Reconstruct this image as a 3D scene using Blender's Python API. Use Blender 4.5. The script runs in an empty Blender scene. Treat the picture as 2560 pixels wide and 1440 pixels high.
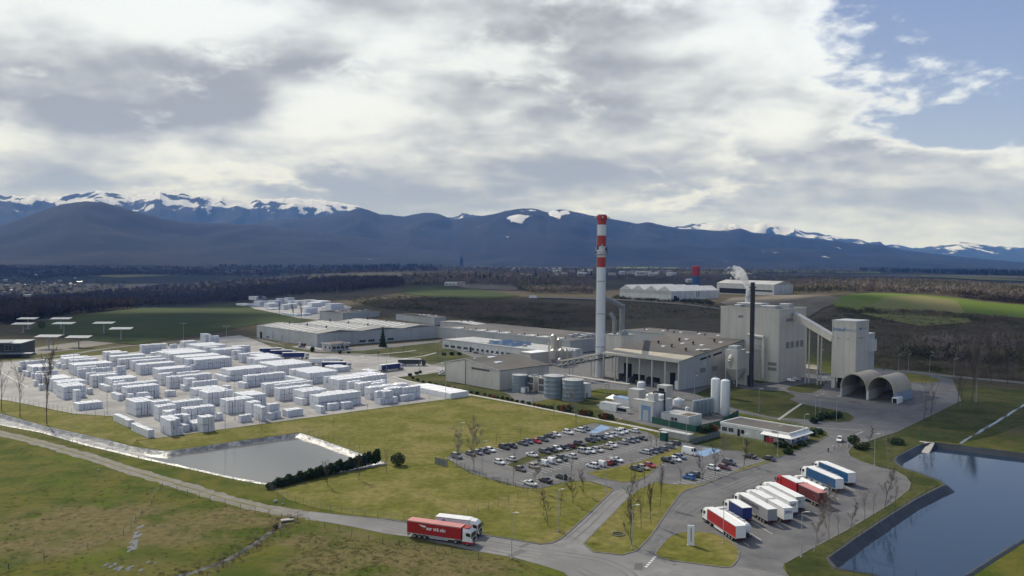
import bpy, bmesh, math, random
import numpy as np
from mathutils import Vector, Matrix, noise
from mathutils.geometry import tessellate_polygon, delaunay_2d_cdt
random.seed(7); rng = np.random.default_rng(7)
sc = bpy.context.scene
col = sc.collection
R = math.radians
# ------------------------------------------------------------------ camera
CAM_H, FPX, CX, CY = 64.0, 2000.0, 1280.0, 720.0          # drone height (m), focal length in px of the 2560 wide photo
PITCH, ROLL = math.atan(68 / FPX), R(0.5)
fw = np.array([0, math.cos(PITCH), -math.sin(PITCH)])
up0 = np.array([0, math.sin(PITCH), math.cos(PITCH)]); r0 = np.array([1.0, 0, 0])
RT = r0 * math.cos(ROLL) + up0 * math.sin(ROLL); UP = -r0 * math.sin(ROLL) + up0 * math.cos(ROLL)
cam_d = bpy.data.cameras.new('camera'); cam = bpy.data.objects.new('camera', cam_d); col.objects.link(cam)
cam_d.sensor_width = 36; cam_d.lens = 36 * FPX / 2560; cam_d.clip_start = 1; cam_d.clip_end = 120000
M = Matrix(((RT[0], UP[0], -fw[0], 0), (RT[1], UP[1], -fw[1], 0), (RT[2], UP[2], -fw[2], CAM_H), (0, 0, 0, 1)))
cam.matrix_world = M
sc.camera = cam
# ------------------------------------------------------------------ sky
SUN_EL, SUN_AZ = R(43), R(-38)        # azimuth clockwise from +Y
world = bpy.data.worlds.new('World'); sc.world = world; world.use_nodes = True
wn, wl = world.node_tree.nodes, world.node_tree.links
wn.clear()
def N(tree, typ, **kw):
    n = tree.nodes.new(typ)
    for k, v in kw.items():
        if k.startswith('i_'):
            n.inputs[k[2:].replace('_', ' ')].default_value = v
        else: setattr(n, k, v)
    return n
def math_node(tree, op, a, b=None, c=None, clamp=False):
    n = tree.nodes.new('ShaderNodeMath'); n.operation = op; n.use_clamp = clamp
    for i, v in enumerate((a, b, c)):
        if v is None: continue
        if isinstance(v, (int, float)): n.inputs[i].default_value = v
        else: tree.links.new(v, n.inputs[i])
    return n.outputs[0]
def smooth(tree, x, a, b, lo=0.0, hi=1.0):
    n = tree.nodes.new('ShaderNodeMapRange'); n.interpolation_type = 'SMOOTHSTEP'
    tree.links.new(x, n.inputs['Value'])
    n.inputs['From Min'].default_value = a; n.inputs['From Max'].default_value = b
    n.inputs['To Min'].default_value = lo; n.inputs['To Max'].default_value = hi
    return n.outputs['Result']
def mixc(tree, f, a, b):
    n = tree.nodes.new('ShaderNodeMix'); n.data_type = 'RGBA'
    for sock, v in ((n.inputs['Factor'], f), (n.inputs['A'], a), (n.inputs['B'], b)):
        if isinstance(v, (int, float)): sock.default_value = v
        elif isinstance(v, tuple): sock.default_value = v if len(v) == 4 else (*v, 1)
        else: tree.links.new(v, sock)
    return n.outputs['Result']
T = world.node_tree
sky = N(T, 'ShaderNodeTexSky', sky_type='NISHITA', sun_disc=False)
sky.sun_elevation = SUN_EL; sky.sun_rotation = SUN_AZ % (2 * math.pi); sky.altitude = 500; sky.air_density = 1.0; sky.dust_density = 0.6; sky.ozone_density = 4.0
tc = N(T, 'ShaderNodeTexCoord'); sep = N(T, 'ShaderNodeSeparateXYZ'); wl.new(tc.outputs['Generated'], sep.inputs[0])
dx, dy, dz = sep.outputs
# a cloud layer seen in perspective: direction projected on a flat layer above the ground
zc = math_node(T, 'ADD', math_node(T, 'MAXIMUM', dz, 0.0), 0.30)
px_ = math_node(T, 'DIVIDE', dx, zc); py_ = math_node(T, 'DIVIDE', dy, zc)
def cloud_noise(ox, oy, scale, detail, rough, seed, dist=0.0, kx=1.0, ky=1.0):
    cb = N(T, 'ShaderNodeCombineXYZ')
    wl.new(math_node(T, 'MULTIPLY_ADD', px_, kx, ox), cb.inputs[0]); wl.new(math_node(T, 'MULTIPLY_ADD', py_, ky, oy), cb.inputs[1]); cb.inputs[2].default_value = seed
    nz = N(T, 'ShaderNodeTexNoise'); nz.inputs['Scale'].default_value = scale; nz.inputs['Detail'].default_value = detail
    nz.inputs['Roughness'].default_value = rough; nz.inputs['Distortion'].default_value = dist
    wl.new(cb.outputs[0], nz.inputs['Vector']); return nz.outputs['Fac']
# azimuth of a direction (0 = straight ahead of the plant, positive to the west)
azi = math_node(T, 'ARCTAN2', dx, dy)
gap = math_node(T, 'MULTIPLY', smooth(T, math_node(T, 'ADD', azi, math_node(T, 'MULTIPLY', dz, 0.35)), 0.33, 0.58), smooth(T, dz, 0.075, 0.165))      # the blue opening in the west
gap2 = smooth(T, dz, 0.27, 0.36)                                                             # the deck breaks up overhead
n_a = cloud_noise(3.1, 1.7, 2.1, 10, 0.58, 2.3, 0.2)
n_b = cloud_noise(0.4, 5.2, 7.5, 9, 0.6, 7.7, 0.15)
dens = math_node(T, 'ADD', math_node(T, 'MULTIPLY', n_a, 0.70), math_node(T, 'MULTIPLY', n_b, 0.30))
thr = math_node(T, 'ADD', math_node(T, 'MULTIPLY', gap, 0.285), math_node(T, 'ADD', math_node(T, 'MULTIPLY', gap2, 0.10), 0.32))
body = math_node(T, 'SUBTRACT', dens, thr)
cover = smooth(T, body, -0.02, 0.06)
# thickness: broad dark bases with brighter rims and gaps between them
n_s = cloud_noise(4.35, 2.9, 2.2, 8, 0.50, 4.1, 0.1, 0.85, 1.2)
n_f = cloud_noise(6.9, 2.1, 6.2, 7, 0.54, 9.6, 0.15)
n_h = cloud_noise(2.2, 7.1, 0.5, 3, 0.5, 12.5)
thick = math_node(T, 'ADD', math_node(T, 'MULTIPLY', n_s, 0.62), math_node(T, 'ADD', math_node(T, 'MULTIPLY', n_f, 0.26), math_node(T, 'MULTIPLY', n_h, 0.12)))
low = smooth(T, dz, 0.03, 0.20, 0.030, -0.022)                                               # bases seen edge-on near the horizon
thick = math_node(T, 'ADD', thick, low)
def lump(az0, dz0, ra, rd):
    a = math_node(T, 'DIVIDE', math_node(T, 'SUBTRACT', azi, az0), ra); d = math_node(T, 'DIVIDE', math_node(T, 'SUBTRACT', dz, dz0), rd)
    return smooth(T, math_node(T, 'ADD', math_node(T, 'MULTIPLY', a, a), math_node(T, 'MULTIPLY', d, d)), 0.0, 1.5, 1.0, 0.0)
for (az0, dz0, ra, rd, w) in ((-0.44, 0.195, 0.20, 0.050, 0.085), (0.12, 0.205, 0.20, 0.055, 0.085), (0.07, 0.285, 0.16, 0.035, 0.06), (-0.05, 0.095, 0.45, 0.028, 0.05), (-0.52, 0.155, 0.14, 0.018, 0.06), (0.40, 0.075, 0.30, 0.022, 0.04), (-0.33, 0.265, 0.22, 0.030, -0.07), (-0.20, 0.175, 0.10, 0.05, -0.05), (0.33, 0.22, 0.10, 0.07, -0.06), (-0.45, 0.115, 0.2, 0.018, -0.05)):
    thick = math_node(T, 'ADD', thick, math_node(T, 'MULTIPLY', lump(az0, dz0, ra, rd), w))      # heavier and thinner parts of the deck
shade = smooth(T, thick, 0.37, 0.625)
edge = smooth(T, body, 0.02, 0.15)
shade = math_node(T, 'MULTIPLY', shade, edge)
cl_col = mixc(T, shade, (0.90, 0.985, 1.11), (0.355, 0.385, 0.44))
horiz = smooth(T, dz, 0.0, 0.10, 1.0, 0.0)
cl_col = mixc(T, math_node(T, 'MULTIPLY', horiz, 0.62), cl_col, (0.62, 0.73, 0.93))
bg_sky = N(T, 'ShaderNodeBackground'); bg_sky.inputs['Strength'].default_value = 0.10
tint = N(T, 'ShaderNodeMix', data_type='RGBA', blend_type='MULTIPLY'); tint.inputs['Factor'].default_value = 1.0; tint.inputs['B'].default_value = (1.42, 1.10, 1.08, 1)
wl.new(sky.outputs[0], tint.inputs['A']); wl.new(tint.outputs['Result'], bg_sky.inputs['Color'])
bg_cl = N(T, 'ShaderNodeBackground'); bg_cl.inputs['Strength'].default_value = 1.05; wl.new(cl_col, bg_cl.inputs['Color'])
mx = N(T, 'ShaderNodeMixShader'); wl.new(cover, mx.inputs[0]); wl.new(bg_sky.outputs[0], mx.inputs[1]); wl.new(bg_cl.outputs[0], mx.inputs[2])
wo = N(T, 'ShaderNodeOutputWorld'); wl.new(mx.outputs[0], wo.inputs['Surface'])
world.cycles.sampling_method = 'MANUAL'; world.cycles.sample_map_resolution = 512
# ------------------------------------------------------------------ sun
sun_d = bpy.data.lights.new('sun', 'SUN'); sun = bpy.data.objects.new('sun', sun_d); col.objects.link(sun)
sun_d.energy = 4.0; sun_d.angle = R(0.6); sun_d.color = (1.0, 0.95, 0.87)
to_sun = Vector((math.sin(SUN_AZ) * math.cos(SUN_EL), math.cos(SUN_AZ) * math.cos(SUN_EL), math.sin(SUN_EL)))
sun.rotation_euler = to_sun.to_track_quat('Z', 'Y').to_euler(); sun.location = (0, 0, 300)
# ------------------------------------------------------------------ exposure
sc.view_settings.view_transform = 'Standard'; sc.view_settings.look = 'None'; sc.view_settings.gamma = 1; sc.view_settings.use_curve_mapping = False
sc.view_settings.exposure = 0.0
sc.render.engine = 'CYCLES'; sc.cycles.use_denoising = True; sc.cycles.max_bounces = 5; sc.cycles.diffuse_bounces = 2; sc.cycles.glossy_bounces = 2
sc.cycles.transparent_max_bounces = 8; sc.cycles.volume_bounces = 3; sc.cycles.caustics_reflective = False; sc.cycles.caustics_refractive = False
sc.cycles.use_light_tree = False
# ------------------------------------------------------------------ pixel -> place
def smst(x, a, b):
    t = min(1.0, max(0.0, (x - a) / (b - a))); return t * t * (3 - 2 * t)
def ground_z(x, y):
    """height of the land: flat round the plant, a plateau behind it, a valley to the far left"""
    if y < 600: return 0.0
    u = x / y
    if abs(u) > 1.05: return 0.0
    f = 1 - smst(abs(u), 0.85, 1.0)
    z = 15 * smst(u, -0.30, -0.10) * smst(y, 640, 980)
    z += 10 * smst(u, 0.30, 0.45) * smst(y, 700, 1000) * (1 - smst(y, 1500, 2400))
    z -= 45 * smst(-u, 0.20, 0.45) * smst(y, 950, 1700) * (1 - smst(y, 3000, 5000))
    z += 3.0 * smst(y, 700, 900) * noise.noise(Vector((x / 260, y / 260, 1.3)))
    return z * f
def ray(px, py):
    return fw + RT * ((px - CX) / FPX) - UP * ((py - CY) / FPX)
def P(px, py, z=0.0):
    d = ray(px, py); t = (z - CAM_H) / d[2]
    return Vector((d[0] * t, d[1] * t, z))
def Pg(px, py):
    p = P(px, py)
    for _ in range(18):
        z = 0.5 * p.z + 0.5 * ground_z(p.x, p.y) if _ < 12 else ground_z(p.x, p.y)
        p = P(px, py, z)
    return p
def proj(p):
    v = np.array([p[0], p[1], p[2] - CAM_H]); c = v @ fw
    return CX + FPX * (v @ RT) / c, CY - FPX * (v @ UP) / c
def z_at(p, py):
    """height above point p whose picture row is py"""
    lo, hi = -5.0, 140.0
    for _ in range(40):
        m = (lo + hi) / 2
        if proj((p[0], p[1], m))[1] > py: lo = m
        else: hi = m
    return lo
SITE = R(44)                              # the plant's grid
AX = Vector((math.cos(SITE), math.sin(SITE), 0)); BX = Vector((math.cos(SITE - math.pi / 2), math.sin(SITE - math.pi / 2), 0))
def reach(p, d, px):
    """how far to go from p along d until the picture column is px"""
    lo, hi = 0.0, 400.0
    s = proj(p + d * 0.5)[0] > proj(p)[0]
    for _ in range(45):
        m = (lo + hi) / 2
        if (proj(p + d * m)[0] < px) == s: lo = m
        else: hi = m
    return lo
# ------------------------------------------------------------------ object helpers
def tag(o, label=None, cat=None, group=None, kind=None):
    if label: o['label'] = label
    if cat: o['category'] = cat
    if group: o['group'] = group
    if kind: o['kind'] = kind
    return o
def empty(name, loc=(0, 0, 0), rz=0.0, label=None, cat=None, group=None):
    o = bpy.data.objects.new(name, None); col.objects.link(o); o.location = loc; o.rotation_euler = (0, 0, rz); o.empty_display_size = 0.5
    return tag(o, label, cat, group)
class MB:
    """collects shapes of ONE thing or part"""
    def __init__(s): s.v = []; s.f = []; s.m = []
    def add(s, vs, fs, mi=0):
        k = len(s.v); s.v += [tuple(v) for v in vs]; s.f += [tuple(i + k for i in f) for f in fs]; s.m += [mi] * len(fs); return s
    def box(s, x0, x1, y0, y1, z0, z1, mi=0):
        return s.add([(x0, y0, z0), (x1, y0, z0), (x1, y1, z0), (x0, y1, z0), (x0, y0, z1), (x1, y0, z1), (x1, y1, z1), (x0, y1, z1)],
                     [(3, 2, 1, 0), (4, 5, 6, 7), (0, 1, 5, 4), (1, 2, 6, 5), (2, 3, 7, 6), (3, 0, 4, 7)], mi)
    def bbox(s, x0, x1, y0, y1, z0, z1, b=0.05, mi=0):
        """box with chamfered vertical and top edges"""
        ring = lambda d, z: [(x0 + d + b, y0 + d, z), (x1 - d - b, y0 + d, z), (x1 - d, y0 + d + b, z), (x1 - d, y1 - d - b, z), (x1 - d - b, y1 - d, z), (x0 + d + b, y1 - d, z), (x0 + d, y1 - d - b, z), (x0 + d, y0 + d + b, z)]
        vs = ring(0, z0) + ring(0, z1 - b) + ring(b, z1)
        fs = [tuple(range(7, -1, -1)), tuple(range(16, 24))]
        for k in (0, 8):
            for i in range(8): fs.append((k + i, k + (i + 1) % 8, k + 8 + (i + 1) % 8, k + 8 + i))
        return s.add(vs, fs, mi)
    def prism(s, poly, z0, z1, mi=0, top_only=False):
        n = len(poly); area = sum(poly[i][0] * poly[(i + 1) % n][1] - poly[(i + 1) % n][0] * poly[i][1] for i in range(n))
        if area < 0: poly = poly[::-1]
        tris = tessellate_polygon([[Vector((p[0], p[1], 0)) for p in poly]])
        fix = []
        for t in tris:
            a, b, c = [poly[i] for i in t]
            cr = (b[0] - a[0]) * (c[1] - a[1]) - (b[1] - a[1]) * (c[0] - a[0])
            if abs(cr) < 1e-9: continue
            fix.append(t if cr > 0 else t[::-1])
        s.add([(p[0], p[1], z1) for p in poly], fix, mi)
        if not top_only:
            s.add([(p[0], p[1], z0) for p in poly] + [(p[0], p[1], z1) for p in poly], [(i, (i + 1) % n, n + (i + 1) % n, n + i) for i in range(n)], mi)
        return s
    def cyl(s, p0, p1, r0, r1=None, n=12, mi=0, cap=True):
        r1 = r0 if r1 is None else r1
        p0, p1 = Vector(p0), Vector(p1); d = (p1 - p0)
        q = d.to_track_quat('Z', 'Y').to_matrix()
        vs = []
        for p, r in ((p0, r0), (p1, r1)):
            for i in range(n):
                a = 2 * math.pi * i / n; vs.append(p + q @ Vector((r * math.cos(a), r * math.sin(a), 0)))
        fs = [(i, (i + 1) % n, n + (i + 1) % n, n + i) for i in range(n)]
        if cap: fs += [tuple(range(n - 1, -1, -1)), tuple(range(n, 2 * n))]
        return s.add(vs, fs, mi)
    def lathe(s, prof, cx=0, cy=0, n=20, mi=0):
        """prof = [(radius, z), ...] bottom to top"""
        vs = []; fs = []
        for r, z in prof:
            for i in range(n):
                a = 2 * math.pi * i / n; vs.append((cx + r * math.cos(a), cy + r * math.sin(a), z))
        for k in range(len(prof) - 1):
            for i in range(n): fs.append((k * n + i, k * n + (i + 1) % n, (k + 1) * n + (i + 1) % n, (k + 1) * n + i))
        fs += [tuple(range(n - 1, -1, -1)), tuple(range((len(prof) - 1) * n, len(prof) * n))]
        return s.add(vs, fs, mi)
    def bar(s, p0, p1, w, h=None, mi=0):
        """square bar between two points"""
        h = h or w; p0, p1 = Vector(p0), Vector(p1); d = (p1 - p0).normalized()
        up = Vector((0, 0, 1)) if abs(d.z) < 0.95 else Vector((1, 0, 0))
        a = d.cross(up).normalized() * w / 2; b = a.cross(d).normalized() * h / 2
        vs = [p + sa * a + sb * b for p in (p0, p1) for sa, sb in ((-1, -1), (1, -1), (1, 1), (-1, 1))]
        return s.add(vs, [(0, 1, 2, 3), (7, 6, 5, 4), (0, 4, 5, 1), (1, 5, 6, 2), (2, 6, 7, 3), (3, 7, 4, 0)], mi)
    def mesh(s, name, mats, smooth_=False):
        me = bpy.data.meshes.new(name); me.from_pydata(s.v, [], s.f)
        for m in (mats if isinstance(mats, (list, tuple)) else [mats]): me.materials.append(m)
        if any(s.m): me.polygons.foreach_set('material_index', s.m)
        if smooth_:
            me.polygons.foreach_set('use_smooth', [True] * len(me.polygons))
            try: me.set_sharp_from_angle(angle=R(35))
            except Exception: pass
        me.update(); return me
    def build(s, name, mats, parent=None, smooth_=False, loc=None, rz=0.0):
        return put(name, s.mesh(name, mats, smooth_), parent, loc, rz)
def put(name, me, parent=None, loc=None, rz=0.0, mat=None):
    o = bpy.data.objects.new(name, me); col.objects.link(o)
    if parent: o.parent = parent
    if loc is not None: o.location = loc
    if rz: o.rotation_euler = (0, 0, rz)
    if mat:
        o.material_slots[0].link = 'OBJECT'; o.material_slots[0].material = mat
    return o
def copy_tree(o, parent=None):
    c = o.copy(); col.objects.link(c); c.parent = parent
    for ch in o.children: copy_tree(ch, c)
    return c
ORD = ['first', 'second', 'third', 'fourth', 'fifth', 'sixth', 'seventh', 'eighth', 'ninth', 'tenth', 'eleventh', 'twelfth', 'thirteenth', 'fourteenth', 'fifteenth', 'sixteenth', 'seventeenth', 'eighteenth', 'nineteenth', 'twentieth', '21st', '22nd', '23rd', '24th', '25th', '26th', '27th', '28th', '29th', '30th', '31st', '32nd', '33rd', '34th', '35th', '36th', '37th', '38th', '39th', '40th']
def catmull(pts, k=4, closed=True):
    n = len(pts); out = []
    rngi = range(n) if closed else range(n - 1)
    for i in rngi:
        p = [Vector(pts[(i + j) % n][:2] if closed else pts[min(max(i + j, 0), n - 1)][:2]) for j in (-1, 0, 1, 2)]
        for t in [a / k for a in range(k)]:
            out.append(tuple(0.5 * ((2 * p[1]) + (p[2] - p[0]) * t + (2 * p[0] - 5 * p[1] + 4 * p[2] - p[3]) * t * t + (3 * p[1] - p[0] - 3 * p[2] + p[3]) * t ** 3)))
    if not closed: out.append(tuple(Vector(pts[-1][:2])))
    return out
def px_poly(pp): return [tuple(P(*p)[:2]) for p in pp]
def sheet(name, poly, z, m, kind='structure'):
    return tag(MB().prism(poly, 0, z, top_only=True).build(name, m), kind=kind)
def inside(x, y, poly):
    c = False; n = len(poly); j = n - 1
    for i in range(n):
        xi, yi = poly[i][0], poly[i][1]; xj, yj = poly[j][0], poly[j][1]
        if (yi > y) != (yj > y) and x < (xj - xi) * (y - yi) / (yj - yi + 1e-12) + xi: c = not c
        j = i
    return c
def strip(pts, w, z0, z1, closed=False, off=0.0):
    """a band along a polyline as an MB"""
    mb = MB(); n = len(pts); L = []
    for i in range(n):
        a = Vector(pts[(i - 1) % n][:2]) if (closed or i > 0) else Vector(pts[i][:2]); b = Vector(pts[(i + 1) % n][:2]) if (closed or i < n - 1) else Vector(pts[i][:2])
        d = (b - a); d = d.normalized() if d.length > 1e-6 else Vector((1, 0)); nn = Vector((-d.y, d.x)); p = Vector(pts[i][:2]) + nn * off
        L.append((p - nn * w / 2, p + nn * w / 2))
    vs = []
    for a, b in L: vs += [(a.x, a.y, z0), (b.x, b.y, z0), (b.x, b.y, z1), (a.x, a.y, z1)]
    fs = []
    for i in range(n if closed else n - 1):
        k, q = 4 * i, 4 * ((i + 1) % n)
        fs += [(k + 3, q + 3, q + 2, k + 2)[::-1], (k, q, q + 3, k + 3), (k + 1, k + 2, q + 2, q + 1)]
    return mb.add(vs, fs)
# ------------------------------------------------------------------ materials
def mat(name, c1, c2=None, *a_, fine=None, **k_):
    m = mat0(name, c1, c2, *a_, **k_)
    if fine:                      # small scale mottling of the surface colour
        t = m.node_tree; b = t.nodes['Principled BSDF']; lk = b.inputs['Base Color'].links
        n = N(t, 'ShaderNodeTexNoise'); n.inputs['Scale'].default_value = fine[0]; n.inputs['Detail'].default_value = 9; n.inputs['Roughness'].default_value = .7
        mp = N(t, 'ShaderNodeMapping'); mp.inputs['Scale'].default_value = fine[3] if len(fine) > 3 else (1, 1, 1)
        t.links.new(N(t, 'ShaderNodeNewGeometry').outputs['Position'] if k_.get('world_co') else N(t, 'ShaderNodeTexCoord').outputs['Object'], mp.inputs['Vector']); t.links.new(mp.outputs[0], n.inputs['Vector'])
        f = smooth(t, n.outputs['Fac'], .3, .7, fine[1], fine[2]); mx_ = N(t, 'ShaderNodeMix', data_type='RGBA', blend_type='MULTIPLY'); mx_.inputs['Factor'].default_value = 1
        if lk: t.links.new(lk[0].from_socket, mx_.inputs['A'])
        else: mx_.inputs['A'].default_value = (*c1, 1)
        t.links.new(f, mx_.inputs['B']); t.links.new(mx_.outputs['Result'], b.inputs['Base Color'])
    return m
def mat0(name, c1, c2=None, scale=1.0, rough=0.7, metal=0.0, bump=0.0, bscale=None, spec=0.5, detail=6, world_co=False, c3=None, scale3=0.1, emit=None, lo=0.35, hi=0.65, coat=0.0, stretch=None):
    m = bpy.data.materials.new(name); m.use_nodes = True; t = m.node_tree; b = t.nodes['Principled BSDF']
    b.inputs['Roughness'].default_value = rough; b.inputs['Metallic'].default_value = metal; b.inputs['Specular IOR Level'].default_value = spec
    b.inputs['Coat Weight'].default_value = coat
    b.inputs['Base Color'].default_value = (*c1, 1)
    co = None
    if c2 or bump:
        if world_co: co = N(t, 'ShaderNodeNewGeometry').outputs['Position']
        else: co = N(t, 'ShaderNodeTexCoord').outputs['Object']
        if stretch:
            mp = N(t, 'ShaderNodeMapping'); mp.inputs['Scale'].default_value = stretch; t.links.new(co, mp.inputs['Vector']); co = mp.outputs[0]
    def nz(s, d=detail, r=0.6):
        n = N(t, 'ShaderNodeTexNoise'); n.inputs['Scale'].default_value = s; n.inputs['Detail'].default_value = d; n.inputs['Roughness'].default_value = r
        t.links.new(co, n.inputs['Vector']); return n.outputs['Fac']
    if c2:
        out = mixc(t, smooth(t, nz(scale), lo, hi), (*c1, 1), (*c2, 1))
        if c3: out = mixc(t, smooth(t, nz(scale3, 7, 0.65), 0.47, 0.62), out, (*c3, 1))
        t.links.new(out, b.inputs['Base Color'])
    if bump:
        bp = N(t, 'ShaderNodeBump'); bp.inputs['Strength'].default_value = 1.0; bp.inputs['Distance'].default_value = bump
        t.links.new(nz(bscale or scale, 8), bp.inputs['Height']); t.links.new(bp.outputs[0], b.inputs['Normal'])
    if emit:
        b.inputs['Emission Color'].default_value = (*emit[0], 1); b.inputs['Emission Strength'].default_value = emit[1]
    return m
def wet(m): return m
K = {}
K['asphalt'] = mat('asphalt', (0.095, 0.095, 0.097), (0.130, 0.128, 0.125), 0.12, 0.85, bump=0.01, bscale=4, world_co=True, c3=(0.085, 0.085, 0.09), scale3=0.035, fine=(.16, .80, 1.12))
K['asphalt_yard'] = mat('asphalt_yard', (0.26, 0.25, 0.24), (0.31, 0.30, 0.285), 0.15, 0.85, bump=0.01, bscale=4, world_co=True, c3=(0.20, 0.195, 0.19), scale3=0.05, fine=(.2, .78, 1.12))
K['asphalt_worn_lit'] = mat('worn_lit_asphalt', (0.165, 0.163, 0.158), (0.20, 0.197, 0.19), 0.10, 0.85, bump=0.01, bscale=4, world_co=True, c3=(0.135, 0.133, 0.13), scale3=0.05, fine=(.2, .82, 1.12))  # worn asphalt; sunlight outside the cloud shade is put into its lighter tone
K['asphalt_track'] = mat('tyre_worn_asphalt', (0.098, 0.097, 0.096), (0.15, 0.148, 0.145), 0.08, 0.8, world_co=True, lo=.3, hi=.7)
K['asphalt_dark'] = mat('asphalt_dark', (0.085, 0.085, 0.09), (0.12, 0.118, 0.116), 0.2, 0.85, bump=0.01, bscale=4, world_co=True)
K['gravel'] = mat('gravel', (0.135, 0.125, 0.105), (0.195, 0.182, 0.158), 0.35, 0.9, bump=0.03, bscale=3, world_co=True, c3=(0.15, 0.145, 0.09), scale3=0.12)
K['concrete'] = mat('concrete', (0.42, 0.40, 0.37), (0.33, 0.32, 0.30), 0.8, 0.85, world_co=True)
K['kerb'] = mat('kerb', (0.15, 0.145, 0.135), (0.11, 0.105, 0.10), 0.5, 0.85, world_co=True)
K['paint'] = mat('road_paint', (0.75, 0.75, 0.73), (0.55, 0.55, 0.54), 2.0, 0.7, world_co=True)
K['bluepaint'] = mat('blue_paint', (0.14, 0.24, 0.40), (0.20, 0.31, 0.46), 0.5, 0.7, world_co=True)
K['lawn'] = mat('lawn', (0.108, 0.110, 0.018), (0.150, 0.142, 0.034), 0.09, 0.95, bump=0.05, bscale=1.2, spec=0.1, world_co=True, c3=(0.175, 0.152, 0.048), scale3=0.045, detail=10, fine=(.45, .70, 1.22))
K['lawn_shady'] = mat('lawn_green_shaded', (0.032, 0.043, 0.009), (0.060, 0.066, 0.016), 0.08, 0.95, bump=0.05, bscale=1.2, spec=0.1, world_co=True, c3=(0.078, 0.076, 0.024), scale3=0.05, detail=9, fine=(.45, .70, 1.22))  # greener lawn, darkened so that the cloud shade is in its colour
K['crop'] = mat('crop_green', (0.10, 0.15, 0.020), (0.125, 0.165, 0.03), 0.01, 0.95, spec=0.1, world_co=True, c3=(0.17, 0.165, 0.06), scale3=0.006, stretch=(1, 0.35, 1))
K['crop_dark'] = mat('crop_dark', (0.030, 0.048, 0.010), (0.046, 0.062, 0.013), 0.012, 0.95, spec=0.1, world_co=True)
K['crop_pale'] = mat('crop_pale', (0.16, 0.165, 0.055), (0.20, 0.18, 0.075), 0.01, 0.95, spec=0.1, world_co=True, stretch=(1, 0.3, 1))
K['earth'] = mat('bare_earth', (0.13, 0.11, 0.082), (0.19, 0.165, 0.13), 0.03, 0.95, spec=0.1, world_co=True)
K['white'] = mat('white_paint', (0.72, 0.72, 0.70), (0.66, 0.655, 0.63), 0.3, 0.5)
K['film'] = mat('white_wrap_film', (0.74, 0.75, 0.77), (0.62, 0.64, 0.675), 0.9, 0.36, bump=0.03, bscale=2.5)
K['tarp'] = mat('white_tarp', (0.82, 0.82, 0.82), (0.76, 0.76, 0.77), 0.3, 0.5, bump=0.03, bscale=0.7)
K['clad'] = mat('grey_cladding', (0.45, 0.46, 0.455), (0.39, 0.40, 0.395), 0.06, 0.6, fine=(.35, .88, 1.05, (1, 1, .10)))
K['clad_cream'] = mat('cream_cladding', (0.56, 0.535, 0.475), (0.50, 0.475, 0.42), 0.07, 0.6, fine=(.35, .88, 1.05, (1, 1, .10)))
K['clad_white'] = mat('white_cladding', (0.62, 0.62, 0.60), (0.55, 0.55, 0.53), 0.12, 0.55, fine=(.4, .80, 1.06, (1, 1, .10)))
K['clad_dark'] = mat('dark_cladding', (0.018, 0.022, 0.026), (0.03, 0.034, 0.038), 0.2, 0.5)
K['roof'] = mat('dark_roof_felt', (0.078, 0.070, 0.062), (0.115, 0.105, 0.094), 0.06, 0.85, c3=(0.062, 0.058, 0.053), scale3=0.03)
K['roof_mid'] = mat('grey_roof_sheet', (0.17, 0.17, 0.165), (0.22, 0.22, 0.21), 0.06, 0.7, c3=(.14, .14, .135), scale3=.05)
K['roof_light'] = mat('light_roof_sheet', (0.33, 0.33, 0.32), (0.40, 0.40, 0.385), 0.05, 0.6)
K['skylight'] = mat('translucent_skylight_sheet', (0.60, 0.60, 0.585), (0.50, 0.50, 0.49), 0.2, 0.35)
K['skyblue'] = mat('blue_skylight_sheet', (0.20, 0.27, 0.36), (0.25, 0.32, 0.41), 0.3, 0.3)
K['canopy'] = mat('canopy_sheet', (0.42, 0.37, 0.28), (0.36, 0.32, 0.245), 0.1, 0.6)
K['seam'] = mat('wall_seam', (0.36, 0.36, 0.345), rough=0.7)
K['glass'] = mat('window_glass', (0.015, 0.018, 0.022), rough=0.12, spec=0.7)
K['glass_car'] = mat('car_glass', (0.012, 0.014, 0.016), rough=0.06, spec=0.8)
K['frame'] = mat('window_frame', (0.45, 0.45, 0.45), rough=0.5)
K['louvre'] = mat('louvre', (0.17, 0.17, 0.165), rough=0.6)
K['black'] = mat('black_metal', (0.012, 0.012, 0.013), (0.02, 0.02, 0.02), 0.4, 0.5)
K['void'] = mat('dark_interior', (0.010, 0.010, 0.010), rough=0.9)
K['steel'] = mat('stainless_steel', (0.46, 0.44, 0.41), (0.38, 0.37, 0.35), 0.5, 0.45, metal=0.55)
K['duct'] = mat('grey_duct', (0.24, 0.25, 0.26), (0.19, 0.20, 0.21), 0.6, 0.55)
K['galv'] = mat('galvanised_steel', (0.40, 0.41, 0.42), (0.33, 0.34, 0.35), 1.0, 0.6, metal=0.15)
K['pipe'] = mat('painted_pipe', (0.40, 0.38, 0.34), rough=0.5)
K['tank'] = mat('blue_grey_tank', (0.20, 0.245, 0.275), (0.16, 0.20, 0.23), 0.25, 0.45, stretch=(1, 1, 0.15))
K['tankroof'] = mat('tank_roof', (0.42, 0.43, 0.43), (0.36, 0.37, 0.37), 0.5, 0.6)
K['ch_white'] = mat('chimney_white', (0.60, 0.63, 0.66), (0.52, 0.55, 0.58), 0.25, 0.55, stretch=(1, 1, 0.2))
K['ch_red'] = mat('chimney_red', (0.36, 0.030, 0.02), (0.28, 0.027, 0.02), 0.3, 0.55)
K['red'] = mat('red_paint', (0.36, 0.010, 0.012), (0.30, 0.009, 0.011), 0.3, 0.45)
K['redroof'] = mat('faded_red_roof', (0.50, 0.20, 0.18), (0.44, 0.16, 0.15), 0.4, 0.6)
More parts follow.
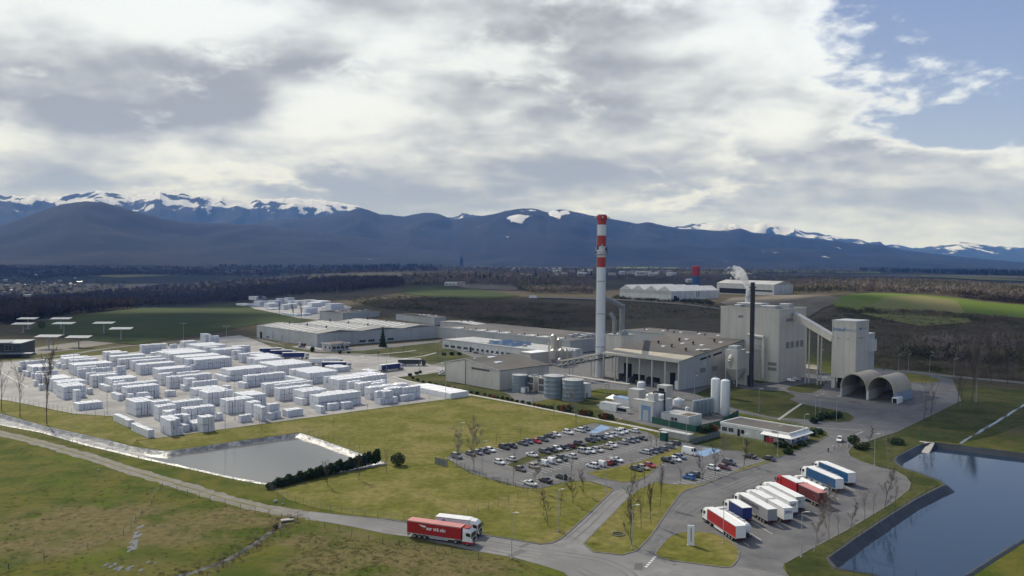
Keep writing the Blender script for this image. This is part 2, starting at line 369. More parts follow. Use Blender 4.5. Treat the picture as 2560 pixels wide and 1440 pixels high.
K['maroon'] = mat('maroon_tarp', (0.105, 0.014, 0.014), (0.085, 0.012, 0.012), 0.4, 0.55)
K['blue'] = mat('blue_tarp', (0.010, 0.024, 0.14), (0.009, 0.02, 0.115), 0.4, 0.5)
K['blue2'] = mat('bright_blue_tarp', (0.008, 0.075, 0.20), (0.008, 0.065, 0.17), 0.4, 0.5)
K['greytarp'] = mat('grey_tarp', (0.27, 0.27, 0.29), (0.23, 0.23, 0.25), 0.4, 0.55)
K['whitebox'] = mat('white_box', (0.74, 0.74, 0.73), (0.66, 0.66, 0.65), 0.5, 0.45)
K['tyre'] = mat('tyre', (0.012, 0.012, 0.012), rough=0.85)
K['rim'] = mat('wheel_rim', (0.42, 0.42, 0.42), rough=0.35, metal=0.7)
K['chassis'] = mat('chassis', (0.022, 0.022, 0.024), rough=0.7)
K['lamp_red'] = mat('tail_lamp', (0.35, 0.01, 0.01), rough=0.25)
K['lamp_clear'] = mat('head_lamp', (0.75, 0.75, 0.75), rough=0.12)
K['bark'] = mat('bark', (0.085, 0.068, 0.052), (0.13, 0.11, 0.088), 1.5, 0.9, spec=0.1)
K['bark_pale'] = mat('pale_bark', (0.30, 0.275, 0.245), (0.20, 0.18, 0.155), 1.2, 0.9, spec=0.1)
K['twig'] = mat('twigs', (0.105, 0.078, 0.062), (0.15, 0.118, 0.095), 0.6, 0.95, spec=0.05)
K['twig_pale'] = mat('pale_twigs', (0.24, 0.20, 0.17), (0.17, 0.14, 0.118), 0.6, 0.95, spec=0.05)
K['leaf'] = mat('evergreen_leaf', (0.020, 0.038, 0.012), (0.036, 0.062, 0.018), 0.8, 0.8, spec=0.2)
K['leaf2'] = mat('shrub_leaf', (0.045, 0.055, 0.018), (0.07, 0.075, 0.026), 0.8, 0.85, spec=0.1)
K['leaf_red'] = mat('russet_leaf', (0.15, 0.045, 0.02), (0.20, 0.085, 0.025), 0.8, 0.85, spec=0.1)
K['wood_far'] = mat('bare_wood', (0.070, 0.054, 0.049), (0.092, 0.072, 0.062), 0.012, 0.95, spec=0.03, world_co=True)
K['wood_brown'] = mat('brown_wood', (0.185, 0.145, 0.118), (0.235, 0.195, 0.155), 0.012, 0.95, spec=0.03, world_co=True, c3=(0.10, 0.105, 0.045), scale3=0.009)
K['wood_dark'] = mat('conifer_wood', (0.016, 0.024, 0.014), (0.03, 0.038, 0.02), 0.01, 0.95, spec=0.03, world_co=True)
K['scrub'] = mat('scrub', (0.145, 0.115, 0.082), (0.195, 0.16, 0.11), 0.03, 0.95, spec=0.03, world_co=True, c3=(0.075, 0.08, 0.03), scale3=0.02)
K['tuft'] = mat('rough_grass_tuft', (0.075, 0.085, 0.022), (0.13, 0.115, 0.045), 0.08, 0.95, spec=0.05, world_co=True)
K['post'] = mat('fence_post', (0.06, 0.055, 0.048), (0.10, 0.09, 0.075), 1.0, 0.9)
K['wire'] = mat('fence_wire', (0.16, 0.17, 0.16), rough=0.6)
K['greenfence'] = mat('green_fence', (0.012, 0.07, 0.045), (0.016, 0.09, 0.058), 0.6, 0.7)
K['rock'] = mat('pale_rock', (0.40, 0.37, 0.34), (0.30, 0.28, 0.26), 1.2, 0.9)
K['house'] = mat('house_render', (0.50, 0.48, 0.45), (0.42, 0.40, 0.38), 0.1, 0.8)
K['tile'] = mat('roof_tile', (0.21, 0.13, 0.10), (0.16, 0.11, 0.09), 0.2, 0.8)
K['solar'] = mat('solar_panel', (0.10, 0.11, 0.13), rough=0.22, spec=0.9, coat=0.6)
K['liner'] = mat('pond_liner_dark', (0.010, 0.014, 0.020), (0.020, 0.025, 0.033), 0.5, 0.5, bump=0.12, bscale=0.9, world_co=True)
K['liner_pale'] = mat('pond_liner_grey', (0.055, 0.062, 0.072), (0.11, 0.118, 0.13), 0.35, 0.33, bump=0.3, bscale=0.7, world_co=True, c3=(0.24, 0.25, 0.265), scale3=0.3)
def water_mat(name, c, bump=0.01, rough=0.03):
    m = mat(name, c, rough=rough, spec=0.6, bump=bump, bscale=0.9, world_co=True); return m
K['water'] = water_mat('pond_water_grey', (0.10, 0.10, 0.095), 0.02, 0.06)
K['water_blue'] = water_mat('pond_water_blue', (0.018, 0.036, 0.060), 0.012, 0.03)
K['puddle'] = water_mat('puddle_water', (0.05, 0.05, 0.05), 0.01, 0.03)
# ------------------------------------------------------------------ the land
def ground_material():
    m = bpy.data.materials.new('land'); m.use_nodes = True; t = m.node_tree; b = t.nodes['Principled BSDF']
    b.inputs['Roughness'].default_value = 0.95; b.inputs['Specular IOR Level'].default_value = 0.08
    pos = N(t, 'ShaderNodeNewGeometry').outputs['Position']
    def nz(s, d=8, r=0.62, dist=0.0):
        n = N(t, 'ShaderNodeTexNoise'); n.inputs['Scale'].default_value = s; n.inputs['Detail'].default_value = d; n.inputs['Roughness'].default_value = r; n.inputs['Distortion'].default_value = dist
        t.links.new(pos, n.inputs['Vector']); return n.outputs['Fac']
    sx = N(t, 'ShaderNodeSeparateXYZ'); t.links.new(pos, sx.inputs[0]); X, Y, Z = sx.outputs
    fine = nz(0.55); mid = nz(0.09, 8, 0.65, 0.4); big = nz(0.022, 8, 0.6, 0.3)
    near = mixc(t, smooth(t, mid, 0.36, 0.62), (0.050, 0.072, 0.007, 1), (0.108, 0.102, 0.020, 1))
    near = mixc(t, math_node(t, 'MULTIPLY', smooth(t, fine, 0.50, 0.72), 0.55), near, (0.055, 0.06, 0.018, 1))
    # dry brown patches of the meadow
    def blob(px, py, rx, ry):
        c = P(px, py); a = math_node(t, 'DIVIDE', math_node(t, 'SUBTRACT', X, c.x), rx); d = math_node(t, 'DIVIDE', math_node(t, 'SUBTRACT', Y, c.y), ry)
        return smooth(t, math_node(t, 'ADD', math_node(t, 'MULTIPLY', a, a), math_node(t, 'MULTIPLY', d, d)), 0.25, 1.6, 1.0, 0.0)
    br = None
    for args in ((960, 1410, 22, 13), (1090, 1425, 20, 9), (230, 1300, 24, 14), (620, 1290, 13, 9), (60, 1360, 22, 10), (800, 1345, 12, 7), (430, 1330, 20, 10)):
        s = blob(*args); br = s if br is None else math_node(t, 'MAXIMUM', br, s)
    brn = math_node(t, 'MULTIPLY', br, smooth(t, math_node(t, 'ADD', mid, math_node(t, 'MULTIPLY', big, 0.5)), 0.55, 0.80))
    dry = mixc(t, smooth(t, fine, 0.38, 0.66), (0.155, 0.124, 0.056, 1), (0.105, 0.085, 0.038, 1))
    near = mixc(t, math_node(t, 'MULTIPLY', smooth(t, nz(0.05, 8, .6, .6), 0.52, 0.66), 0.7), near, (0.082, 0.110, 0.009, 1))
    near = mixc(t, math_node(t, 'MULTIPLY', brn, 0.9), near, dry)
    near = mixc(t, math_node(t, 'MULTIPLY', smooth(t, big, 0.52, 0.66), 0.45), near, (0.110, 0.098, 0.036, 1))
    scrub = mixc(t, smooth(t, mid, 0.36, 0.62), (0.066, 0.053, 0.034, 1), (0.096, 0.080, 0.046, 1))
    scrub = mixc(t, math_node(t, 'MULTIPLY', smooth(t, big, 0.50, 0.64), 0.45), scrub, (0.072, 0.076, 0.026, 1))
    vb = nz(0.0032, 6, 0.55, 0.5)
    far = mixc(t, smooth(t, vb, 0.44, 0.56), (0.055, 0.045, 0.036, 1), (0.062, 0.062, 0.032, 1))
    far = mixc(t, smooth(t, nz(0.0011, 5, 0.5), 0.42, 0.54), far, (0.028, 0.030, 0.024, 1))
    wob = math_node(t, 'MULTIPLY_ADD', mid, 120, -60)
    f1 = smooth(t, math_node(t, 'ADD', Y, wob), 470, 640)
    f1b = smooth(t, math_node(t, 'ADD', X, math_node(t, 'MULTIPLY_ADD', Y, -0.30, wob)), 75, 135)
    c = mixc(t, math_node(t, 'MAXIMUM', f1, f1b), near, scrub)
    c = mixc(t, smooth(t, Y, 1100, 1900), c, far)
    t.links.new(c, b.inputs['Base Color'])
    bp = N(t, 'ShaderNodeBump'); bp.inputs['Distance'].default_value = 0.35; bp.inputs['Strength'].default_value = 0.9
    t.links.new(math_node(t, 'ADD', fine, math_node(t, 'MULTIPLY', nz(1.6, 6), 0.35)), bp.inputs['Height']); t.links.new(bp.outputs[0], b.inputs['Normal'])
    return m
K['land'] = ground_material()
POND_A = px_poly([(-60, 1023), (0, 1036), (60, 1053), (114, 1068), (190, 1085), (254, 1099), (332, 1119), (414, 1130), (496, 1119), (600, 1104), (700, 1090), (748, 1084), (773, 1091), (850, 1118), (918, 1143), (962, 1159),
                  (900, 1172), (800, 1190), (671, 1211), (583, 1195), (455, 1166), (379, 1150), (222, 1113), (105, 1080), (0, 1061), (-60, 1047)])
POND_B = px_poly([(2071, 1398), (2140, 1348), (2224, 1292), (2290, 1250), (2352, 1219), (2366, 1214), (2352, 1203), (2303, 1184), (2258, 1171), (2238, 1153), (2244, 1143), (2300, 1113), (2335, 1107), (2398, 1114),
                  (2560, 1134), (2760, 1160), (2860, 1240), (2760, 1270), (2560, 1350), (2480, 1400), (2400, 1452), (2300, 1470), (2180, 1436), (2092, 1422)])
STREAM = [(720, 1296), (706, 1310), (690, 1322), (668, 1338), (640, 1358), (605, 1378), (570, 1398), (530, 1415), (480, 1432), (420, 1446), (330, 1460)]
X0, X1, Y0, Y1 = -500.0, 500.0, -300.0, 640.0
def build_land():
    verts = [(X0, Y0), (X1, Y0), (X1, Y1), (X0, Y1)]; edges = [(0, 1), (1, 2), (2, 3), (3, 0)]
    for pl in (POND_A, POND_B):
        k = len(verts); verts += pl; n = len(pl); edges += [(k + i, k + (i + 1) % n) for i in range(n)]
    res = delaunay_2d_cdt([Vector(v) for v in verts], edges, [], 0, 1e-4)
    V, F = [tuple(v) + (0.0,) for v in res[0]], []
    for f in res[2]:
        cx = sum(V[i][0] for i in f) / 3; cy = sum(V[i][1] for i in f) / 3
        if inside(cx, cy, POND_A) or inside(cx, cy, POND_B): continue
        a, b, c = (V[i] for i in f)
        F.append(tuple(f) if (b[0] - a[0]) * (c[1] - a[1]) - (b[1] - a[1]) * (c[0] - a[0]) > 0 else tuple(f)[::-1])
    mb = MB(); mb.add(V, F)
    # beyond: a fan of rows out to the horizon
    rows = [Y1]; st = 12.0
    while rows[-1] < 60000: rows.append(rows[-1] + st); st *= 1.045
    nc = 150; gv = []; gf = []
    for y in rows:
        w = 500 + (y - Y1) * 1.2
        for i in range(nc + 1):
            x = -w + 2 * w * i / nc; gv.append((x, y, ground_z(x, y) if y > Y1 else 0.0))
    for r in range(len(rows) - 1):
        for i in range(nc):
            k = r * (nc + 1) + i; gf.append((k, k + 1, k + nc + 2, k + nc + 1))
    mb.add(gv, gf)
    yl = rows[-1]; wl_ = 500 + (yl - Y1) * 1.2
    for s in (-1, 1):
        q = [(s * 500, Y1, 0), (s * wl_, yl, 0), (s * wl_, Y0, 0), (s * 500, Y0, 0)]
        mb.add(q, [(0, 1, 2, 3) if s > 0 else (3, 2, 1, 0)])
    mb.add([(-wl_, Y0, 0), (wl_, Y0, 0), (wl_, -9000, 0), (-wl_, -9000, 0)], [(3, 2, 1, 0)])
    tag(mb.build('ground', K['land'], smooth_=True), kind='structure')
build_land()
# ------------------------------------------------------------------ ponds
def offset_in(poly, d):
    n = len(poly); ar = sum(poly[i][0] * poly[(i + 1) % n][1] - poly[(i + 1) % n][0] * poly[i][1] for i in range(n)); s = 1 if ar > 0 else -1
    out = []
    for i in range(n):
        a, b, c = Vector(poly[i - 1]), Vector(poly[i]), Vector(poly[(i + 1) % n])
        e1, e2 = (b - a).normalized(), (c - b).normalized(); n1, n2 = Vector((-e1.y, e1.x)) * s, Vector((-e2.y, e2.x)) * s
        m = (n1 + n2); m = m / max(m.length_squared / 2, 0.5); out.append(tuple(b + m * d))
    return out
def pond(name, poly, wz, depth, run, m_liner, m_water, lip):
    # dense rim so that the plastic can wrinkle
    rim = []
    for i in range(len(poly)):
        a, b = Vector(poly[i]), Vector(poly[(i + 1) % len(poly)]); k = max(1, int((b - a).length / 2.2))
        rim += [tuple(a.lerp(b, j / k)) for j in range(k)]
    inner = offset_in(poly, run); ri = []
    for i in range(len(poly)):
        a, b = Vector(poly[i]), Vector(poly[(i + 1) % len(poly)]); k = max(1, int((b - a).length / 2.2)); ia, ib = Vector(inner[i]), Vector(inner[(i + 1) % len(poly)])
        ri += [tuple(ia.lerp(ib, j / k)) for j in range(k)]
    n = len(rim); mb = MB(); lv = []
    out = offset_in(rim, -lip)
    for i in range(n):
        j1, j2 = random.uniform(-.12, .12), random.uniform(-.25, .25)
        lv.append((*out[i], 0.05)); lv.append((rim[i][0] + j1, rim[i][1] + j1, 0.22 + random.uniform(-.06, .1)))
        m1 = Vector(rim[i]).lerp(Vector(ri[i]), 0.5); lv.append((m1.x + j2, m1.y - j2, -depth * 0.5 + random.uniform(-.12, .12))); lv.append((*ri[i], -depth))
    fs = []
    for i in range(n):
        for r_ in range(3):
            a, b = 4 * i + r_, 4 * ((i + 1) % n) + r_; fs.append((a, a + 1, b + 1, b))
    mb.add(lv, fs); mb.prism(ri, 0, -depth, top_only=True)
    root = empty(name, (0, 0, 0)); tag(root, kind='structure')
    ln = mb.build('liner', m_liner, root, smooth_=True)
    w = MB().prism(offset_in(poly, run * (-wz / depth) * 0.97), 0, wz, top_only=True).build('water', m_water, root)
    return root
pond('runoff_pond', POND_A, -0.95, 1.3, 2.6, K['liner_pale'], K['water'], 0.9)
pond('cooling_pond', POND_B, -1.5, 2.2, 3.0, K['liner'], K['water_blue'], 0.7)
# dry arm of the left pond: plastic bed just above the water
def canal_bed():
    up = [P(*p) for p in catmull([(-60, 1027), (0, 1040), (114, 1072), (254, 1103), (332, 1122), (404, 1135)], 5, False)]
    lo = [P(*p) for p in catmull([(-60, 1043), (0, 1057), (105, 1076), (222, 1108), (310, 1130), (385, 1146)], 5, False)]
    mb = MB(); n = min(len(up), len(lo)); K_ = 5; vs = []
    for i in range(n):
        fade = 1 - smst(i, n * 0.72, n - 1)
        for j in range(K_):
            p = up[i].lerp(lo[i], j / (K_ - 1)); vs.append((p.x, p.y, -1.05 + fade * 0.32 + random.uniform(-.07, .07)))
    mb.add(vs, [(i * K_ + j, i * K_ + j + 1, (i + 1) * K_ + j + 1, (i + 1) * K_ + j) for i in range(n - 1) for j in range(K_ - 1)])
    tag(mb.build('canal_bed', K['liner_pale'], smooth_=True), kind='structure')
canal_bed()
# ------------------------------------------------------------------ paved areas (each sheet a little above the one below)
YARD = px_poly([(385, 1096), (1122, 997), (1176, 990), (1168, 980), (985, 944), (1060, 936), (1112, 928), (1112, 914), (1020, 900), (900, 880), (765, 862), (690, 872), (640, 850), (600, 838), (520, 846), (340, 880), (150, 896), (45, 903), (-90, 912), (-90, 985), (30, 1003), (183, 1034), (285, 1041), (330, 1072)])
sheet('storage_yard_paving', YARD, 0.03, K['asphalt_yard'])
SITE_ROAD = px_poly([(1429, 1450), (1409, 1431), (1350, 1412), (1282, 1394), (1194, 1379), (1026, 1343), (960, 1334), (880, 1317), (800, 1303), (742, 1291), (745, 1277), (800, 1281), (880, 1290), (960, 1297), (1017, 1306), (1212, 1338), (1292, 1351), (1351, 1361), (1380, 1358), (1403, 1347), (1420, 1332), (1460, 1296), (1530, 1228),
    (1532, 1221), (1477, 1204), (1445, 1201), (1413, 1205), (1353, 1221), (1305, 1219), (1180, 1184), (1122, 1149), (1119, 1140), (1160, 1133), (1243, 1121), (1355, 1092), (1433, 1070), (1486, 1057), (1530, 1066), (1617, 1080), (1640, 1092), (1728, 1108), (1812, 1124), (1846, 1126), (1907, 1146),
    (1964, 1139), (2010, 1120), (2040, 1107), (2072, 1091), (2068, 1078), (2030, 1066), (1990, 1056), (1840, 1030), (1760, 1008), (1640, 983), (1500, 972), (1440, 985), (1300, 1012), (1255, 985), (1270, 960), (1370, 940), (1420, 925), (1480, 925), (1510, 945), (1600, 925), (1830, 930), (1900, 960), (2010, 935), (2040, 925), (2076, 935), (2200, 920), (2257, 928),
    (2320, 933), (2380, 948), (2402, 1002), (2300, 1052), (2240, 1081), (2180, 1100), (2128, 1118), (2119, 1130), (2124, 1140), (2150, 1153), (2197, 1168), (2237, 1177), (2263, 1192), (2275, 1208), (2270, 1225), (2224, 1261), (2118, 1325), (2023, 1375), (1962, 1409), (1957, 1420), (1968, 1436), (2000, 1450)])
sheet('plant_road', SITE_ROAD, 0.035, K['asphalt'])
sheet('back_service_road', px_poly([(640, 848), (700, 872), (790, 884), (1000, 895), (1110, 918), (1112, 905), (1180, 893), (1290, 905), (1300, 892), (1090, 860), (1105, 850), (1090, 852), (800, 874), (720, 866), (650, 846)]), 0.04, K['asphalt_dark'])
track = [(-70, 1068), (0, 1083), (80, 1102), (160, 1124), (240, 1148), (320, 1174), (400, 1198), (480, 1222), (560, 1246), (640, 1266), (720, 1281), (800, 1294), (890, 1304)]
tw = [P(*p) for p in catmull(track, 4, False)]
FARM_TRACK = tw
path = [P(*p) for p in [(1040, 958), (1110, 972), (1172, 986), (1300, 1010), (1400, 1030), (1500, 1049), (1600, 1069), (1640, 1078), (1700, 1090), (1770, 1104)]]
tag(strip(path, 2.2, 0.0, 0.07).build('footpath', K['concrete']), kind='structure')
tag(strip([P(*p) for p in [(985, 941), (1040, 934), (1100, 925)]], 1.6, 0, 0.08).build('concrete_walkway', K['concrete']), kind='structure')
tag(strip([P(*p) for p in [(980, 941), (1040, 958)]], 1.6, 0, 0.08).build('concrete_walkway', K['concrete']), kind='structure')
for pp in ([(900, 890), (1010, 880), (1040, 876)], [(950, 905), (1060, 890), (1090, 882)]):
    tag(strip([P(*p) for p in pp], 1.8, 0, 0.09).build('lawn_path', K['concrete']), kind='structure')
# lawns: raised beds of grass with a kerb round them
def lawn(name, pp, m='lawn', z=0.10, curve=0, kerb=0.0, world=False):
    poly = [tuple(p) for p in pp] if world else px_poly(pp)
    if curve: poly = catmull(poly, curve)
    tag(MB().prism(poly, 0, z).build(name, K[m]), kind='structure')
    if kerb: tag(strip(poly, kerb, 0, z + 0.04, True).build(name + '_kerb', K['kerb']), kind='structure')
lawn('big_lawn', [(385, 1098), (1122, 999), (1176, 992), (1300, 1014), (1500, 1052), (1560, 1064), (1486, 1055), (1433, 1068), (1355, 1090), (1243, 1119), (1118, 1139), (1120, 1147), (1090, 1160), (1000, 1168), (965, 1160), (930, 1143), (850, 1114), (775, 1087), (748, 1080), (700, 1086), (600, 1100), (496, 1115), (414, 1126), (365, 1118), (340, 1100)], z=0.02)
lawn('pond_side_lawn', [(285, 1043), (330, 1074), (385, 1098), (340, 1102), (330, 1112), (254, 1095), (190, 1081), (114, 1064), (60, 1049), (0, 1031), (-60, 1018), (-60, 990), (30, 1005), (183, 1036)], z=0.02)
lawn('meadow_lawn', [(690, 1225), (760, 1205), (950, 1160), (1000, 1170), (1090, 1162), (1122, 1151), (1180, 1186), (1305, 1221), (1353, 1223), (1413, 1207), (1450, 1204), (1476, 1206), (1529, 1222), (1527, 1229), (1458, 1296), (1418, 1331), (1400, 1345), (1380, 1356), (1351, 1358), (1292, 1348), (1212, 1335), (1017, 1302), (880, 1286), (800, 1272), (720, 1250)], z=0.02)
lawn('roadside_island', [(1459, 1360), (1473, 1344), (1525, 1292), (1557, 1258), (1575, 1240), (1600, 1222), (1640, 1205), (1680, 1212), (1745, 1212), (1800, 1196), (1860, 1168), (1925, 1150), (1955, 1142), (1920, 1157), (1832, 1184), (1757, 1213), (1712, 1227), (1698, 1238), (1665, 1284), (1627, 1341), (1591, 1378), (1555, 1388), (1483, 1380)], z=0.10, kerb=0.35)
lawn('sign_island', [(1639, 1382), (1644, 1391), (1669, 1400), (1740, 1410), (1810, 1419), (1833, 1414), (1849, 1379), (1810, 1344), (1762, 1331), (1726, 1330), (1694, 1334), (1673, 1344), (1656, 1361)], z=0.10, curve=2, kerb=0.35)
lawn('car_park_island', [(1466, 1182), (1500, 1196), (1557, 1207), (1589, 1204), (1616, 1193), (1640, 1170), (1668, 1148), (1712, 1124), (1702, 1117), (1650, 1135), (1600, 1155), (1540, 1168)], z=0.10, kerb=0.3)
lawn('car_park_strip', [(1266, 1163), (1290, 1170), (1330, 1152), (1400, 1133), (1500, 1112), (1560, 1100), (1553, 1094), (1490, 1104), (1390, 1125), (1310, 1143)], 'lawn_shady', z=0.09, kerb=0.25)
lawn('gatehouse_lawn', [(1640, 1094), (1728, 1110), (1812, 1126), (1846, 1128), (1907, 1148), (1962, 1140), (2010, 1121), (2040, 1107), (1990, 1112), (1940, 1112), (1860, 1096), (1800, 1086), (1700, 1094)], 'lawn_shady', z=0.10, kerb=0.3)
lawn('gate_corner_bed', [(1985, 1114), (2036, 1106), (2069, 1090), (2062, 1077), (2030, 1068), (2022, 1076), (2022, 1098)], 'lawn_shady', z=0.11, curve=2, kerb=0.3)
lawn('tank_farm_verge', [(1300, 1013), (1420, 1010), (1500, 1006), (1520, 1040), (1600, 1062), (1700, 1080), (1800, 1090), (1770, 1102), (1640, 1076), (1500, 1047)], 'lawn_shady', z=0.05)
sheet('inner_yard_paving', px_poly([(1270, 960), (1300, 915), (1372, 895), (1420, 880), (1530, 880), (1600, 900), (1560, 940), (1480, 945), (1410, 960), (1300, 990)]), 0.045, K['asphalt_dark'])
sheet('gas_plant_yard', px_poly([(1490, 1012), (1590, 987), (1640, 988), (1760, 1010), (1845, 1036), (1850, 1044), (1800, 1086), (1700, 1080), (1620, 1064), (1520, 1040)]), 0.07, K['asphalt_dark'])
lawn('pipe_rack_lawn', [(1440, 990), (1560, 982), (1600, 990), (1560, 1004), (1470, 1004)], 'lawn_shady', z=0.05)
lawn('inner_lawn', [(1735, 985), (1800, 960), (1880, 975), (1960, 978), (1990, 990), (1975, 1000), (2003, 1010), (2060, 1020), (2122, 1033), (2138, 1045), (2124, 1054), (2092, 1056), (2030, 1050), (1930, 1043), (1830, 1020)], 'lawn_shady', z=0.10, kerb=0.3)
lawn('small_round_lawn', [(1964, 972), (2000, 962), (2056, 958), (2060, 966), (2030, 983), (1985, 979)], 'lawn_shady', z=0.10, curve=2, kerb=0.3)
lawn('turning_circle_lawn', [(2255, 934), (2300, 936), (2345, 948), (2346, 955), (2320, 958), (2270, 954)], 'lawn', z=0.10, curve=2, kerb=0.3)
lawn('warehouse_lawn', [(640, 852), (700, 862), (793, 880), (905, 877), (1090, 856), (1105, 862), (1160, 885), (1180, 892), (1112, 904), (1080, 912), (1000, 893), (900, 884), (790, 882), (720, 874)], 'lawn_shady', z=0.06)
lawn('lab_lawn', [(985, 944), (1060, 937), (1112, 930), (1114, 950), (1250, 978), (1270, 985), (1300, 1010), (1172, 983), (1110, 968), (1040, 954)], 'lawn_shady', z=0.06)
lawn('verge_by_pond', [(1962, 1411), (2023, 1377), (2118, 1327), (2224, 1263), (2272, 1226), (2277, 1208), (2265, 1190), (2239, 1175), (2199, 1166), (2152, 1151), (2126, 1139), (2121, 1130), (2130, 1119), (2182, 1101), (2242, 1082), (2302, 1053), (2403, 1003), (2390, 970), (2470, 968), (2560, 975), (2700, 985), (2700, 1030), (2560, 1060), (2480, 1090), (2400, 1108), (2335, 1102), (2298, 1109), (2240, 1140), (2232, 1153), (2254, 1174), (2300, 1189), (2346, 1206), (2350, 1213), (2330, 1222), (2284, 1248), (2220, 1288), (2135, 1344), (2064, 1396), (2084, 1426), (2180, 1442), (2100, 1452), (1975, 1445), (1966, 1430)], 'lawn_shady', z=0.09, kerb=0)
tag(strip([P(*p) for p in [(1962, 1409), (2023, 1375), (2118, 1325), (2224, 1261), (2271, 1225), (2275, 1208), (2263, 1192), (2237, 1177), (2197, 1168), (2150, 1153), (2124, 1140), (2119, 1130), (2128, 1118), (2180, 1100), (2240, 1081), (2300, 1052), (2402, 1002), (2380, 948)]], 0.35, 0, 0.14).build('truck_park_kerb', K['kerb']), kind='structure')
tag(strip([P(*p) for p in [(960, 1297), (1017, 1306), (1212, 1338), (1292, 1351), (1351, 1361), (1380, 1358), (1403, 1347), (1420, 1332), (1460, 1296), (1530, 1228), (1532, 1221), (1477, 1204)]], 0.35, 0, 0.14).build('road_kerb', K['kerb']), kind='structure')
tag(strip([P(*p) for p in [(2003, 1010), (1975, 1029), (1946, 1050)]], 1.2, 0.05, 0.14).build('lawn_path', K['concrete']), kind='structure')
# wet spots and the stream in the meadow
def blobpoly(px, py, rx, ry, n=22, s=0.0):
    c = P(px, py); return [(c.x + rx * math.cos(2 * math.pi * i / n) * (1 + .45 * noise.noise(Vector((i * .7, s, px)))), c.y + ry * math.sin(2 * math.pi * i / n) * (1 + .45 * noise.noise(Vector((s, i * .8, py))))) for i in range(n)]
rp = random.Random(3)
for i in range(80):
    t_ = rp.random(); x, y = 345 - 18 * t_ + rp.gauss(0, 5), 1318 + 62 * t_ + rp.gauss(0, 3)
    if i > 56: x, y = rp.gauss(320, 40), rp.gauss(1418, 6)
    k = rp.uniform(.15, .62); sheet('puddle', blobpoly(x, y, .75 * k, 1.5 * k, 26, i * 1.7), 0.02 + i * .0006, K['puddle'])
st = [P(*p) for p in catmull(STREAM, 6, False)]
def ragged_stream(pts, w, seed):
    mb = MB(); L, Rr = [], []
    for i, p in enumerate(pts):
        d = (pts[min(i + 1, len(pts) - 1)] - pts[max(i - 1, 0)]).normalized(); nn = Vector((-d.y, d.x, 0)); k = w * (.55 + .75 * abs(noise.noise(Vector((i * .45, seed, 0))))) if w < 2 else w * (.88 + .22 * noise.noise(Vector((i * .5, seed, 0)))); q = nn * noise.noise(Vector((i * .6, seed, 5))) * min(w * .7, .6)
        L.append(p + q + nn * k); Rr.append(p + q - nn * k)
    n = len(pts); return mb.add([(v.x, v.y, .02) for v in L] + [(v.x, v.y, .02) for v in Rr], [(i, i + n, i + n + 1, i + 1) for i in range(n - 1)])
tag(ragged_stream(st, .85, 2.2).build('stream', K['puddle']), kind='structure')
dr = ragged_stream([P(*p) for p in catmull([(2400, 1110), (2440, 1085), (2500, 1050), (2540, 1025), (2600, 990)], 8, False)], .8, 7.1); dr.v = [(x, y, .12) for x, y, z in dr.v]; tag(dr.build('drainage_stream', K['puddle']), kind='structure')
tr = [FARM_TRACK[k].lerp(FARM_TRACK[k + 1], j / 3) for k in range(len(FARM_TRACK) - 1) for j in range(3)]
rt_ = ragged_stream(tr, 2.9, 4.4); rt_.v = [(x, y, .025) for x, y, z in rt_.v]; tag(rt_.build('farm_track', K['gravel']), kind='structure')
gs = ragged_stream(tr[:len(tr) * 4 // 5], .32, 9.4); gs.v = [(x, y, .03) for x, y, z in gs.v]; tag(gs.build('track_grass_strip', K['lawn']), kind='structure')
# road paint
def marks():
    mb = MB(); z = 0.045
    def line(a, b, w=0.14): mb.v and None; s = strip([P(*a), P(*b)], w, z - .004, z); mb.add(s.v, s.f)
    for k in range(6):
        a = P(1637 - k * 4.3, 1393 + k * 4.8); d = Vector((0.75, 0.55, 0)); s = strip([a - d * .35, a + d * .35], 0.5, z - .004, z); mb.add(s.v, s.f)
    # bays of the lorry park, across the lorries' axis
    hd = R(104); dv = Vector((math.cos(hd), math.sin(hd), 0))
    for k in range(13):
        a = P(1868, 1362).lerp(P(2150, 1215), k / 12); s = strip([a - dv * 1.0, a + dv * 16], 0.13, z - .004, z); mb.add(s.v, s.f)
    # bays of the car park
    for (x0, y0, x1, y1, n) in ((1125, 1148, 1480, 1071, 30), (1268, 1165, 1560, 1098, 28), (1300, 1208, 1420, 1190, 9), (1330, 1185, 1640, 1103, 30), (1590, 1160, 1700, 1112, 14), (1560, 1195, 1730, 1130, 16), (1700, 1212, 1905, 1150, 20)):
        for k in range(n + 1):
            a = P(x0, y0).lerp(P(x1, y1), k / n); s = strip([a - BX * 2.4, a + BX * 2.4], 0.11, z - .004, z); mb.add(s.v, s.f)
    for a, b in (((1965, 1062), (2160, 1078)), ((2160, 1078), (2140, 1087)), ((1400, 1156), (1385, 1160)), ((1258, 1146), (1245, 1150)), ((2140, 1120), (2158, 1114))): line(a, b, 0.18)
    tag(mb.build('road_markings', K['paint']), kind='structure')
marks()
sheet('worn_lit_road_surface', px_poly([(748, 1284), (752, 1279), (770, 1282), (776, 1279), (800, 1283), (882, 1292), (960, 1299), (1017, 1308), (1212, 1340), (1292, 1353), (1351, 1363), (1382, 1360), (1405, 1349), (1422, 1334), (1462, 1298), (1532, 1230), (1560, 1222), (1580, 1232), (1556, 1257), (1524, 1291), (1471, 1344), (1457, 1361), (1482, 1382), (1555, 1390), (1592, 1380), (1640, 1394), (1668, 1402), (1810, 1421), (1835, 1416), (1900, 1425), (1962, 1440), (1990, 1450), (1432, 1450), (1411, 1431), (1352, 1412), (1283, 1393), (1195, 1378), (1027, 1342), (962, 1333), (882, 1316), (800, 1302), (780, 1299), (768, 1293), (752, 1291)]), 0.039, K['asphalt_worn_lit'])  # lighter sheet: the sunlit look of the main road is in its colour
rw = random.Random(9)
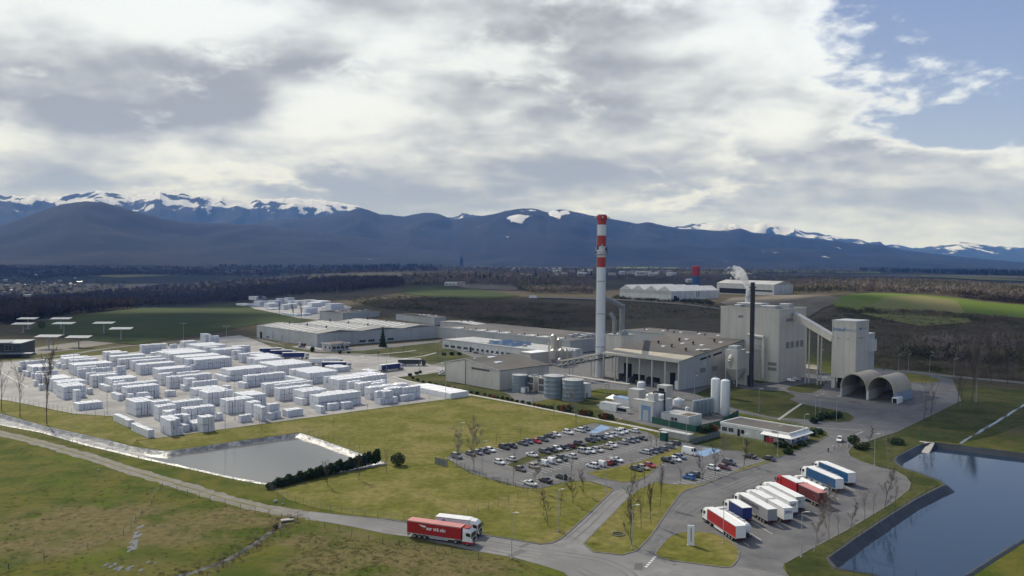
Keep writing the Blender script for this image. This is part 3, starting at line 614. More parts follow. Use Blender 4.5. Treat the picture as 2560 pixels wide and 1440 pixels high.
def wear():
    mb = MB()
    lanes = [[(900, 1303), (1017, 1318), (1194, 1352), (1300, 1370), (1400, 1384), (1500, 1400), (1560, 1425), (1590, 1450)], [(960, 1322), (1100, 1344), (1250, 1376), (1400, 1404), (1480, 1440)], [(1420, 1352), (1470, 1310), (1545, 1238), (1600, 1215)], [(1640, 1355), (1680, 1300), (1720, 1255), (1800, 1225), (1900, 1185), (2000, 1150), (2080, 1120)], [(1660, 1360), (1705, 1300), (1760, 1262), (1900, 1200), (2050, 1145)], [(2100, 1100), (2040, 1070), (1900, 1042), (1700, 998)], [(2110, 1090), (2200, 1060), (2300, 1010), (2340, 970), (2250, 960)]]
    for ln in lanes:
        c = [P(*p) for p in catmull(ln, 6, False)]
        for o in (-.95, .95):
            zk = .0412 + .0008 * lanes.index(ln) + (.0004 if o > 0 else 0); s = strip(c, .55, .0, zk, off=o); mb.add(s.v, s.f)
    tag(mb.build('tyre_tracks', K['asphalt_track']), kind='structure')
    for k in range(26):
        x, y = rw.choice([(1750, 1240), (1900, 1190), (2000, 1290), (2100, 1250), (1600, 1420), (1300, 1372), (1850, 1400), (2200, 1020), (2250, 990), (2150, 1180), (1450, 1140), (1350, 1110)]); c = P(x + rw.gauss(0, 30), y + rw.gauss(0, 10)); a = rw.uniform(0, 3); l, w = rw.uniform(1.5, 5), rw.uniform(.8, 2)
        if not inside(c.x, c.y, SITE_ROAD): continue
        u, v = Vector((math.cos(a), math.sin(a))) * l / 2, Vector((-math.sin(a), math.cos(a))) * w / 2; sheet('asphalt_repair', [tuple(Vector(c[:2]) + u + v), tuple(Vector(c[:2]) - u + v), tuple(Vector(c[:2]) - u - v), tuple(Vector(c[:2]) + u - v)], .0445 + .004 + k * .0004, K['asphalt_dark'])
wear()
for pp in ([(1470, 1082), (1503, 1062), (1528, 1070), (1490, 1084)], [(1736, 1132), (1780, 1119), (1806, 1126), (1760, 1142)]): sheet('disabled_parking_bay', px_poly(pp), 0.05, K['bluepaint'])
sheet('yard_line_markings', px_poly([(0, 0 + 930), (2, 930), (70, 968), (68, 968)]), 0.04, K['paint'])
# ------------------------------------------------------------------ far land: fields, hills, woods
def far_sheet(name, pp, m, off=0.35, seg=26):
    """a field laid on the rolling land"""
    poly = [tuple(Pg(*p)[:2]) for p in pp]
    bm = bmesh.new(); vs = [bm.verts.new((x, y, 0)) for x, y in poly]; bm.faces.new(vs); bmesh.ops.triangulate(bm, faces=bm.faces)
    for _ in range(6):
        es = [e for e in bm.edges if e.calc_length() > seg]
        if not es: break
        bmesh.ops.subdivide_edges(bm, edges=es, cuts=1); bmesh.ops.triangulate(bm, faces=bm.faces)
    bmesh.ops.recalc_face_normals(bm, faces=bm.faces)
    for v in bm.verts: v.co.z = ground_z(v.co.x, v.co.y) + off
    me = bpy.data.meshes.new(name); bm.to_mesh(me); bm.free(); me.materials.append(m)
    if len(me.polygons) and me.polygons[0].normal.z < 0: me.flip_normals()
    return tag(put(name, me), kind='structure')
far_sheet('green_field', [(60, 832), (130, 797), (330, 772), (520, 762), (596, 757), (640, 775), (780, 803), (640, 812), (500, 838), (340, 862), (200, 850)], K['crop_dark'])
far_sheet('green_field', [(1010, 720), (1100, 718), (1200, 724), (1300, 740), (1230, 752), (1090, 745), (1000, 735)], K['crop_dark'], 0.6)
far_sheet('crop_field', [(2065, 748), (2120, 738), (2200, 733), (2330, 740), (2460, 756), (2640, 770), (2640, 800), (2400, 780), (2200, 772), (2090, 768)], K['crop'], 0.6)
far_sheet('pale_field', [(2150, 768), (2210, 745), (2300, 741), (2390, 752), (2430, 775), (2300, 773)], K['crop_pale'], 1.0)
far_sheet('gravel_pit', [(1800, 758), (1830, 745), (1950, 738), (2060, 738), (2110, 752), (2060, 770), (2010, 800), (1960, 790), (1830, 770)], K['earth'], 0.6)
far_sheet('farm_field', [(1120, 712), (1250, 708), (1300, 716), (1290, 726), (1170, 722)], K['earth'], 0.7)
far_sheet('country_road', [(1320, 743), (1400, 745), (1560, 750), (1700, 760), (1800, 772), (1800, 775), (1700, 763), (1560, 753), (1400, 747.5), (1320, 745.5)], K['gravel'], 0.9)
far_sheet('rail_path', [(2190, 931), (2260, 925), (2370, 938), (2640, 962), (2640, 967), (2370, 943), (2260, 929), (2195, 935)], K['gravel'], 0.12)
for pp, m in (([(1540, 668), (1700, 668), (1700, 672), (1540, 673)], 'crop'), ([(1900, 676), (2200, 680), (2200, 684), (1900, 681)], 'crop'), ([(210, 690), (400, 686), (420, 690), (300, 695)], 'crop_pale'), ([(540, 680), (640, 676), (650, 681), (560, 684)], 'earth'), ([(1560, 675), (1860, 680), (1880, 686), (1600, 683)], 'crop_pale'), ([(90, 662), (190, 660), (200, 663), (100, 665)], 'crop_pale'), ([(540, 655), (600, 654), (600, 657), (540, 658)], 'crop_pale'), ([(2300, 690), (2560, 701), (2560, 704), (2320, 693)], 'crop')):
    far_sheet('distant_field', pp, K[m], 2.0, 120)
# ---- mountains
def mountain_material():
    m = bpy.data.materials.new('mountain'); m.use_nodes = True; t = m.node_tree; b = t.nodes['Principled BSDF']; b.inputs['Roughness'].default_value = 0.95; b.inputs['Specular IOR Level'].default_value = 0.05
    g = N(t, 'ShaderNodeNewGeometry'); pos = g.outputs['Position']
    def nz(s, d=8, r=0.6, st=(1, 1, 1)):
        mp = N(t, 'ShaderNodeMapping'); mp.inputs['Scale'].default_value = st; t.links.new(pos, mp.inputs['Vector'])
        n = N(t, 'ShaderNodeTexNoise'); n.inputs['Scale'].default_value = s; n.inputs['Detail'].default_value = d; n.inputs['Roughness'].default_value = r
        t.links.new(mp.outputs[0], n.inputs['Vector']); return n.outputs['Fac']
    a = N(t, 'ShaderNodeAttribute'); a.attribute_name = 'snow'
    rock = mixc(t, smooth(t, nz(0.0012), 0.38, 0.62), (0.006, 0.010, 0.014, 1), (0.018, 0.021, 0.028, 1))  # rock darkened to carry the cloud shadow over the mountains
    rock = mixc(t, math_node(t, 'MULTIPLY', smooth(t, nz(0.004, 9, 0.65), 0.5, 0.68), 0.5), rock, (0.034, 0.036, 0.040, 1))
    streak = nz(0.0035, 9, 0.68, (1.0, 0.35, 0.5))
    f = smooth(t, math_node(t, 'ADD', a.outputs['Fac'], math_node(t, 'MULTIPLY_ADD', streak, 2.6, -1.3)), 0.42, 0.56)
    t.links.new(mixc(t, f, rock, (0.60, 0.62, 0.66, 1)), b.inputs['Base Color']); return m  # snow dimmed bluish: shade from the clouds is in its colour
K['mountain'] = mountain_material()
def lerp_prof(prof, x):
    for (x0, y0), (x1, y1) in zip(prof, prof[1:]):
        if x0 <= x <= x1: return y0 + (y1 - y0) * (x - x0) / (x1 - x0)
    return prof[0][1] if x < prof[0][0] else prof[-1][1]
def mountain(name, prof, D, W, snow_z, snow_amt, seed, rough=1.0, step=5, patches=()):
    xs = list(range(int(prof[0][0]), int(prof[-1][0]) + 1, step)); rowsN = 36; vs = []; sn = []
    for x in xs:
        d0 = ray(x, lerp_prof(prof, x)); az = Vector((d0[0], d0[1], 0)).normalized()
        for r_ in range(rowsN + 1):
            tt = -1 + 1.5 * r_ / rowsN
            y = lerp_prof(prof, x) + (noise.noise(Vector((x / 26, seed, 0))) * 2.2 + noise.noise(Vector((x / 9, seed, 3))) * 1.1) * rough
            zr = CAM_H + D * (-(ray(x, y)[2]) * -1) / math.hypot(ray(x, y)[0], ray(x, y)[1])
            p = az * (D + tt * W)
            k = 1 - abs(tt) if tt < 0 else 1 - tt * 1.2
            k = max(0.0, k)
            rid = 1 - abs(noise.noise(Vector((p.x / 1150, p.y / 2200, seed)))) * 2
            rid2 = 1 - abs(noise.noise(Vector((p.x / 380, p.y / 700, seed + 5)))) * 2
            z = zr * (k ** 1.15) * (1 - 0.55 * (1 - k) ** 0.6 * (1 - rid) * smst(1 - k, 0, 0.25)) + zr * 0.09 * rid2 * smst(1 - k, 0.0, 0.2) * k
            z = min(z, zr * (1 - 0.10 * (1 - k)))
            if tt <= -0.999: z = -30
            vs.append((p.x, p.y, z))
            s = smst(z, snow_z - 420, snow_z + 260) * snow_amt + 0.45 * (rid - 0.55) * smst(z, snow_z - 450, snow_z)
            s += 0.85 * noise.noise(Vector((p.x / 300, p.y / 300, z / 150))) * smst(z, snow_z - 350, snow_z)
            for (ax, ay, wx, wy) in patches:
                q = proj((p.x, p.y, z)); e = ((q[0] - ax) / wx) ** 2 + ((q[1] - ay) / wy) ** 2
                s = max(s, 0.95 * (1 - smst(e, 0.1, 1.6)))
            sn.append(s)
    R1 = rowsN + 1
    mb = MB(); mb.add(vs, [(c * R1 + r_, (c + 1) * R1 + r_, (c + 1) * R1 + r_ + 1, c * R1 + r_ + 1) for c in range(len(xs) - 1) for r_ in range(rowsN)])
    me = mb.mesh(name, K['mountain'], True); at = me.attributes.new('snow', 'FLOAT', 'POINT'); at.data.foreach_set('value', sn)
    return tag(put(name, me), kind='structure')
mountain('snowy_mountains', [(-420, 520), (-250, 505), (-100, 498), (0, 487), (50, 492), (85, 488), (130, 496), (170, 486), (250, 478), (330, 490), (400, 480), (470, 487), (540, 492), (600, 500), (622, 506), (650, 497), (720, 495), (790, 499), (830, 505), (880, 511), (930, 531), (980, 546), (1100, 548), (1180, 533), (1240, 545), (1400, 560)], 16000, 4800, 1060, 0.72, 1.0, 2.8)
mountain('snowy_mountains', [(1500, 575), (1600, 560), (1645, 560), (1670, 566), (1710, 563), (1780, 556), (1820, 561), (1870, 562), (1905, 558), (1960, 566), (2010, 578), (2060, 586), (2130, 597), (2200, 608), (2260, 625), (2320, 640)], 17500, 4200, 640, 1.0, 4.0, 2.0)
mountain('distant_mountains', [(2080, 640), (2160, 622), (2240, 609), (2280, 620), (2320, 617), (2360, 613), (2405, 604), (2440, 611), (2500, 616), (2560, 620), (2640, 612), (2760, 625), (2900, 640)], 20000, 4200, 560, 0.75, 8.0, 1.6)
mountain('dark_mountains', [(600, 560), (700, 548), (780, 545), (860, 530), (900, 519), (950, 535), (1010, 541), (1060, 531), (1100, 535), (1130, 549), (1190, 541), (1230, 536), (1290, 522), (1330, 521), (1370, 530), (1400, 523), (1440, 530), (1490, 541), (1550, 551), (1592, 559), (1622, 555), (1660, 564), (1700, 571), (1800, 577), (1850, 571), (1885, 582), (1950, 586), (2000, 592), (2080, 601), (2150, 609), (2200, 613), (2250, 624), (2320, 632), (2400, 641), (2480, 649), (2560, 655), (2700, 660)], 11500, 4300, 1000, 0.55, 2.0, 0.8,
         patches=((1300, 545, 36, 9), (1390, 535, 22, 10), (1412, 530, 14, 6), (725, 512, 26, 6)))
mountain('dark_hill', [(-420, 600), (-250, 598), (-100, 592), (0, 567), (80, 536), (150, 511), (210, 503), (260, 506), (330, 526), (400, 545), (460, 556), (540, 558), (640, 562), (760, 575), (880, 590), (1000, 605), (1150, 625)], 9300, 3300, 3000, 0, 6.0, 0.5)
# ---- woods: thousands of bare trees merged into one mass each
def tree_template(n_tw, h=1.0, w=0.30, seed=0, conifer=False, shrub=False):
    rd = random.Random(seed); v = []; f = []
    def tri(a, b, c): k = len(v); v.extend((a, b, c)); f.append((k, k + 1, k + 2))
    if not shrub:
        for q in range(3):
            a = 2.1 * q; r_ = 0.016
            tri((r_ * math.cos(a), r_ * math.sin(a), 0), (r_ * math.cos(a + 2.1), r_ * math.sin(a + 2.1), 0), (0, 0, h * 0.9))
    for i in range(n_tw):
        a = rd.uniform(0, 6.283)
        if conifer:
            t = rd.random() ** 0.8; z0 = h * (0.08 + 0.9 * t); rr = w * (1 - t) * rd.uniform(0.5, 1.0); s = 0.05 + 0.12 * (1 - t)
            c = Vector((rr * math.cos(a), rr * math.sin(a), z0 - rr * 0.3)); tri(Vector((0, 0, z0 + .05)), c + Vector((-s * math.sin(a), s * math.cos(a), 0)), c - Vector((-s * math.sin(a), s * math.cos(a), 0.02)))
        else:
            el = rd.uniform(0.35, 1.35) if not shrub else rd.uniform(0.2, 1.5); base = rd.uniform(0.22, 0.62) * h if not shrub else rd.uniform(0, .35) * h
            L = rd.uniform(0.2, 0.44) * h; ox, oy = rd.gauss(0, w * .30), rd.gauss(0, w * .30)
            d = Vector((math.cos(a) * math.cos(el), math.sin(a) * math.cos(el), math.sin(el))); p = Vector((ox, oy, base)); q = p + d * L
            s = Vector((-math.sin(a), math.cos(a), rd.uniform(-.4, .4))) * rd.uniform(0.014, 0.034)
            tri(p + s, p - s, q)
            q2 = p + d * L * 0.55; e = (d + Vector((rd.gauss(0, .6), rd.gauss(0, .6), rd.uniform(0, .5)))).normalized() * L * 0.6
            tri(q2 + s * .7, q2 - s * .7, q2 + e)
    return np.array([tuple(p) for p in v], dtype=np.float32), np.array(f, dtype=np.int32)
TT = [tree_template(34, seed=i, w=0.34) for i in range(5)]
TS = [tree_template(34, seed=20 + i, w=0.75, h=0.9, shrub=True) for i in range(4)]
TCN = [tree_template(46, seed=40 + i, w=0.20, conifer=True) for i in range(3)]
def merged(name, temps, pts, m, label, cat, kind='stuff'):
    """pts: rows of x, y, z, height, width factor"""
    VV, FF = [], []; k = 0
    for i, (x, y, z, h, w) in enumerate(pts):
        v, f = temps[i % len(temps)]; a = rng.uniform(0, 6.283); c, s = math.cos(a), math.sin(a)
        o = np.empty_like(v); o[:, 0] = (v[:, 0] * c - v[:, 1] * s) * h * w + x; o[:, 1] = (v[:, 0] * s + v[:, 1] * c) * h * w + y; o[:, 2] = v[:, 2] * h + z
        VV.append(o); FF.append(f + k); k += len(v)
    V = np.concatenate(VV); F = np.concatenate(FF)
    me = bpy.data.meshes.new(name); me.vertices.add(len(V)); me.vertices.foreach_set('co', V.ravel()); me.loops.add(len(F) * 3); me.loops.foreach_set('vertex_index', F.ravel())
    me.polygons.add(len(F)); me.polygons.foreach_set('loop_start', np.arange(0, len(F) * 3, 3, dtype=np.int32)); me.polygons.foreach_set('loop_total', np.full(len(F), 3, dtype=np.int32)); me.materials.append(m); me.update(calc_edges=True)
    return tag(put(name, me), label, cat, kind=kind)
def scatter(pp, n, h0, h1, w0=0.8, w1=1.25, clump=0.0):
    xs = [p[0] for p in pp]; ys = [p[1] for p in pp]; out = []
    guard = 0
    while len(out) < n and guard < n * 40:
        guard += 1
        x, y = rng.uniform(min(xs), max(xs)), rng.uniform(min(ys), max(ys))
        if not inside(x, y, pp): continue
        p = Pg(x, y)
        if clump and noise.noise(Vector((p.x / 45, p.y / 45, 3.3))) < clump * rng.uniform(-1, 1): continue
        out.append((p.x, p.y, p.z - 0.2, rng.uniform(h0, h1), rng.uniform(w0, w1)))
    return out
merged('bare_woodland', TT, scatter([(-60, 805), (-60, 775), (60, 752), (200, 738), (400, 716), (640, 700), (820, 694), (1000, 698), (1010, 716), (880, 730), (760, 738), (640, 752), (560, 758), (300, 774), (130, 792), (40, 812)], 4800, 12, 16, 1.0, 1.6), K['wood_far'], 'dark bare woodland running behind the storage yard', 'woodland')
merged('bare_woodland', TT, scatter([(1010, 716), (1000, 690), (1250, 676), (1480, 684), (1480, 735), (1330, 735), (1270, 716), (1120, 712)], 2000, 8, 14, 1.1, 1.8), K['wood_brown'], 'brown bare trees in front of the distant village', 'woodland')
merged('bare_woodland', TT, scatter([(1520, 694), (1900, 696), (1960, 690), (2300, 700), (2640, 735), (2640, 766), (2450, 750), (2330, 736), (2120, 732), (1960, 734), (1940, 714), (1800, 702), (1560, 706)], 2800, 8, 14, 1.2, 1.9), K['wood_brown'], 'brown bare trees behind the bright green crop field', 'woodland')
merged('scrub', TS, scatter([(2210, 925), (2040, 840), (2020, 800), (2120, 785), (2300, 783), (2640, 806), (2640, 958), (2440, 945), (2330, 928)], 4600, 2.5, 5.0, .8, 1.5, 0), K['scrub'], 'dark bare scrub covering the slope right of the silo tower', 'scrub')
merged('bare_woodland', TT, scatter([(2230, 905), (2300, 855), (2640, 860), (2640, 935), (2450, 925)], 320, 8, 12, 1.0, 1.6, 0.3), K['wood_brown'], 'bare thicket trees standing above the scrub on the right', 'woodland')
merged('scrub', TS, scatter([(830, 742), (1000, 740), (1330, 755), (1490, 765), (1500, 815), (1380, 822), (1230, 808), (1120, 790), (950, 772)], 4600, 2.0, 5.0, .8, 1.5, 0), K['scrub'], 'bushy scrub between the low plant roofs and the field', 'scrub')
merged('scrub', TS, scatter([(1570, 752), (1690, 755), (1800, 765), (1800, 795), (1600, 798), (1500, 800), (1500, 770)], 1100, 1.5, 4, .8, 1.4, 0), K['scrub'], 'low scrub behind the chimney ducts', 'scrub')
merged('hedgerow', TS, scatter([(1530, 741), (1600, 742), (1760, 752), (1790, 757), (1780, 762), (1640, 754), (1530, 748)], 260, 4, 7, .9, 1.4), K['wood_dark'], 'dark hedge in front of the sawtooth roofed factory', 'hedge')
merged('hedgerow', TS, scatter([(2100, 770), (2330, 780), (2540, 796), (2540, 806), (2300, 792), (2080, 782)], 420, 4, 7, .9, 1.4), K['scrub'], 'dark hedge along the near edge of the crop field', 'hedge')
merged('conifer_forest', TCN, scatter([(2140, 668), (2300, 670), (2640, 682), (2640, 694), (2400, 686), (2150, 678)], 900, 18, 26, 1.2, 2.0), K['wood_dark'], 'black green conifer forest beyond the crop field', 'forest')
merged('conifer_forest', TCN, scatter([(1560, 660), (1610, 660), (1612, 664), (1560, 664)], 60, 16, 24, 1.2, 2.0), K['wood_dark'], 'dark conifer copse right of the striped chimney', 'forest')
merged('distant_forest', TT, scatter([(-60, 690), (-60, 661), (300, 658), (700, 660), (1000, 664), (1100, 668), (1100, 678), (900, 684), (640, 692), (300, 688), (100, 700)], 3200, 12, 18, 1.6, 2.8), K['wood_far'], 'far belt of forest in the valley below the mountains', 'forest')
merged('distant_forest', TCN, scatter([(300, 660), (640, 656.5), (1000, 661), (1110, 669), (900, 672), (520, 669)], 900, 18, 28, 1.6, 2.6), K['wood_dark'], 'dark conifers in the far valley forest', 'forest')
merged('distant_forest', TT, scatter([(1100, 668), (1480, 664), (1900, 668), (2150, 670), (2200, 682), (1900, 690), (1600, 684), (1300, 678), (1100, 682)], 1100, 10, 18, 1.5, 2.5), K['wood_brown'], 'scattered trees among the far fields and houses', 'forest')
merged('distant_forest', TT, scatter([(-60, 760), (-60, 700), (160, 700), (330, 706), (300, 724), (100, 742)], 420, 8, 14, 1.2, 2.0), K['wood_far'], 'trees among the town roofs in the valley at far left', 'trees')
merged('conifer_trees', TCN, scatter([(1000, 700), (1250, 668), (1480, 676), (1480, 700), (1200, 706)], 46, 12, 20, 1.2, 2.0), K['wood_dark'], 'dark conifers dotted among the village trees left of the chimney', 'trees')
# rough tussocks of the meadow
merged('grass_tussocks', [(v * np.array([1, 1, .55], dtype=np.float32), f) for v, f in TS], [(x, y, -0.05, rng.uniform(.35, 0.95), rng.uniform(1.0, 1.8)) for (x, y, z, h, w) in
       scatter([(1030, 1352), (1200, 1386), (1300, 1402), (1400, 1440), (1300, 1440), (700, 1440), (760, 1330), (900, 1350)], 900, .4, .9, clump=0.6) + scatter([(0, 1100), (300, 1190), (560, 1262), (720, 1300), (600, 1380), (400, 1440), (0, 1440)], 1100, .4, .9, clump=0.7)], K['tuft'], 'rough grass tussocks of the foreground meadow', 'grass')
bank = []
for p in st:
    for _ in range(9): bank.append((p.x + rng.normal(0, 2.0), p.y + rng.normal(0, 2.2), -.05, rng.uniform(.35, 1.0), rng.uniform(1.0, 1.7)))
merged('reed_bank', [(v * np.array([1, 1, .8], dtype=np.float32), f) for v, f in TS], [b for b in bank if True], K['scrub'], 'brown reeds and rushes lining the little stream', 'reeds')
# ------------------------------------------------------------------ buildings of the plant.  local x runs along the grid away to the right, local y away to the left
def site(name, px, py, xr, xl, label, cat, group=None):
    p = P(px, py); r = empty(name, p, SITE, label, cat, group)
    return r, p, reach(p, AX, xr) if xr else 0, reach(p, -BX, xl) if xl else 0
def on_face(mb, face, u0, u1, d0, d1, z0, z1, off=0.0):
    """box on a facade; d = distance out of the wall"""
    if face == 'R': mb.box(u0, u1, off - d1, off - d0, z0, z1)
    else: mb.box(off - d1, off - d0, u0, u1, z0, z1)
def window(root, face, u0, u1, z0, z1, off=0.0, m='glass', bars=0):
    f = MB(); t = 0.09
    on_face(f, face, u0 - t, u1 + t, -.05, 0.10, z1, z1 + t, off); on_face(f, face, u0 - t, u1 + t, -.05, 0.14, z0 - t, z0, off)
    on_face(f, face, u0 - t, u0, -.05, 0.10, z0, z1, off); on_face(f, face, u1, u1 + t, -.05, 0.10, z0, z1, off)
    for k in range(bars):
        u = u0 + (u1 - u0) * (k + 1) / (bars + 1); on_face(f, face, u - .04, u + .04, -.05, 0.08, z0, z1, off)
    w = f.build('window', K['frame'], root)
    g = MB(); on_face(g, face, u0, u1, -.04, 0.03, z0, z1, off); g.build('pane', K[m], w); return w
def louvre(root, face, u0, u1, z0, z1, off=0.0):
    b = MB(); on_face(b, face, u0, u1, -.05, 0.05, z0, z1, off); f = b.build('louvre_panel', K['louvre'], root)
    s = MB(); n = max(3, int((z1 - z0) / 0.45))
    for k in range(n): z = z0 + (z1 - z0) * (k + .3) / n; on_face(s, face, u0, u1, 0.03, 0.14, z, z + 0.12, off)
    s.build('slats', K['galv'], f)
def door(root, face, u0, u1, z0, z1, off=0.0, m='void'):
    b = MB(); on_face(b, face, u0, u1, -.05, 0.04, z0, z1, off); d = b.build('door', K[m], root)
    f = MB(); on_face(f, face, u0 - .15, u0, -.05, .12, z0, z1 + .15, off); on_face(f, face, u1, u1 + .15, -.05, .12, z0, z1 + .15, off); on_face(f, face, u0, u1, -.05, .12, z1, z1 + .15, off); f.build('door_frame', K['frame'], d)
def wall_seams(root, face, L, z0, z1, n, off=0.0, m='seam'):
    for k in range(1, n):
        u = L * k / n; b = MB(); on_face(b, face, u - .07, u + .07, -.02, 0.025, z0, z1, off); b.build('panel_joint', K[m], root)
def sky_box(root, x, y, z, s=1.6):
    b = MB(); b.bbox(x, x + s * 1.5, y, y + s, z - .1, z + .45, .12); b.build('roof_light', K['tarp'], root)
def vent(root, x, y, z, h=1.4, r=0.55):
    MB().lathe([(r * .6, z - .1), (r * .6, z + h * .55), (r * 1.1, z + h * .6), (r * 1.1, z + h * .85), (r * .3, z + h)], x, y, 10).build('roof_vent', K['chassis'], root)
# --- the long warehouse with three shallow gables
r, p, LX, LY = site('warehouse', 793, 868, 1096, 642, 'long pale grey warehouse with three low gables and white roof strips', 'warehouse')
ez = z_at(p, 834.5); rise = 1.9; pitchw = LX / 3
wall = MB().box(0, LX, 0, LY, 0, ez)
wall.build('wall', K['clad'], r)
wall_seams(r, 'L', LY, .2, ez - .1, 7); wall_seams(r, 'R', LX, .2, ez - .1, 12)
for g in range(3):
    a, b = g * pitchw, (g + 1) * pitchw; m_ = (a + b) / 2; mb = MB()
    mb.add([(a, -.3, ez), (b, -.3, ez), (m_, -.3, ez + rise), (a, LY + .3, ez), (b, LY + .3, ez), (m_, LY + .3, ez + rise)], [(0, 1, 2), (5, 4, 3), (0, 2, 5, 3), (1, 4, 5, 2), (0, 3, 4, 1)])
    rf = mb.build('roof', K['roof_mid'], r)
    MB().box(a - .25, a + .25, -.4, LY + .4, ez - .1, ez + .25).build('gutter', K['seam'], r)
    for k in range(9):
        y0 = LY * 0.16 + k * (LY * 0.80) / 9
        for s in (0, 1):
            x0, x1 = (a + 2.0, m_ - .8) if s == 0 else (m_ + .8, b - 2.0)
            zf = lambda x: ez + rise * (x - a) / (m_ - a) if s == 0 else ez + rise * (b - x) / (b - m_)
            yy = y0 + 2.9
            MB().add([(x0, y0, zf(x0) - .1), (x1, y0, zf(x1) - .1), (x1, yy, zf(x1) - .1), (x0, yy, zf(x0) - .1), (x0, y0, zf(x0) + .10), (x1, y0, zf(x1) + .10), (x1, yy, zf(x1) + .10), (x0, yy, zf(x0) + .10)],
                     [(3, 2, 1, 0), (4, 5, 6, 7), (0, 1, 5, 4), (1, 2, 6, 5), (2, 3, 7, 6), (3, 0, 4, 7)]).build('skylight_strip', K['skylight'], rf)
    for k in (0.2, .5, .8): vent(r, m_, LY * k, ez + rise, 1.9, .7)
door(r, 'L', LY * .90, LY * .90 + 4, 0, 5.2); 
for u in (36, 44, 54, 62): window(r, 'R', u, u + 5.5, 1.2, 2.8, bars=2)
window(r, 'L', LY * .78, LY * .78 + 4, 1.2, 2.4, bars=2)
MB().box(0.2, .5, 7, 7.4, 0, 3.4).bar((-.9, 7.2, 0), (-.9, 7.2, 3.2), .12).bar((-.9, 8.6, 0), (-.9, 8.6, 3.2), .12).build('external_ladder', K['galv'], r)
# little pavilion before the warehouse
r2, p2, lx, ly = site('pavilion', 828, 877, 872, 805, 'low white pavilion with dark flat roof before the warehouse', 'building')
MB().box(0, lx, 0, ly, 0, 4.2).build('wall', K['clad_white'], r2); MB().box(-1, lx + 1, -1, ly + 1, 4.2, 4.7).build('roof', K['roof_light'], r2); MB().box(.4, lx - .4, .4, ly - .4, 4.7, 4.95).build('roof_deck', K['roof'], r2)
for k in range(4): window(r2, 'R', 1 + k * lx / 4.2, 1 + k * lx / 4.2 + 2.6, 1.0, 2.8, bars=1)
for k in range(2): window(r2, 'L', 1 + k * ly / 2.2, 1 + k * ly / 2.2 + 2.0, 1.0, 2.8, bars=1)
# --- halls behind the warehouse
def hall(name, px, py, xr, xl, ytop, label, roofm='roof', wallm='clad', rise=1.2, seams=5, lights=4, vents=3):
    r, p, LX, LY = site(name, px, py, xr, xl, label, 'building'); ez = z_at(p, ytop)
    MB().box(0, LX, 0, LY, 0, ez).build('wall', K[wallm], r)
    m_ = LY / 2
    rf = MB().add([(-.3, -.3, ez), (-.3, LY + .3, ez), (-.3, m_, ez + rise), (LX + .3, -.3, ez), (LX + .3, LY + .3, ez), (LX + .3, m_, ez + rise)], [(0, 2, 1), (3, 4, 5), (0, 3, 5, 2), (2, 5, 4, 1), (0, 1, 4, 3)]).build('roof', K[roofm], r)
    wall_seams(r, 'R', LX, .2, ez - .1, seams); wall_seams(r, 'L', LY, .2, ez - .1, max(2, seams - 2))
    MB().box(-.35, LX + .35, -.38, -.28, ez - .35, ez + .08).box(-.38, -.28, -.35, LY + .35, ez - .35, ez + .08).build('parapet_trim', K['frame'], r)
    rd = random.Random(px)
    for k in range(lights): y = rd.uniform(.12, .42) * LY; sky_box(r, LX * (k + .4) / lights, y, ez + rise * y / m_)
    for k in range(vents): y = rd.uniform(.3, .48) * LY; vent(r, LX * (k + .7) / vents * .9, y, ez + rise * y / m_)
    return r, p, LX, LY, ez
h1 = hall('storage_hall', 857, 809, 949, 799, 783, 'grey storage hall behind the long warehouse beside the far bale stacks', seams=6)
door(h1[0], 'R', h1[2] * .17, h1[2] * .17 + 6, 0, 5)
hall('storage_hall', 1086, 822, 1115, 990, 794, 'small grey hall with flat vents behind the right end of the warehouse', seams=4)
hall('storage_hall', 1190, 836, 1219, 1100, 812, 'low grey hall with gable end in the middle of the plant', 'roof_light', seams=4)
# --- main production line: long roof behind the offices
r, p, LX, LY = site('production_hall', 1425, 884, 1560, 1097, 'very long low production hall with strips of roof lights behind the offices', 'building'); ez = z_at(p, 853)
MB().box(0, LX, 0, LY, 0, ez).build('wall', K['clad'], r)
MB().box(-.2, LX + .2, -.2, LY + .2, ez, ez + .35).build('roof', K['roof'], r)
wall_seams(r, 'L', LY, .2, ez - .1, 14)
MB().box(-.3, -.2, -.2, LY + .2, ez - .2, ez + .55).box(-.2, LX + .2, -.3, -.2, ez - .2, ez + .55).build('parapet_trim', K['frame'], r)
for k in range(9):
    y = LY * (.10 + .095 * k)
    if k % 4 != 3:
        for q in range(3): MB().box(2.0, 13, y + q * 2.7, y + q * 2.7 + 2.0, ez + .3, ez + .55).build('skylight_strip', K['skylight'], r)
    sky_box(r, 3, y - 2.5, ez + .35)
    vent(r, 9, y - 2, ez + .3)
for q in range(8): MB().box(LX * .3 + (q % 4) * 6, LX * .3 + (q % 4) * 6 + 3.2, 6 + (q // 4) * 9, 10 + (q // 4) * 9, ez + .3, ez + 1.6 + .6 * (q % 3)).build('roof_unit', K['galv'], r)
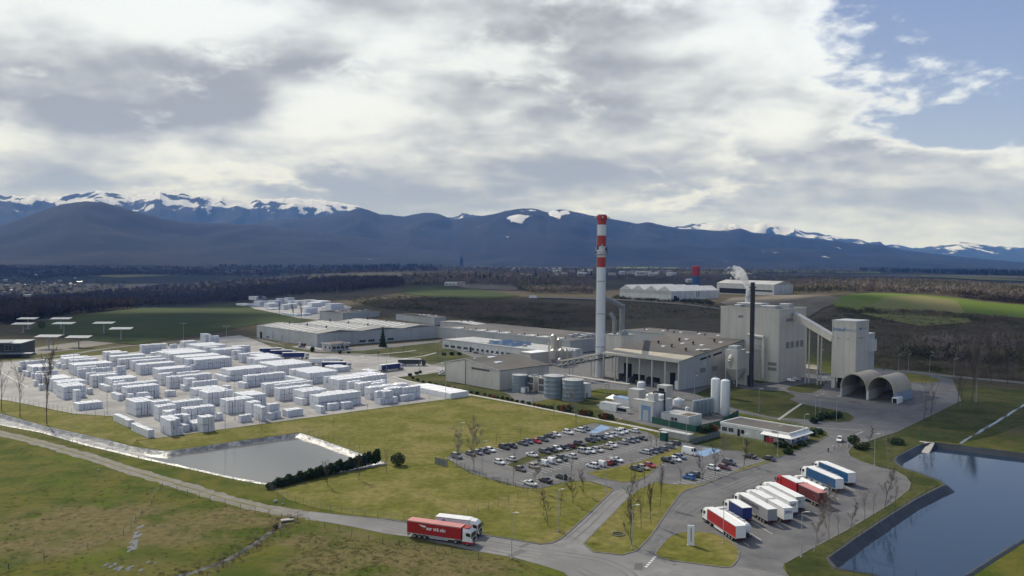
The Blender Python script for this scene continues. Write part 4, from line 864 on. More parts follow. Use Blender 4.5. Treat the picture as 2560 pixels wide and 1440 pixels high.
# --- offices
r, p, LX, LY = site('office_building', 1378, 907, 1420, 1106, 'low white office building with a row of dark windows and blue saw-tooth skylights', 'offices'); ez = z_at(p, 882); LX = max(LX, 30)
MB().box(0, LX, 0, LY, 0, ez).build('wall', K['clad_white'], r)
MB().box(-.15, LX + .15, -.15, LY + .15, ez, ez + .3).build('roof', K['roof_light'], r)
MB().box(-.28, -.15, -.2, LY + .2, ez - .15, ez + .6).box(-.2, LX + .2, -.28, -.15, ez - .15, ez + .6).build('parapet_trim', K['frame'], r)
for k in range(4):
    u = LY * .74 + k * 7; window(r, 'L', u, u + 4.6, 1.3, 2.9, bars=3)
for k in range(9):
    u = LY * .31 + k * 5.0; window(r, 'L', u, u + 2.4, 1.3, 2.9, bars=1)
for k in range(2): window(r, 'L', LY * .13 + k * 9, LY * .13 + k * 9 + 3.4, 1.0, 3.3, bars=2)
door(r, 'L', LY * .70, LY * .70 + 2.4, 0, 3.4); door(r, 'L', LY * .34, LY * .34 + 1.6, 0, 2.9)
for k in range(3):
    y = LY * .36 + k * 9; a = 3.0
    MB().add([(4, y, ez + .3), (22, y, ez + .3), (22, y + 8, ez + .3), (4, y + 8, ez + .3), (4, y + 2, ez + 2.6), (22, y + 2, ez + 2.6)], [(3, 2, 1, 0), (0, 1, 5, 4), (4, 5, 2, 3), (0, 4, 3), (1, 2, 5)]).build('sawtooth_skylight', K['skyblue'], r)
for k in range(9): MB().box(3, 21, LY * .05 + k * 3.1, LY * .05 + k * 3.1 + 2.2, ez + .25, ez + .5).build('skylight_strip', K['skylight'], r)
for k in range(8): MB().box(3, 21, LY * .66 + k * 3.6, LY * .66 + k * 3.6 + 2.6, ez + .25, ez + .5).build('skylight_strip', K['skylight'], r)
for k in range(4): MB().box(9 + 2.5 * (k % 2), 11 + 2.5 * (k % 2), LY * (.30 + .11 * k), LY * (.30 + .11 * k) + 2.5, ez + .3, ez + 2.0).build('roof_unit', K['galv'], r)
# --- laboratory / training building with the long sign
r, p, LX, LY = site('service_building', 1249, 976, 1372, 1114, 'cream gabled service building with a dark sign strip, next to the round tanks', 'building'); ez = z_at(p, 927.5); rise = 3.2
my = LY * 0.62
MB().add([(0, 0, 0), (0, LY, 0), (LX, LY, 0), (LX, 0, 0), (0, 0, ez), (0, LY, ez), (LX, LY, ez), (LX, 0, ez), (0, my, ez + rise), (LX, my, ez + rise)], [(0, 4, 8, 5, 1), (3, 2, 6, 9, 7), (0, 3, 7, 4), (1, 5, 6, 2)]).build('wall', K['clad_cream'], r)
o = .45
MB().add([(-o, -o, ez), (LX + o, -o, ez), (LX + o, my, ez + rise + .25), (-o, my, ez + rise + .25), (-o, LY + o, ez), (LX + o, LY + o, ez), (-o, -o, ez + .3), (LX + o, -o, ez + .3), (LX + o, my, ez + rise + .55), (-o, my, ez + rise + .55), (-o, LY + o, ez + .3), (LX + o, LY + o, ez + .3)],
         [(6, 7, 8, 9), (9, 8, 11, 10), (0, 3, 9, 6), (3, 4, 10, 9), (0, 6, 7, 1), (1, 7, 8, 2), (2, 8, 11, 5), (4, 5, 11, 10), (0, 1, 2, 3), (3, 2, 5, 4)]).build('roof', K['roof'], r)
MB().box(-.6, -o - .002, -o, my, ez - .1, ez).bar((-.55, -o, ez + .2), (-.55, my, ez + rise + .45), .16, .35).bar((-.55, my, ez + rise + .45), (-.55, LY + o, ez + .2), .16, .35).build('verge_trim', K['frame'], r)
b = MB(); on_face(b, 'L', LY * .18, LY * .50, -.05, .08, ez - 1.2, ez - .05); sg = b.build('sign_strip', K['black'], r)
for k in range(9):
    u = LY * .19 + k * LY * .033; b = MB(); on_face(b, 'L', u, u + LY * .022, .07, .11, ez - .85, ez - .4); b.build('sign_letter_block', K['louvre'], sg)
b = MB(); on_face(b, 'L', my - .6, my + .1, -.05, .10, 0, ez + rise - .3); b.build('downpipe_panel', K['louvre'], r)
for u in (.12, .30, .40): b = MB(); on_face(b, 'L', LY * u, LY * u + 1.4, -.05, .06, 2.2, 3.8); b.build('wall_hatch', K['frame'], r)
wall_seams(r, 'R', LX, .2, ez - .2, 5)
for x, y in ((9, my * .45), (14, my * .86)):
    z = ez + rise * y / my + .5; MB().bbox(x, x + 4.2, y, y + 2.4, z - .3, z + .45, .12).build('roof_light', K['tarp'], r)
sky_box(r, 4, my * .9, ez + rise * .9 + .5, .9)
r3, p3, lx, ly = site('white_roofed_store', 1326, 915, 1372, 1300, 'flat store with a bright white roof behind the service building', 'building')
MB().box(0, lx, 0, ly, 0, 7.5).build('wall', K['clad_cream'], r3); MB().box(-.3, lx + .3, -.3, ly + .3, 7.5, 7.9).build('roof', K['tarp'], r3); MB().box(-.4, -.3, -.3, ly + .3, 7.3, 8.05).build('parapet_trim', K['frame'], r3)
# --- cooling units beside the tanks
for i, (px, py) in enumerate(((1334, 981), (1362, 985))):
    r4, p4, lx, ly = site('cooling_unit', px, py, px + 16, px - 11, ['cream cooling unit with black louvres nearest the service building', 'cream cooling unit with black louvres half hidden by the round tanks'][i], 'cooling unit', 'cooling units by the tanks')
    MB().box(0, 6.0, 0, 4.6, .6, 7.6).build('casing', K['clad_cream'], r4); MB().box(.2, 5.8, .2, 4.4, 0, .6).build('plinth', K['concrete'], r4)
    for z in (1.0, 4.4): louvre(r4, 'L', .5, 4.1, z, z + 2.8, 0); 
    for z in (1.0, 4.4):
        b = MB(); on_face(b, 'L', .45, 4.15, .04, .06, z, z + 2.8); b.build('intake', K['void'], r4)
    for k in range(2): MB().lathe([(1.2, 7.5), (1.2, 8.3), (1.0, 8.3), (1.0, 8.0)], 1.6 + 2.8 * k, 2.3, 14).build('fan_cowl', K['galv'], r4)
# --- round tanks
def tank(px, py, ytop, wpx, m, label, dome=0.5, n=32, ladder=True):
    p = P(px, py); rad = wpx * p.y / FPX / 2; p = p + Vector((0, rad, 0)); z = z_at(p - Vector((0, rad, 0)), ytop)
    r = empty('storage_tank', p, 0, label, 'tank'); prof = [(rad * 1.05, 0), (rad * 1.05, .25), (rad, .26)]
    for k in range(1, 5): prof += [(rad, z * k / 5 - .06), (rad * 1.008, z * k / 5), (rad, z * k / 5 + .06)]
    prof += [(rad, z)]
    MB().lathe(prof, 0, 0, n).build('shell', K[m], r, True)
    MB().lathe([(rad * 1.03, z - .05), (rad * 1.03, z + .15), (rad * .5, z + .15 + dome * .8), (.3, z + .15 + dome)], 0, 0, n).build('roof', K['tankroof'], r, True)
    if ladder:
        a = R(-60); b = MB()
        for s in (-.25, .25): q = Vector((math.cos(a), math.sin(a), 0)) * (rad + .2) + Vector((-math.sin(a), math.cos(a), 0)) * s; b.bar((q.x, q.y, .3), (q.x, q.y, z + 1.0), .08)
        for k in range(int(z / .6)): q = Vector((math.cos(a), math.sin(a), 0)) * (rad + .2); t = Vector((-math.sin(a), math.cos(a), 0)) * .25; b.bar(q - t + Vector((0, 0, .5 + k * .6)), q + t + Vector((0, 0, .5 + k * .6)), .06)
        b.build('ladder', K['galv'], r)
        h = MB()
        for k in range(24):
            a0, a1 = 2 * math.pi * k / 24, 2 * math.pi * (k + 1) / 24; rr = rad * .98; h.bar((rr * math.cos(a0), rr * math.sin(a0), z + 1.0), (rr * math.cos(a1), rr * math.sin(a1), z + 1.0), .07); h.bar((rr * math.cos(a0), rr * math.sin(a0), z), (rr * math.cos(a0), rr * math.sin(a0), z + 1.0), .06)
        h.build('handrail', K['galv'], r)
    return r
tank(1299, 981, 940, 38, 'tank', 'smaller blue grey round tank in front of the service building', .3)
tank(1386, 997, 943, 52, 'tank', 'tall blue grey round tank left of the largest tank')
tank(1434, 1004, 953, 54, 'tank', 'largest blue grey round tank at the lawn edge')
for (px, py, sx, sy, h, lab, m) in ((1311, 983, 3.2, 2.6, 2.6, 'small white container standing before the smaller tank', 'whitebox'), (1462, 996, 4.5, 5.5, 6.6, 'square white pump house right of the largest tank', 'clad_white')):
    r = empty('equipment_box', P(px, py), SITE, lab, 'container'); MB().bbox(0, sx, 0, sy, .15, h, .08).build('casing', K[m], r); MB().box(.1, sx - .1, .1, sy - .1, 0, .15).build('plinth', K['concrete'], r); MB().box(-.1, sx + .1, -.1, sy + .1, h, h + .15).build('roof', K['tankroof'], r); door(r, 'R', .8, 1.9, .15, 2.3, m='louvre')
# --- cluster of stainless silos
sil = [(1384, 900, 835, 15, 0), (1398, 899, 846, 13, 1), (1372, 905, 858, 4, 2), (1384, 914, 872, 17, 3), (1403, 914, 871, 16, 4), (1400, 918, 895, 11, 5), (1415, 911, 873, 16, 6), (1424, 907, 875, 12, 7)]
sn = ['tallest steel silo at the back left of the cluster', 'tall steel silo behind the cluster', 'thin steel pipe stack at the left of the silo cluster', 'front left steel silo of the cluster', 'front middle steel silo of the cluster', 'short steel silo standing before the cluster', 'front right steel silo of the cluster', 'rightmost steel silo of the cluster']
for px, py, yt, w, i in sil:
    p = P(px, py); rad = w * p.y / FPX / 2; z = z_at(p, yt); r = empty('steel_silo', p, 0, sn[i], 'silo', 'stainless silos')
    MB().lathe([(rad * .35, 2.2), (rad, 4.0), (rad, z - rad * .5), (rad * .35, z)], 0, 0, 18).build('shell', K['steel'], r, True)
    b = MB()
    for q in range(4): a = q * math.pi / 2 + .4; b.bar((rad * .85 * math.cos(a), rad * .85 * math.sin(a), 0), (rad * .85 * math.cos(a), rad * .85 * math.sin(a), 4.2), .2)
    b.build('support_legs', K['galv'], r)
    MB().cyl((0, 0, z - .1), (0, 0, z + .8), .25, n=8).bar((rad, 0, z - .6), (rad, 0, z + .6), .07).bar((-rad, 0, z - .6), (-rad, 0, z + .6), .07).bar((rad, 0, z + .6), (-rad, 0, z + .6), .07).build('top_fitting', K['galv'], r)
for i, (px, py) in enumerate(((1428, 906), (1436, 906))):
    r = empty('vent_stack', P(px, py), 0, ['slim white vent pipe right of the silos', 'second slim white vent pipe right of the silos'][i], 'pipe'); MB().cyl((0, 0, 0), (0, 0, 7), .45, n=10).build('pipe', K['ch_white'], r); MB().lathe([(.9, 7), (.9, 7.4), (.2, 8)], 0, 0, 10).build('cap', K['ch_white'], r)
# --- conveyor truss and pipe rack
def truss(name, a, b, h, w, label, m='clad_cream', legs=3):
    d = (b - a); L = Vector((d.x, d.y, 0)).length; rz = math.atan2(d.y, d.x); r = empty(name, Vector((a.x, a.y, 0)), rz, label, 'conveyor'); n = max(4, int(L / 4)); za, zb = a.z, b.z; z = lambda t: za + (zb - za) * t
    t_ = MB()
    for s in (-w / 2, w / 2):
        t_.bar((0, s, za), (L, s, zb), .3); t_.bar((0, s, za + h), (L, s, zb + h), .3)
    t_.build('chords', K[m], r)
    c = MB()
    for k in range(n):
        for s in (-w / 2, w / 2):
            x0, x1 = L * k / n, L * (k + 1) / n; c.bar((x0, s, z(k / n)), (x1, s, z((k + 1) / n) + h), .16); c.bar((x0, s, z(k / n)), (x0, s, z(k / n) + h), .18)
    c.build('lattice', K[m], r)
    MB().bar((0, 0, za + h), (L, 0, zb + h), w + .4, .25).build('walkway_roof', K['roof'], r); MB().bar((0, 0, za + .4), (L, 0, zb + .4), w * .6, .5).build('belt', K['chassis'], r)
    for k in range(legs):
        t = (k + .5) / legs; MB().bar((L * t, -w / 2, 0), (L * t, -w / 2, z(t)), .35).bar((L * t, w / 2, 0), (L * t, w / 2, z(t)), .35).bar((L * t, -w / 2, z(t) * .5), (L * t, w / 2, z(t) * .5), .25).build('leg', K[m], r)
a = P(1399, 955); b = P(1560, 938); truss('conveyor_bridge', Vector((a.x, a.y, 8.0)), Vector((b.x, b.y, 11.5)), 3.0, 3.0, 'lattice conveyor bridge running from the silos into the open hall')
def rack(pts, h, label):
    r = empty('pipe_rack', pts[0], 0, label, 'pipe rack'); o = pts[0]
    for s in (-.9, -.3, .3, .9):
        b = MB()
        for u, v in zip(pts, pts[1:]):
            d = (v - u).normalized(); nrm = Vector((-d.y, d.x, 0)); b.cyl(u - o + nrm * s + Vector((0, 0, h)), v - o + nrm * s + Vector((0, 0, h)), .20, n=8)
        b.build('pipe', K['pipe'], r)
    for u, v in zip(pts, pts[1:]):
        L = (v - u).length; n = max(1, int(L / 11)); d = (v - u).normalized(); nrm = Vector((-d.y, d.x, 0))
        for k in range(n + 1):
            q = u.lerp(v, k / n) - o; MB().bar(q + nrm * 1.2, q + nrm * 1.2 + Vector((0, 0, h)), .26).bar(q - nrm * 1.2, q - nrm * 1.2 + Vector((0, 0, h)), .26).bar(q - nrm * 1.35 + Vector((0, 0, h - .3)), q + nrm * 1.35 + Vector((0, 0, h - .3)), .3).bar(q - nrm * 1.35 + Vector((0, 0, h - 1.7)), q + nrm * 1.35 + Vector((0, 0, h - 1.7)), .22).build('support', K['pipe'], r)
        MB().bar(u - o + Vector((0, 0, h - 1.5)), v - o + Vector((0, 0, h - 1.5)), 1.6, .18).build('cable_tray', K['galv'], r)
rack([P(1416, 967), P(1573, 992)], 6.0, 'long overhead pipe rack crossing the grass behind the tanks')
# --- striped chimney with its ducts
p = P(1500, 942); r = empty('striped_chimney', p, 0, 'tall white chimney with red bands and a platform ring', 'chimney')
Hc = z_at(p, 537); rb = 23.5 * p.y / FPX / 2; rt = 22 * p.y / FPX / 2
zz = lambda py: z_at(p, py)
bands = [(942, 668, 'ch_white'), (668, 643, 'ch_red'), (643, 616, 'ch_white'), (616, 589, 'ch_red'), (589, 562, 'ch_white'), (562, 537, 'ch_red')]
for y0, y1, m in bands:
    z0, z1 = max(0, zz(y0)), zz(y1); q = lambda z: rb + (rt - rb) * z / Hc
    MB().lathe([(q(z0), z0), (q(z1), z1)], 0, 0, 28).build('shaft_band', K[m], r, True)
for py in (866, 784, 703): z = zz(py); MB().lathe([(rb * 1.04, z - .3), (rb * 1.06, z), (rb * 1.04, z + .3)], 0, 0, 28).build('flange', K['galv'], r)
z = zz(636); pl = MB().lathe([(rb * 1.0, z - .5), (rb * 1.45, z), (rb * 1.45, z + .25), (rb * 1.0, z + .25)], 0, 0, 28).build('platform', K['galv'], r)
b = MB()
for k in range(20):
    a0, a1 = 2 * math.pi * k / 20, 2 * math.pi * (k + 1) / 20; q = rb * 1.42; b.bar((q * math.cos(a0), q * math.sin(a0), z + 1.3), (q * math.cos(a1), q * math.sin(a1), z + 1.3), .1); b.bar((q * math.cos(a0), q * math.sin(a0), z), (q * math.cos(a0), q * math.sin(a0), z + 1.3), .1)
b.build('handrail', K['chassis'], pl)
for k in range(7):
    a = k * .9 + .2; q = rb * 1.12; MB().box(q * math.cos(a) - .35, q * math.cos(a) + .35, q * math.sin(a) - .25, q * math.sin(a) + .25, z + 1.8 + (k % 3) * .8, z + 3.9 + (k % 3) * .8).build('antenna', K['tankroof' if k % 2 else 'chassis'], r)
z = zz(548); MB().lathe([(rt * 1.02, z - .4), (rt * 1.22, z), (rt * 1.22, z + 1.8), (rt * 1.02, z + 2.0)], 0, 0, 28).build('crown_ring', K['ch_red'], r)
for a in (0, math.pi, -math.pi / 2): MB().bar((rt * math.cos(a), rt * math.sin(a), z + .8), (rt * 1.6 * math.cos(a), rt * 1.6 * math.sin(a), z + .8), .3).box(rt * 1.6 * math.cos(a) - .3, rt * 1.6 * math.cos(a) + .3, rt * 1.6 * math.sin(a) - .3, rt * 1.6 * math.sin(a) + .3, z + .5, z + 1.5).build('warning_lamp', K['frame'], r)
MB().lathe([(rt * .85, Hc - .5), (rt * .85, Hc + .05)], 0, 0, 20).build('flue_mouth', K['void'], r)
MB().bar((-rb - .25, -.3, 2), (-rt - .25, -.3, Hc - 1), .12).bar((-rb - .25, .3, 2), (-rt - .25, .3, Hc - 1), .12).build('ladder', K['galv'], r)
# filter house with ducts
r, p, LX, LY = site('filter_house', 1552, 930, 1583, 1513, 'cream filter house with ducts on its roof behind the chimney', 'building'); ez = z_at(p, 840)
MB().box(0, LX, 0, LY, 0, ez).build('wall', K['clad_cream'], r); wall_seams(r, 'R', LX, .2, ez, 4); wall_seams(r, 'L', LY, .2, ez, 4)
MB().box(-.3, LX + .3, -.3, LY + .3, ez, ez + .4).build('roof_deck', K['galv'], r)
b = MB()
for x, y in ((0, 0), (LX, 0), (0, LY), (LX / 2, 0), (LX, LY), (0, LY / 2)): b.bar((x, y, ez + .4), (x, y, ez + 1.7), .12)
b.bar((0, 0, ez + 1.7), (LX, 0, ez + 1.7), .1).bar((0, 0, ez + 1.7), (0, LY, ez + 1.7), .1).build('handrail', K['galv'], r)
inv = Matrix.Rotation(-SITE, 4, 'Z') @ Matrix.Translation(-p)
top = P(1500, 942); t0 = inv @ (top + Vector((2.0, 0, zz(742)))); dd = Vector((LX * .62, LY * .45, ez)); zd = z_at(p, 768)
MB().cyl(t0, (dd.x, dd.y, zd), 1.5, n=14).cyl((dd.x, dd.y, zd + 1), (dd.x, dd.y, ez + .3), 1.5, n=14).build('exhaust_duct', K['duct'], r, True)
MB().cyl((dd.x - 4.5, dd.y + 2, ez + .3), (dd.x - 4.5, dd.y + 2, ez + 9), 1.2, n=12).cyl((dd.x - 4.5, dd.y + 2, ez + 9), (dd.x - 6.0, dd.y + 4, ez + 13), 1.2, n=12).build('bypass_duct', K['duct'], r, True)
for k in range(3): MB().box(1 + k * 2.6, 2.8 + k * 2.6, 1, 3.2, ez + .4, ez + 2.2 + .8 * (k % 2)).build('roof_unit', K['galv'], r)
# --- open hall with canopy
r, p, LX, LY = site('open_hall', 1698, 976, 1857, 1508, 'large hall with an open colonnaded front, beige canopy and dark flat roof', 'hall'); ez = z_at(p, 904)
ca = reach(p, AX, 1733); er = z_at(p + AX * LX, 851); 
zr = lambda x: ez + (er - ez) * x / LX
MB().add([(ca, 0, 0), (LX, 0, 0), (LX, LY, 0), (ca, LY, 0), (ca, 0, zr(ca)), (LX, 0, er), (LX, LY, er), (ca, LY, zr(ca))], [(0, 1, 5, 4), (1, 2, 6, 5), (2, 3, 7, 6), (3, 0, 4, 7)]).build('wall', K['clad'], r)
MB().add([(ca, -.3, zr(ca)), (LX + .3, -.3, er), (LX + .3, LY + .3, er), (ca, LY + .3, zr(ca)), (ca, -.3, zr(ca) + .4), (LX + .3, -.3, er + .4), (LX + .3, LY + .3, er + .4), (ca, LY + .3, zr(ca) + .4)], [(3, 2, 1, 0), (4, 5, 6, 7), (0, 1, 5, 4), (1, 2, 6, 5), (2, 3, 7, 6), (3, 0, 4, 7)]).build('roof', K['roof'], r)
MB().add([(-.8, -.3, ez - .3), (ca - .02, -.3, zr(ca)), (ca - .02, LY + .6, zr(ca)), (-.8, LY + .6, ez - .3), (-.8, -.3, ez + .15), (ca - .02, -.3, zr(ca) + .45), (ca - .02, LY + .6, zr(ca) + .45), (-.8, LY + .6, ez + .15)], [(3, 2, 1, 0), (4, 5, 6, 7), (0, 1, 5, 4), (1, 2, 6, 5), (2, 3, 7, 6), (3, 0, 4, 7)]).build('canopy_roof', K['canopy'], r)
MB().bar((-.85, -.3, ez), (-.85, LY + .6, ez), .2, 1.1).build('canopy_fascia', K['clad_cream'], r)
MB().add([(0, -.02, 0), (ca - .03, -.02, 0), (ca - .03, -.02, zr(ca) - .1), (0, -.02, ez - .4), (0, .25, 0), (ca - .03, .25, 0), (ca - .03, .25, zr(ca) - .1), (0, .25, ez - .4)], [(0, 1, 2, 3), (7, 6, 5, 4), (0, 3, 7, 4), (3, 2, 6, 7), (0, 4, 5, 1)]).build('side_wall', K['clad'], r)
for k in range(7): y = .4 + (LY - .6) * k / 6; MB().bar((-.2, y, 0), (-.2, y, ez - .2), .55).build('column', K['clad_cream'], r)
for k, (u, w_, h) in enumerate(((.22, .07, 6.5), (.80, .11, 8.5), (.62, .16, 3.2), (.42, .16, 2.8))): door(r, 'L', LY * u, LY * (u + w_), 0, h, off=ca)
for k in range(9): MB().box(ca * (.2 + .08 * (k % 5)), ca * (.2 + .08 * (k % 5)) + 2.0, LY * (.30 + .065 * k), LY * (.30 + .065 * k) + 2.6, 0, 1.6 + .9 * (k % 3)).build('stored_machine', K['chassis' if k % 3 else 'louvre'], r)
MB().bbox(1.2, 4.2, 1.0, 3.6, 0, 4.2, .1).build('bagged_pallet', K['film'], r)
fv = MB(); on_face(fv, 'R', LX * .18, LX * .40, -.05, .07, 0, 0.01); 
for (u0, u1, w) in ((.30, .46, 0), (.50, .64, 0)):
    for_z = zr(LX * (u0 + u1) / 2) - 2.6; b = MB().add([(LX * u0, -.06, zr(LX * u0) - 3.0), (LX * u1, -.06, zr(LX * u1) - 3.0), (LX * u1, -.06, zr(LX * u1) - 2.0), (LX * u0, -.06, zr(LX * u0) - 2.0), (LX * u0, .05, zr(LX * u0) - 3.0), (LX * u1, .05, zr(LX * u1) - 3.0), (LX * u1, .05, zr(LX * u1) - 2.0), (LX * u0, .05, zr(LX * u0) - 2.0)], [(0, 1, 2, 3), (7, 6, 5, 4), (0, 4, 5, 1), (3, 2, 6, 7)]).build('strip_window', K['void'], r)
for u in (.30, .48, .70): louvre(r, 'R', LX * u, LX * u + 5, 7.0, 9.4)
b = MB(); on_face(b, 'R', LX * .40, LX * .42, -.05, .12, 0, zr(LX * .4) - .5); b.build('downpipe_panel', K['seam'], r)
wall_seams(r, 'R', LX, .2, ez - .4, 7)
rd = random.Random(5)
for k in range(6): x, y = LX * (.42 + .55 * (k % 3) / 3), LY * (.12 + .7 * (k // 3) / 2 + .1 * (k % 2)); sky_box(r, x, y, zr(x) + .4, 1.8)
for k in range(6): x, y = LX * (.35 + .09 * k), LY * (.22 + .13 * ((k * 2) % 5)); vent(r, x, y, zr(x) + .35, 1.9, .7)
MB().box(LX * .40, LX * .56, LY * .03, LY * .10, zr(LX * .5) + .1, zr(LX * .5) + .52).build('roof_patch', K['roof_light'], r)
# back wing
r, p, LX, LY = site('back_wing', 1800, 902, 1900, 1563, 'long low wing with a dark flat roof behind the open hall', 'building'); ez = z_at(p, 846)
MB().box(0, LX * .55, 0, LY, 0, ez).build('wall', K['clad'], r); MB().box(-.3, LX * .55 + .3, -.3, LY + .3, ez, ez + .4).build('roof', K['roof'], r); wall_seams(r, 'L', LY, .2, ez - .1, 8)
MB().box(-.45, -.3, -.3, LY + .3, ez - .2, ez + .6).build('parapet_trim', K['frame'], r)
for k in range(5): sky_box(r, LX * .2, LY * (.1 + .19 * k), ez + .4, 1.8)
for k in range(5): vent(r, LX * (.12 + .2 * (k % 2)), LY * (.2 + .16 * k), ez + .35, 1.6)
# --- tall furnace building
r, p, LX, LY = site('furnace_tower_block', 1945, 957, 2012, 1799, 'tallest pale grey block with louvred windows beside the black stack', 'building'); ez = z_at(p, 777)
MB().box(0, LX, 0, LY, 0, ez).build('wall', K['clad_cream'], r)
MB().box(.4, LX - .4, .4, LY - .4, ez, ez + .2).build('roof', K['roof'], r)
MB().box(-.15, LX + .15, -.15, .3, ez - .1, ez + .9).box(-.15, .3, .3, LY + .15, ez - .1, ez + .9).box(LX - .3, LX + .15, .3, LY, ez - .1, ez + .9).box(.3, LX - .3, LY - .3, LY + .15, ez - .1, ez + .9).build('parapet', K['clad_cream'], r)
wall_seams(r, 'R', LX, .2, ez - .1, 4); wall_seams(r, 'L', LY, .2, ez - .1, 7)
for u0 in (.26, .62):
    for q in range(2): louvre(r, 'R', LX * u0 + q * LX * .17, LX * u0 + q * LX * .17 + LX * .12, ez * .46, ez * .55)
for z in (.16, .23): louvre(r, 'L', LY * .03, LY * .17, ez * z, ez * (z + .045))
for (u, z) in ((.60, .87), (.62, .48)): louvre(r, 'L', LY * u, LY * (u + .09), ez * z, ez * (z + .035))
louvre(r, 'R', LX * .25, LX * .5, ez * .84, ez * .88)
for k, (x, y, w, d, h) in enumerate(((LX * .25, LY * .18, 7, 9, 1.8), (LX * .45, LY * .50, 9, 16, 2.4), (LX * .7, LY * .15, 5, 6, 2.6), (LX * .3, LY * .80, 4, 4, 1.5))): MB().bbox(x, x + w, y, y + d, ez + .1, ez + .2 + h, .2).build('roof_unit', K['galv' if k % 2 else 'clad'], r)
for k in range(3): vent(r, LX * (.6 + .1 * k), LY * (.3 + .06 * k), ez + .2, 2.4, .8)
MB().box(LX * .93, LX + 1.2, LY * .2, LY * .6, ez * .1, ez * .92).build('stair_core', K['clad_cream'], r)
# flue pipes on the left wall and the process box by the stack
x0 = -2.2; yb = LY * .36
MB().cyl((x0, yb - 5, 2), (x0, yb - 5, ez * .62), .9, n=10).cyl((x0, yb - 5, ez * .62), (x0, yb + 4, ez * .64), .9, n=10).build('flue_pipe', K['clad_cream'], r, True)
MB().bar((x0, yb + 1, 10), (x0, yb + 1, ez * .5), .35).bar((x0, yb - 3, 10), (x0, yb - 3, ez * .5), .35).bar((x0, yb + 1, ez * .5), (x0, yb - 3, ez * .5), .35).bar((x0, yb + 2, 17), (x0, yb - 6, 17.5), .5).build('steel_frame', K['galv'], r)
# white steam stack on its roof
ws = inv0 = Matrix.Rotation(-SITE, 4, 'Z') @ Matrix.Translation(-p)
STEAM = P(1869, 757, ez); STEAM.z = ez
wloc = ws @ STEAM; wloc.z = ez; STEAM_TOP = z_at(STEAM, 726)
MB().lathe([(1.5, ez + .1), (1.5, ez + 3), (1.15, ez + 3.2), (1.15, STEAM_TOP), (1.0, STEAM_TOP)], wloc.x, wloc.y, 16).build('steam_stack', K['ch_white'], r, True)
MB().lathe([(2.0, STEAM_TOP - 4), (2.0, STEAM_TOP - 3.8)], wloc.x, wloc.y, 16).build('stack_platform', K['galv'], r)
# --- black stack
p = P(1877, 967); r = empty('black_stack', p, 0, 'slender black steel stack in front of the furnace block', 'chimney'); Hs = z_at(p, 706); rs = 10.5 * p.y / FPX / 2
MB().lathe([(rs * 1.15, 0), (rs * 1.15, 5), (rs, 5.2), (rs, Hs)], 0, 0, 18).build('shaft', K['black'], r, True); z = z_at(p, 719)
MB().lathe([(rs, z - .3), (rs * 1.75, z), (rs * 1.75, z + .25), (rs, z + .25)], 0, 0, 18).build('platform', K['chassis'], r)
MB().bar((rs + .2, 0, 3), (rs + .2, 0, Hs - 2), .15).build('ladder', K['chassis'], r); MB().lathe([(rs * .8, Hs - .4), (rs * .8, Hs + .02)], 0, 0, 14).build('flue_mouth', K['void'], r)
for k in range(2): MB().bar((0, 0, Hs * (.4 + .25 * k)), (4, 9, Hs * (.38 + .25 * k)), .12).build('stay', K['chassis'], r)
# dust filter hopper next to it
r = empty('dust_filter', P(1842, 968), SITE, 'cream dust filter with hopper bottoms left of the black stack', 'filter')
MB().add([(0, 0, 9), (9, 0, 9), (9, 7, 9), (0, 7, 9), (0, 0, 19), (9, 0, 19), (9, 7, 19), (0, 7, 19), (3.5, 2.5, 3.2), (5.5, 2.5, 3.2), (5.5, 4.5, 3.2), (3.5, 4.5, 3.2)], [(4, 5, 6, 7), (0, 1, 5, 4), (1, 2, 6, 5), (2, 3, 7, 6), (3, 0, 4, 7), (8, 9, 1, 0), (9, 10, 2, 1), (10, 11, 3, 2), (11, 8, 0, 3), (11, 10, 9, 8)]).build('casing', K['clad_cream'], r)
for x, y in ((.3, .3), (8.7, .3), (8.7, 6.7), (.3, 6.7)): MB().bar((x, y, 0), (x, y, 9.2), .4).build('leg', K['clad_cream'], r)
MB().cyl((-1.2, 3.5, 14), (4, 3.5, 4.5), 1.1, n=12).cyl((-1.2, 3.5, 14), (.5, 3.5, 16), 1.1, n=12).build('inlet_duct', K['clad_cream'], r, True); MB().bbox(1, 6, 1, 6, 19, 21, .2).build('fan_box', K['tankroof'], r); MB().box(10, 15, .5, 6, 0, 17).build('service_cabin', K['clad_cream'], r); door(r, 'R', 11, 13, 0, 5, off=.5)
# --- silo tower with the lettering
p = P(2077, 969); r = empty('batch_tower', p - BX * 0, SITE, 'tall cream batch tower with blue lettering near its top', 'tower')
LYt = 0; pn = p + BX * reach(p, BX, 2137); r.location = pn; LYt = (pn - p).length; LXt = reach(pn, AX, 2169); ez = z_at(p, 801.5)
MB().box(0, LXt, 0, LYt, 6, ez).build('wall', K['clad_cream'], r); MB().box(-.2, LXt + .2, -.2, LYt + .2, ez, ez + .4).build('roof', K['clad_white'], r)
MB().box(0.1, 1.6, LYt - 2, LYt - .1, 0, 6).box(0.1, 1.6, .1, 3, 0, 6).box(LXt - 1.5, LXt - .1, .1, LYt - .1, 0, 6).build('base_pier', K['clad_cream'], r); MB().box(-.3, LXt + .3, -.3, LYt + .3, 5.6, 6.15).build('base_ledge', K['clad_cream'], r)
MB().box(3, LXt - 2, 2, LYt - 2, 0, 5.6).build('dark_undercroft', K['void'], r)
wall_seams(r, 'L', LYt, 6.2, ez - .1, 4); wall_seams(r, 'R', LXt, 6.2, ez - .1, 3)
lx2 = reach(pn + AX * LXt, AX, 2191); zt2 = z_at(pn + AX * (LXt + lx2), 834)
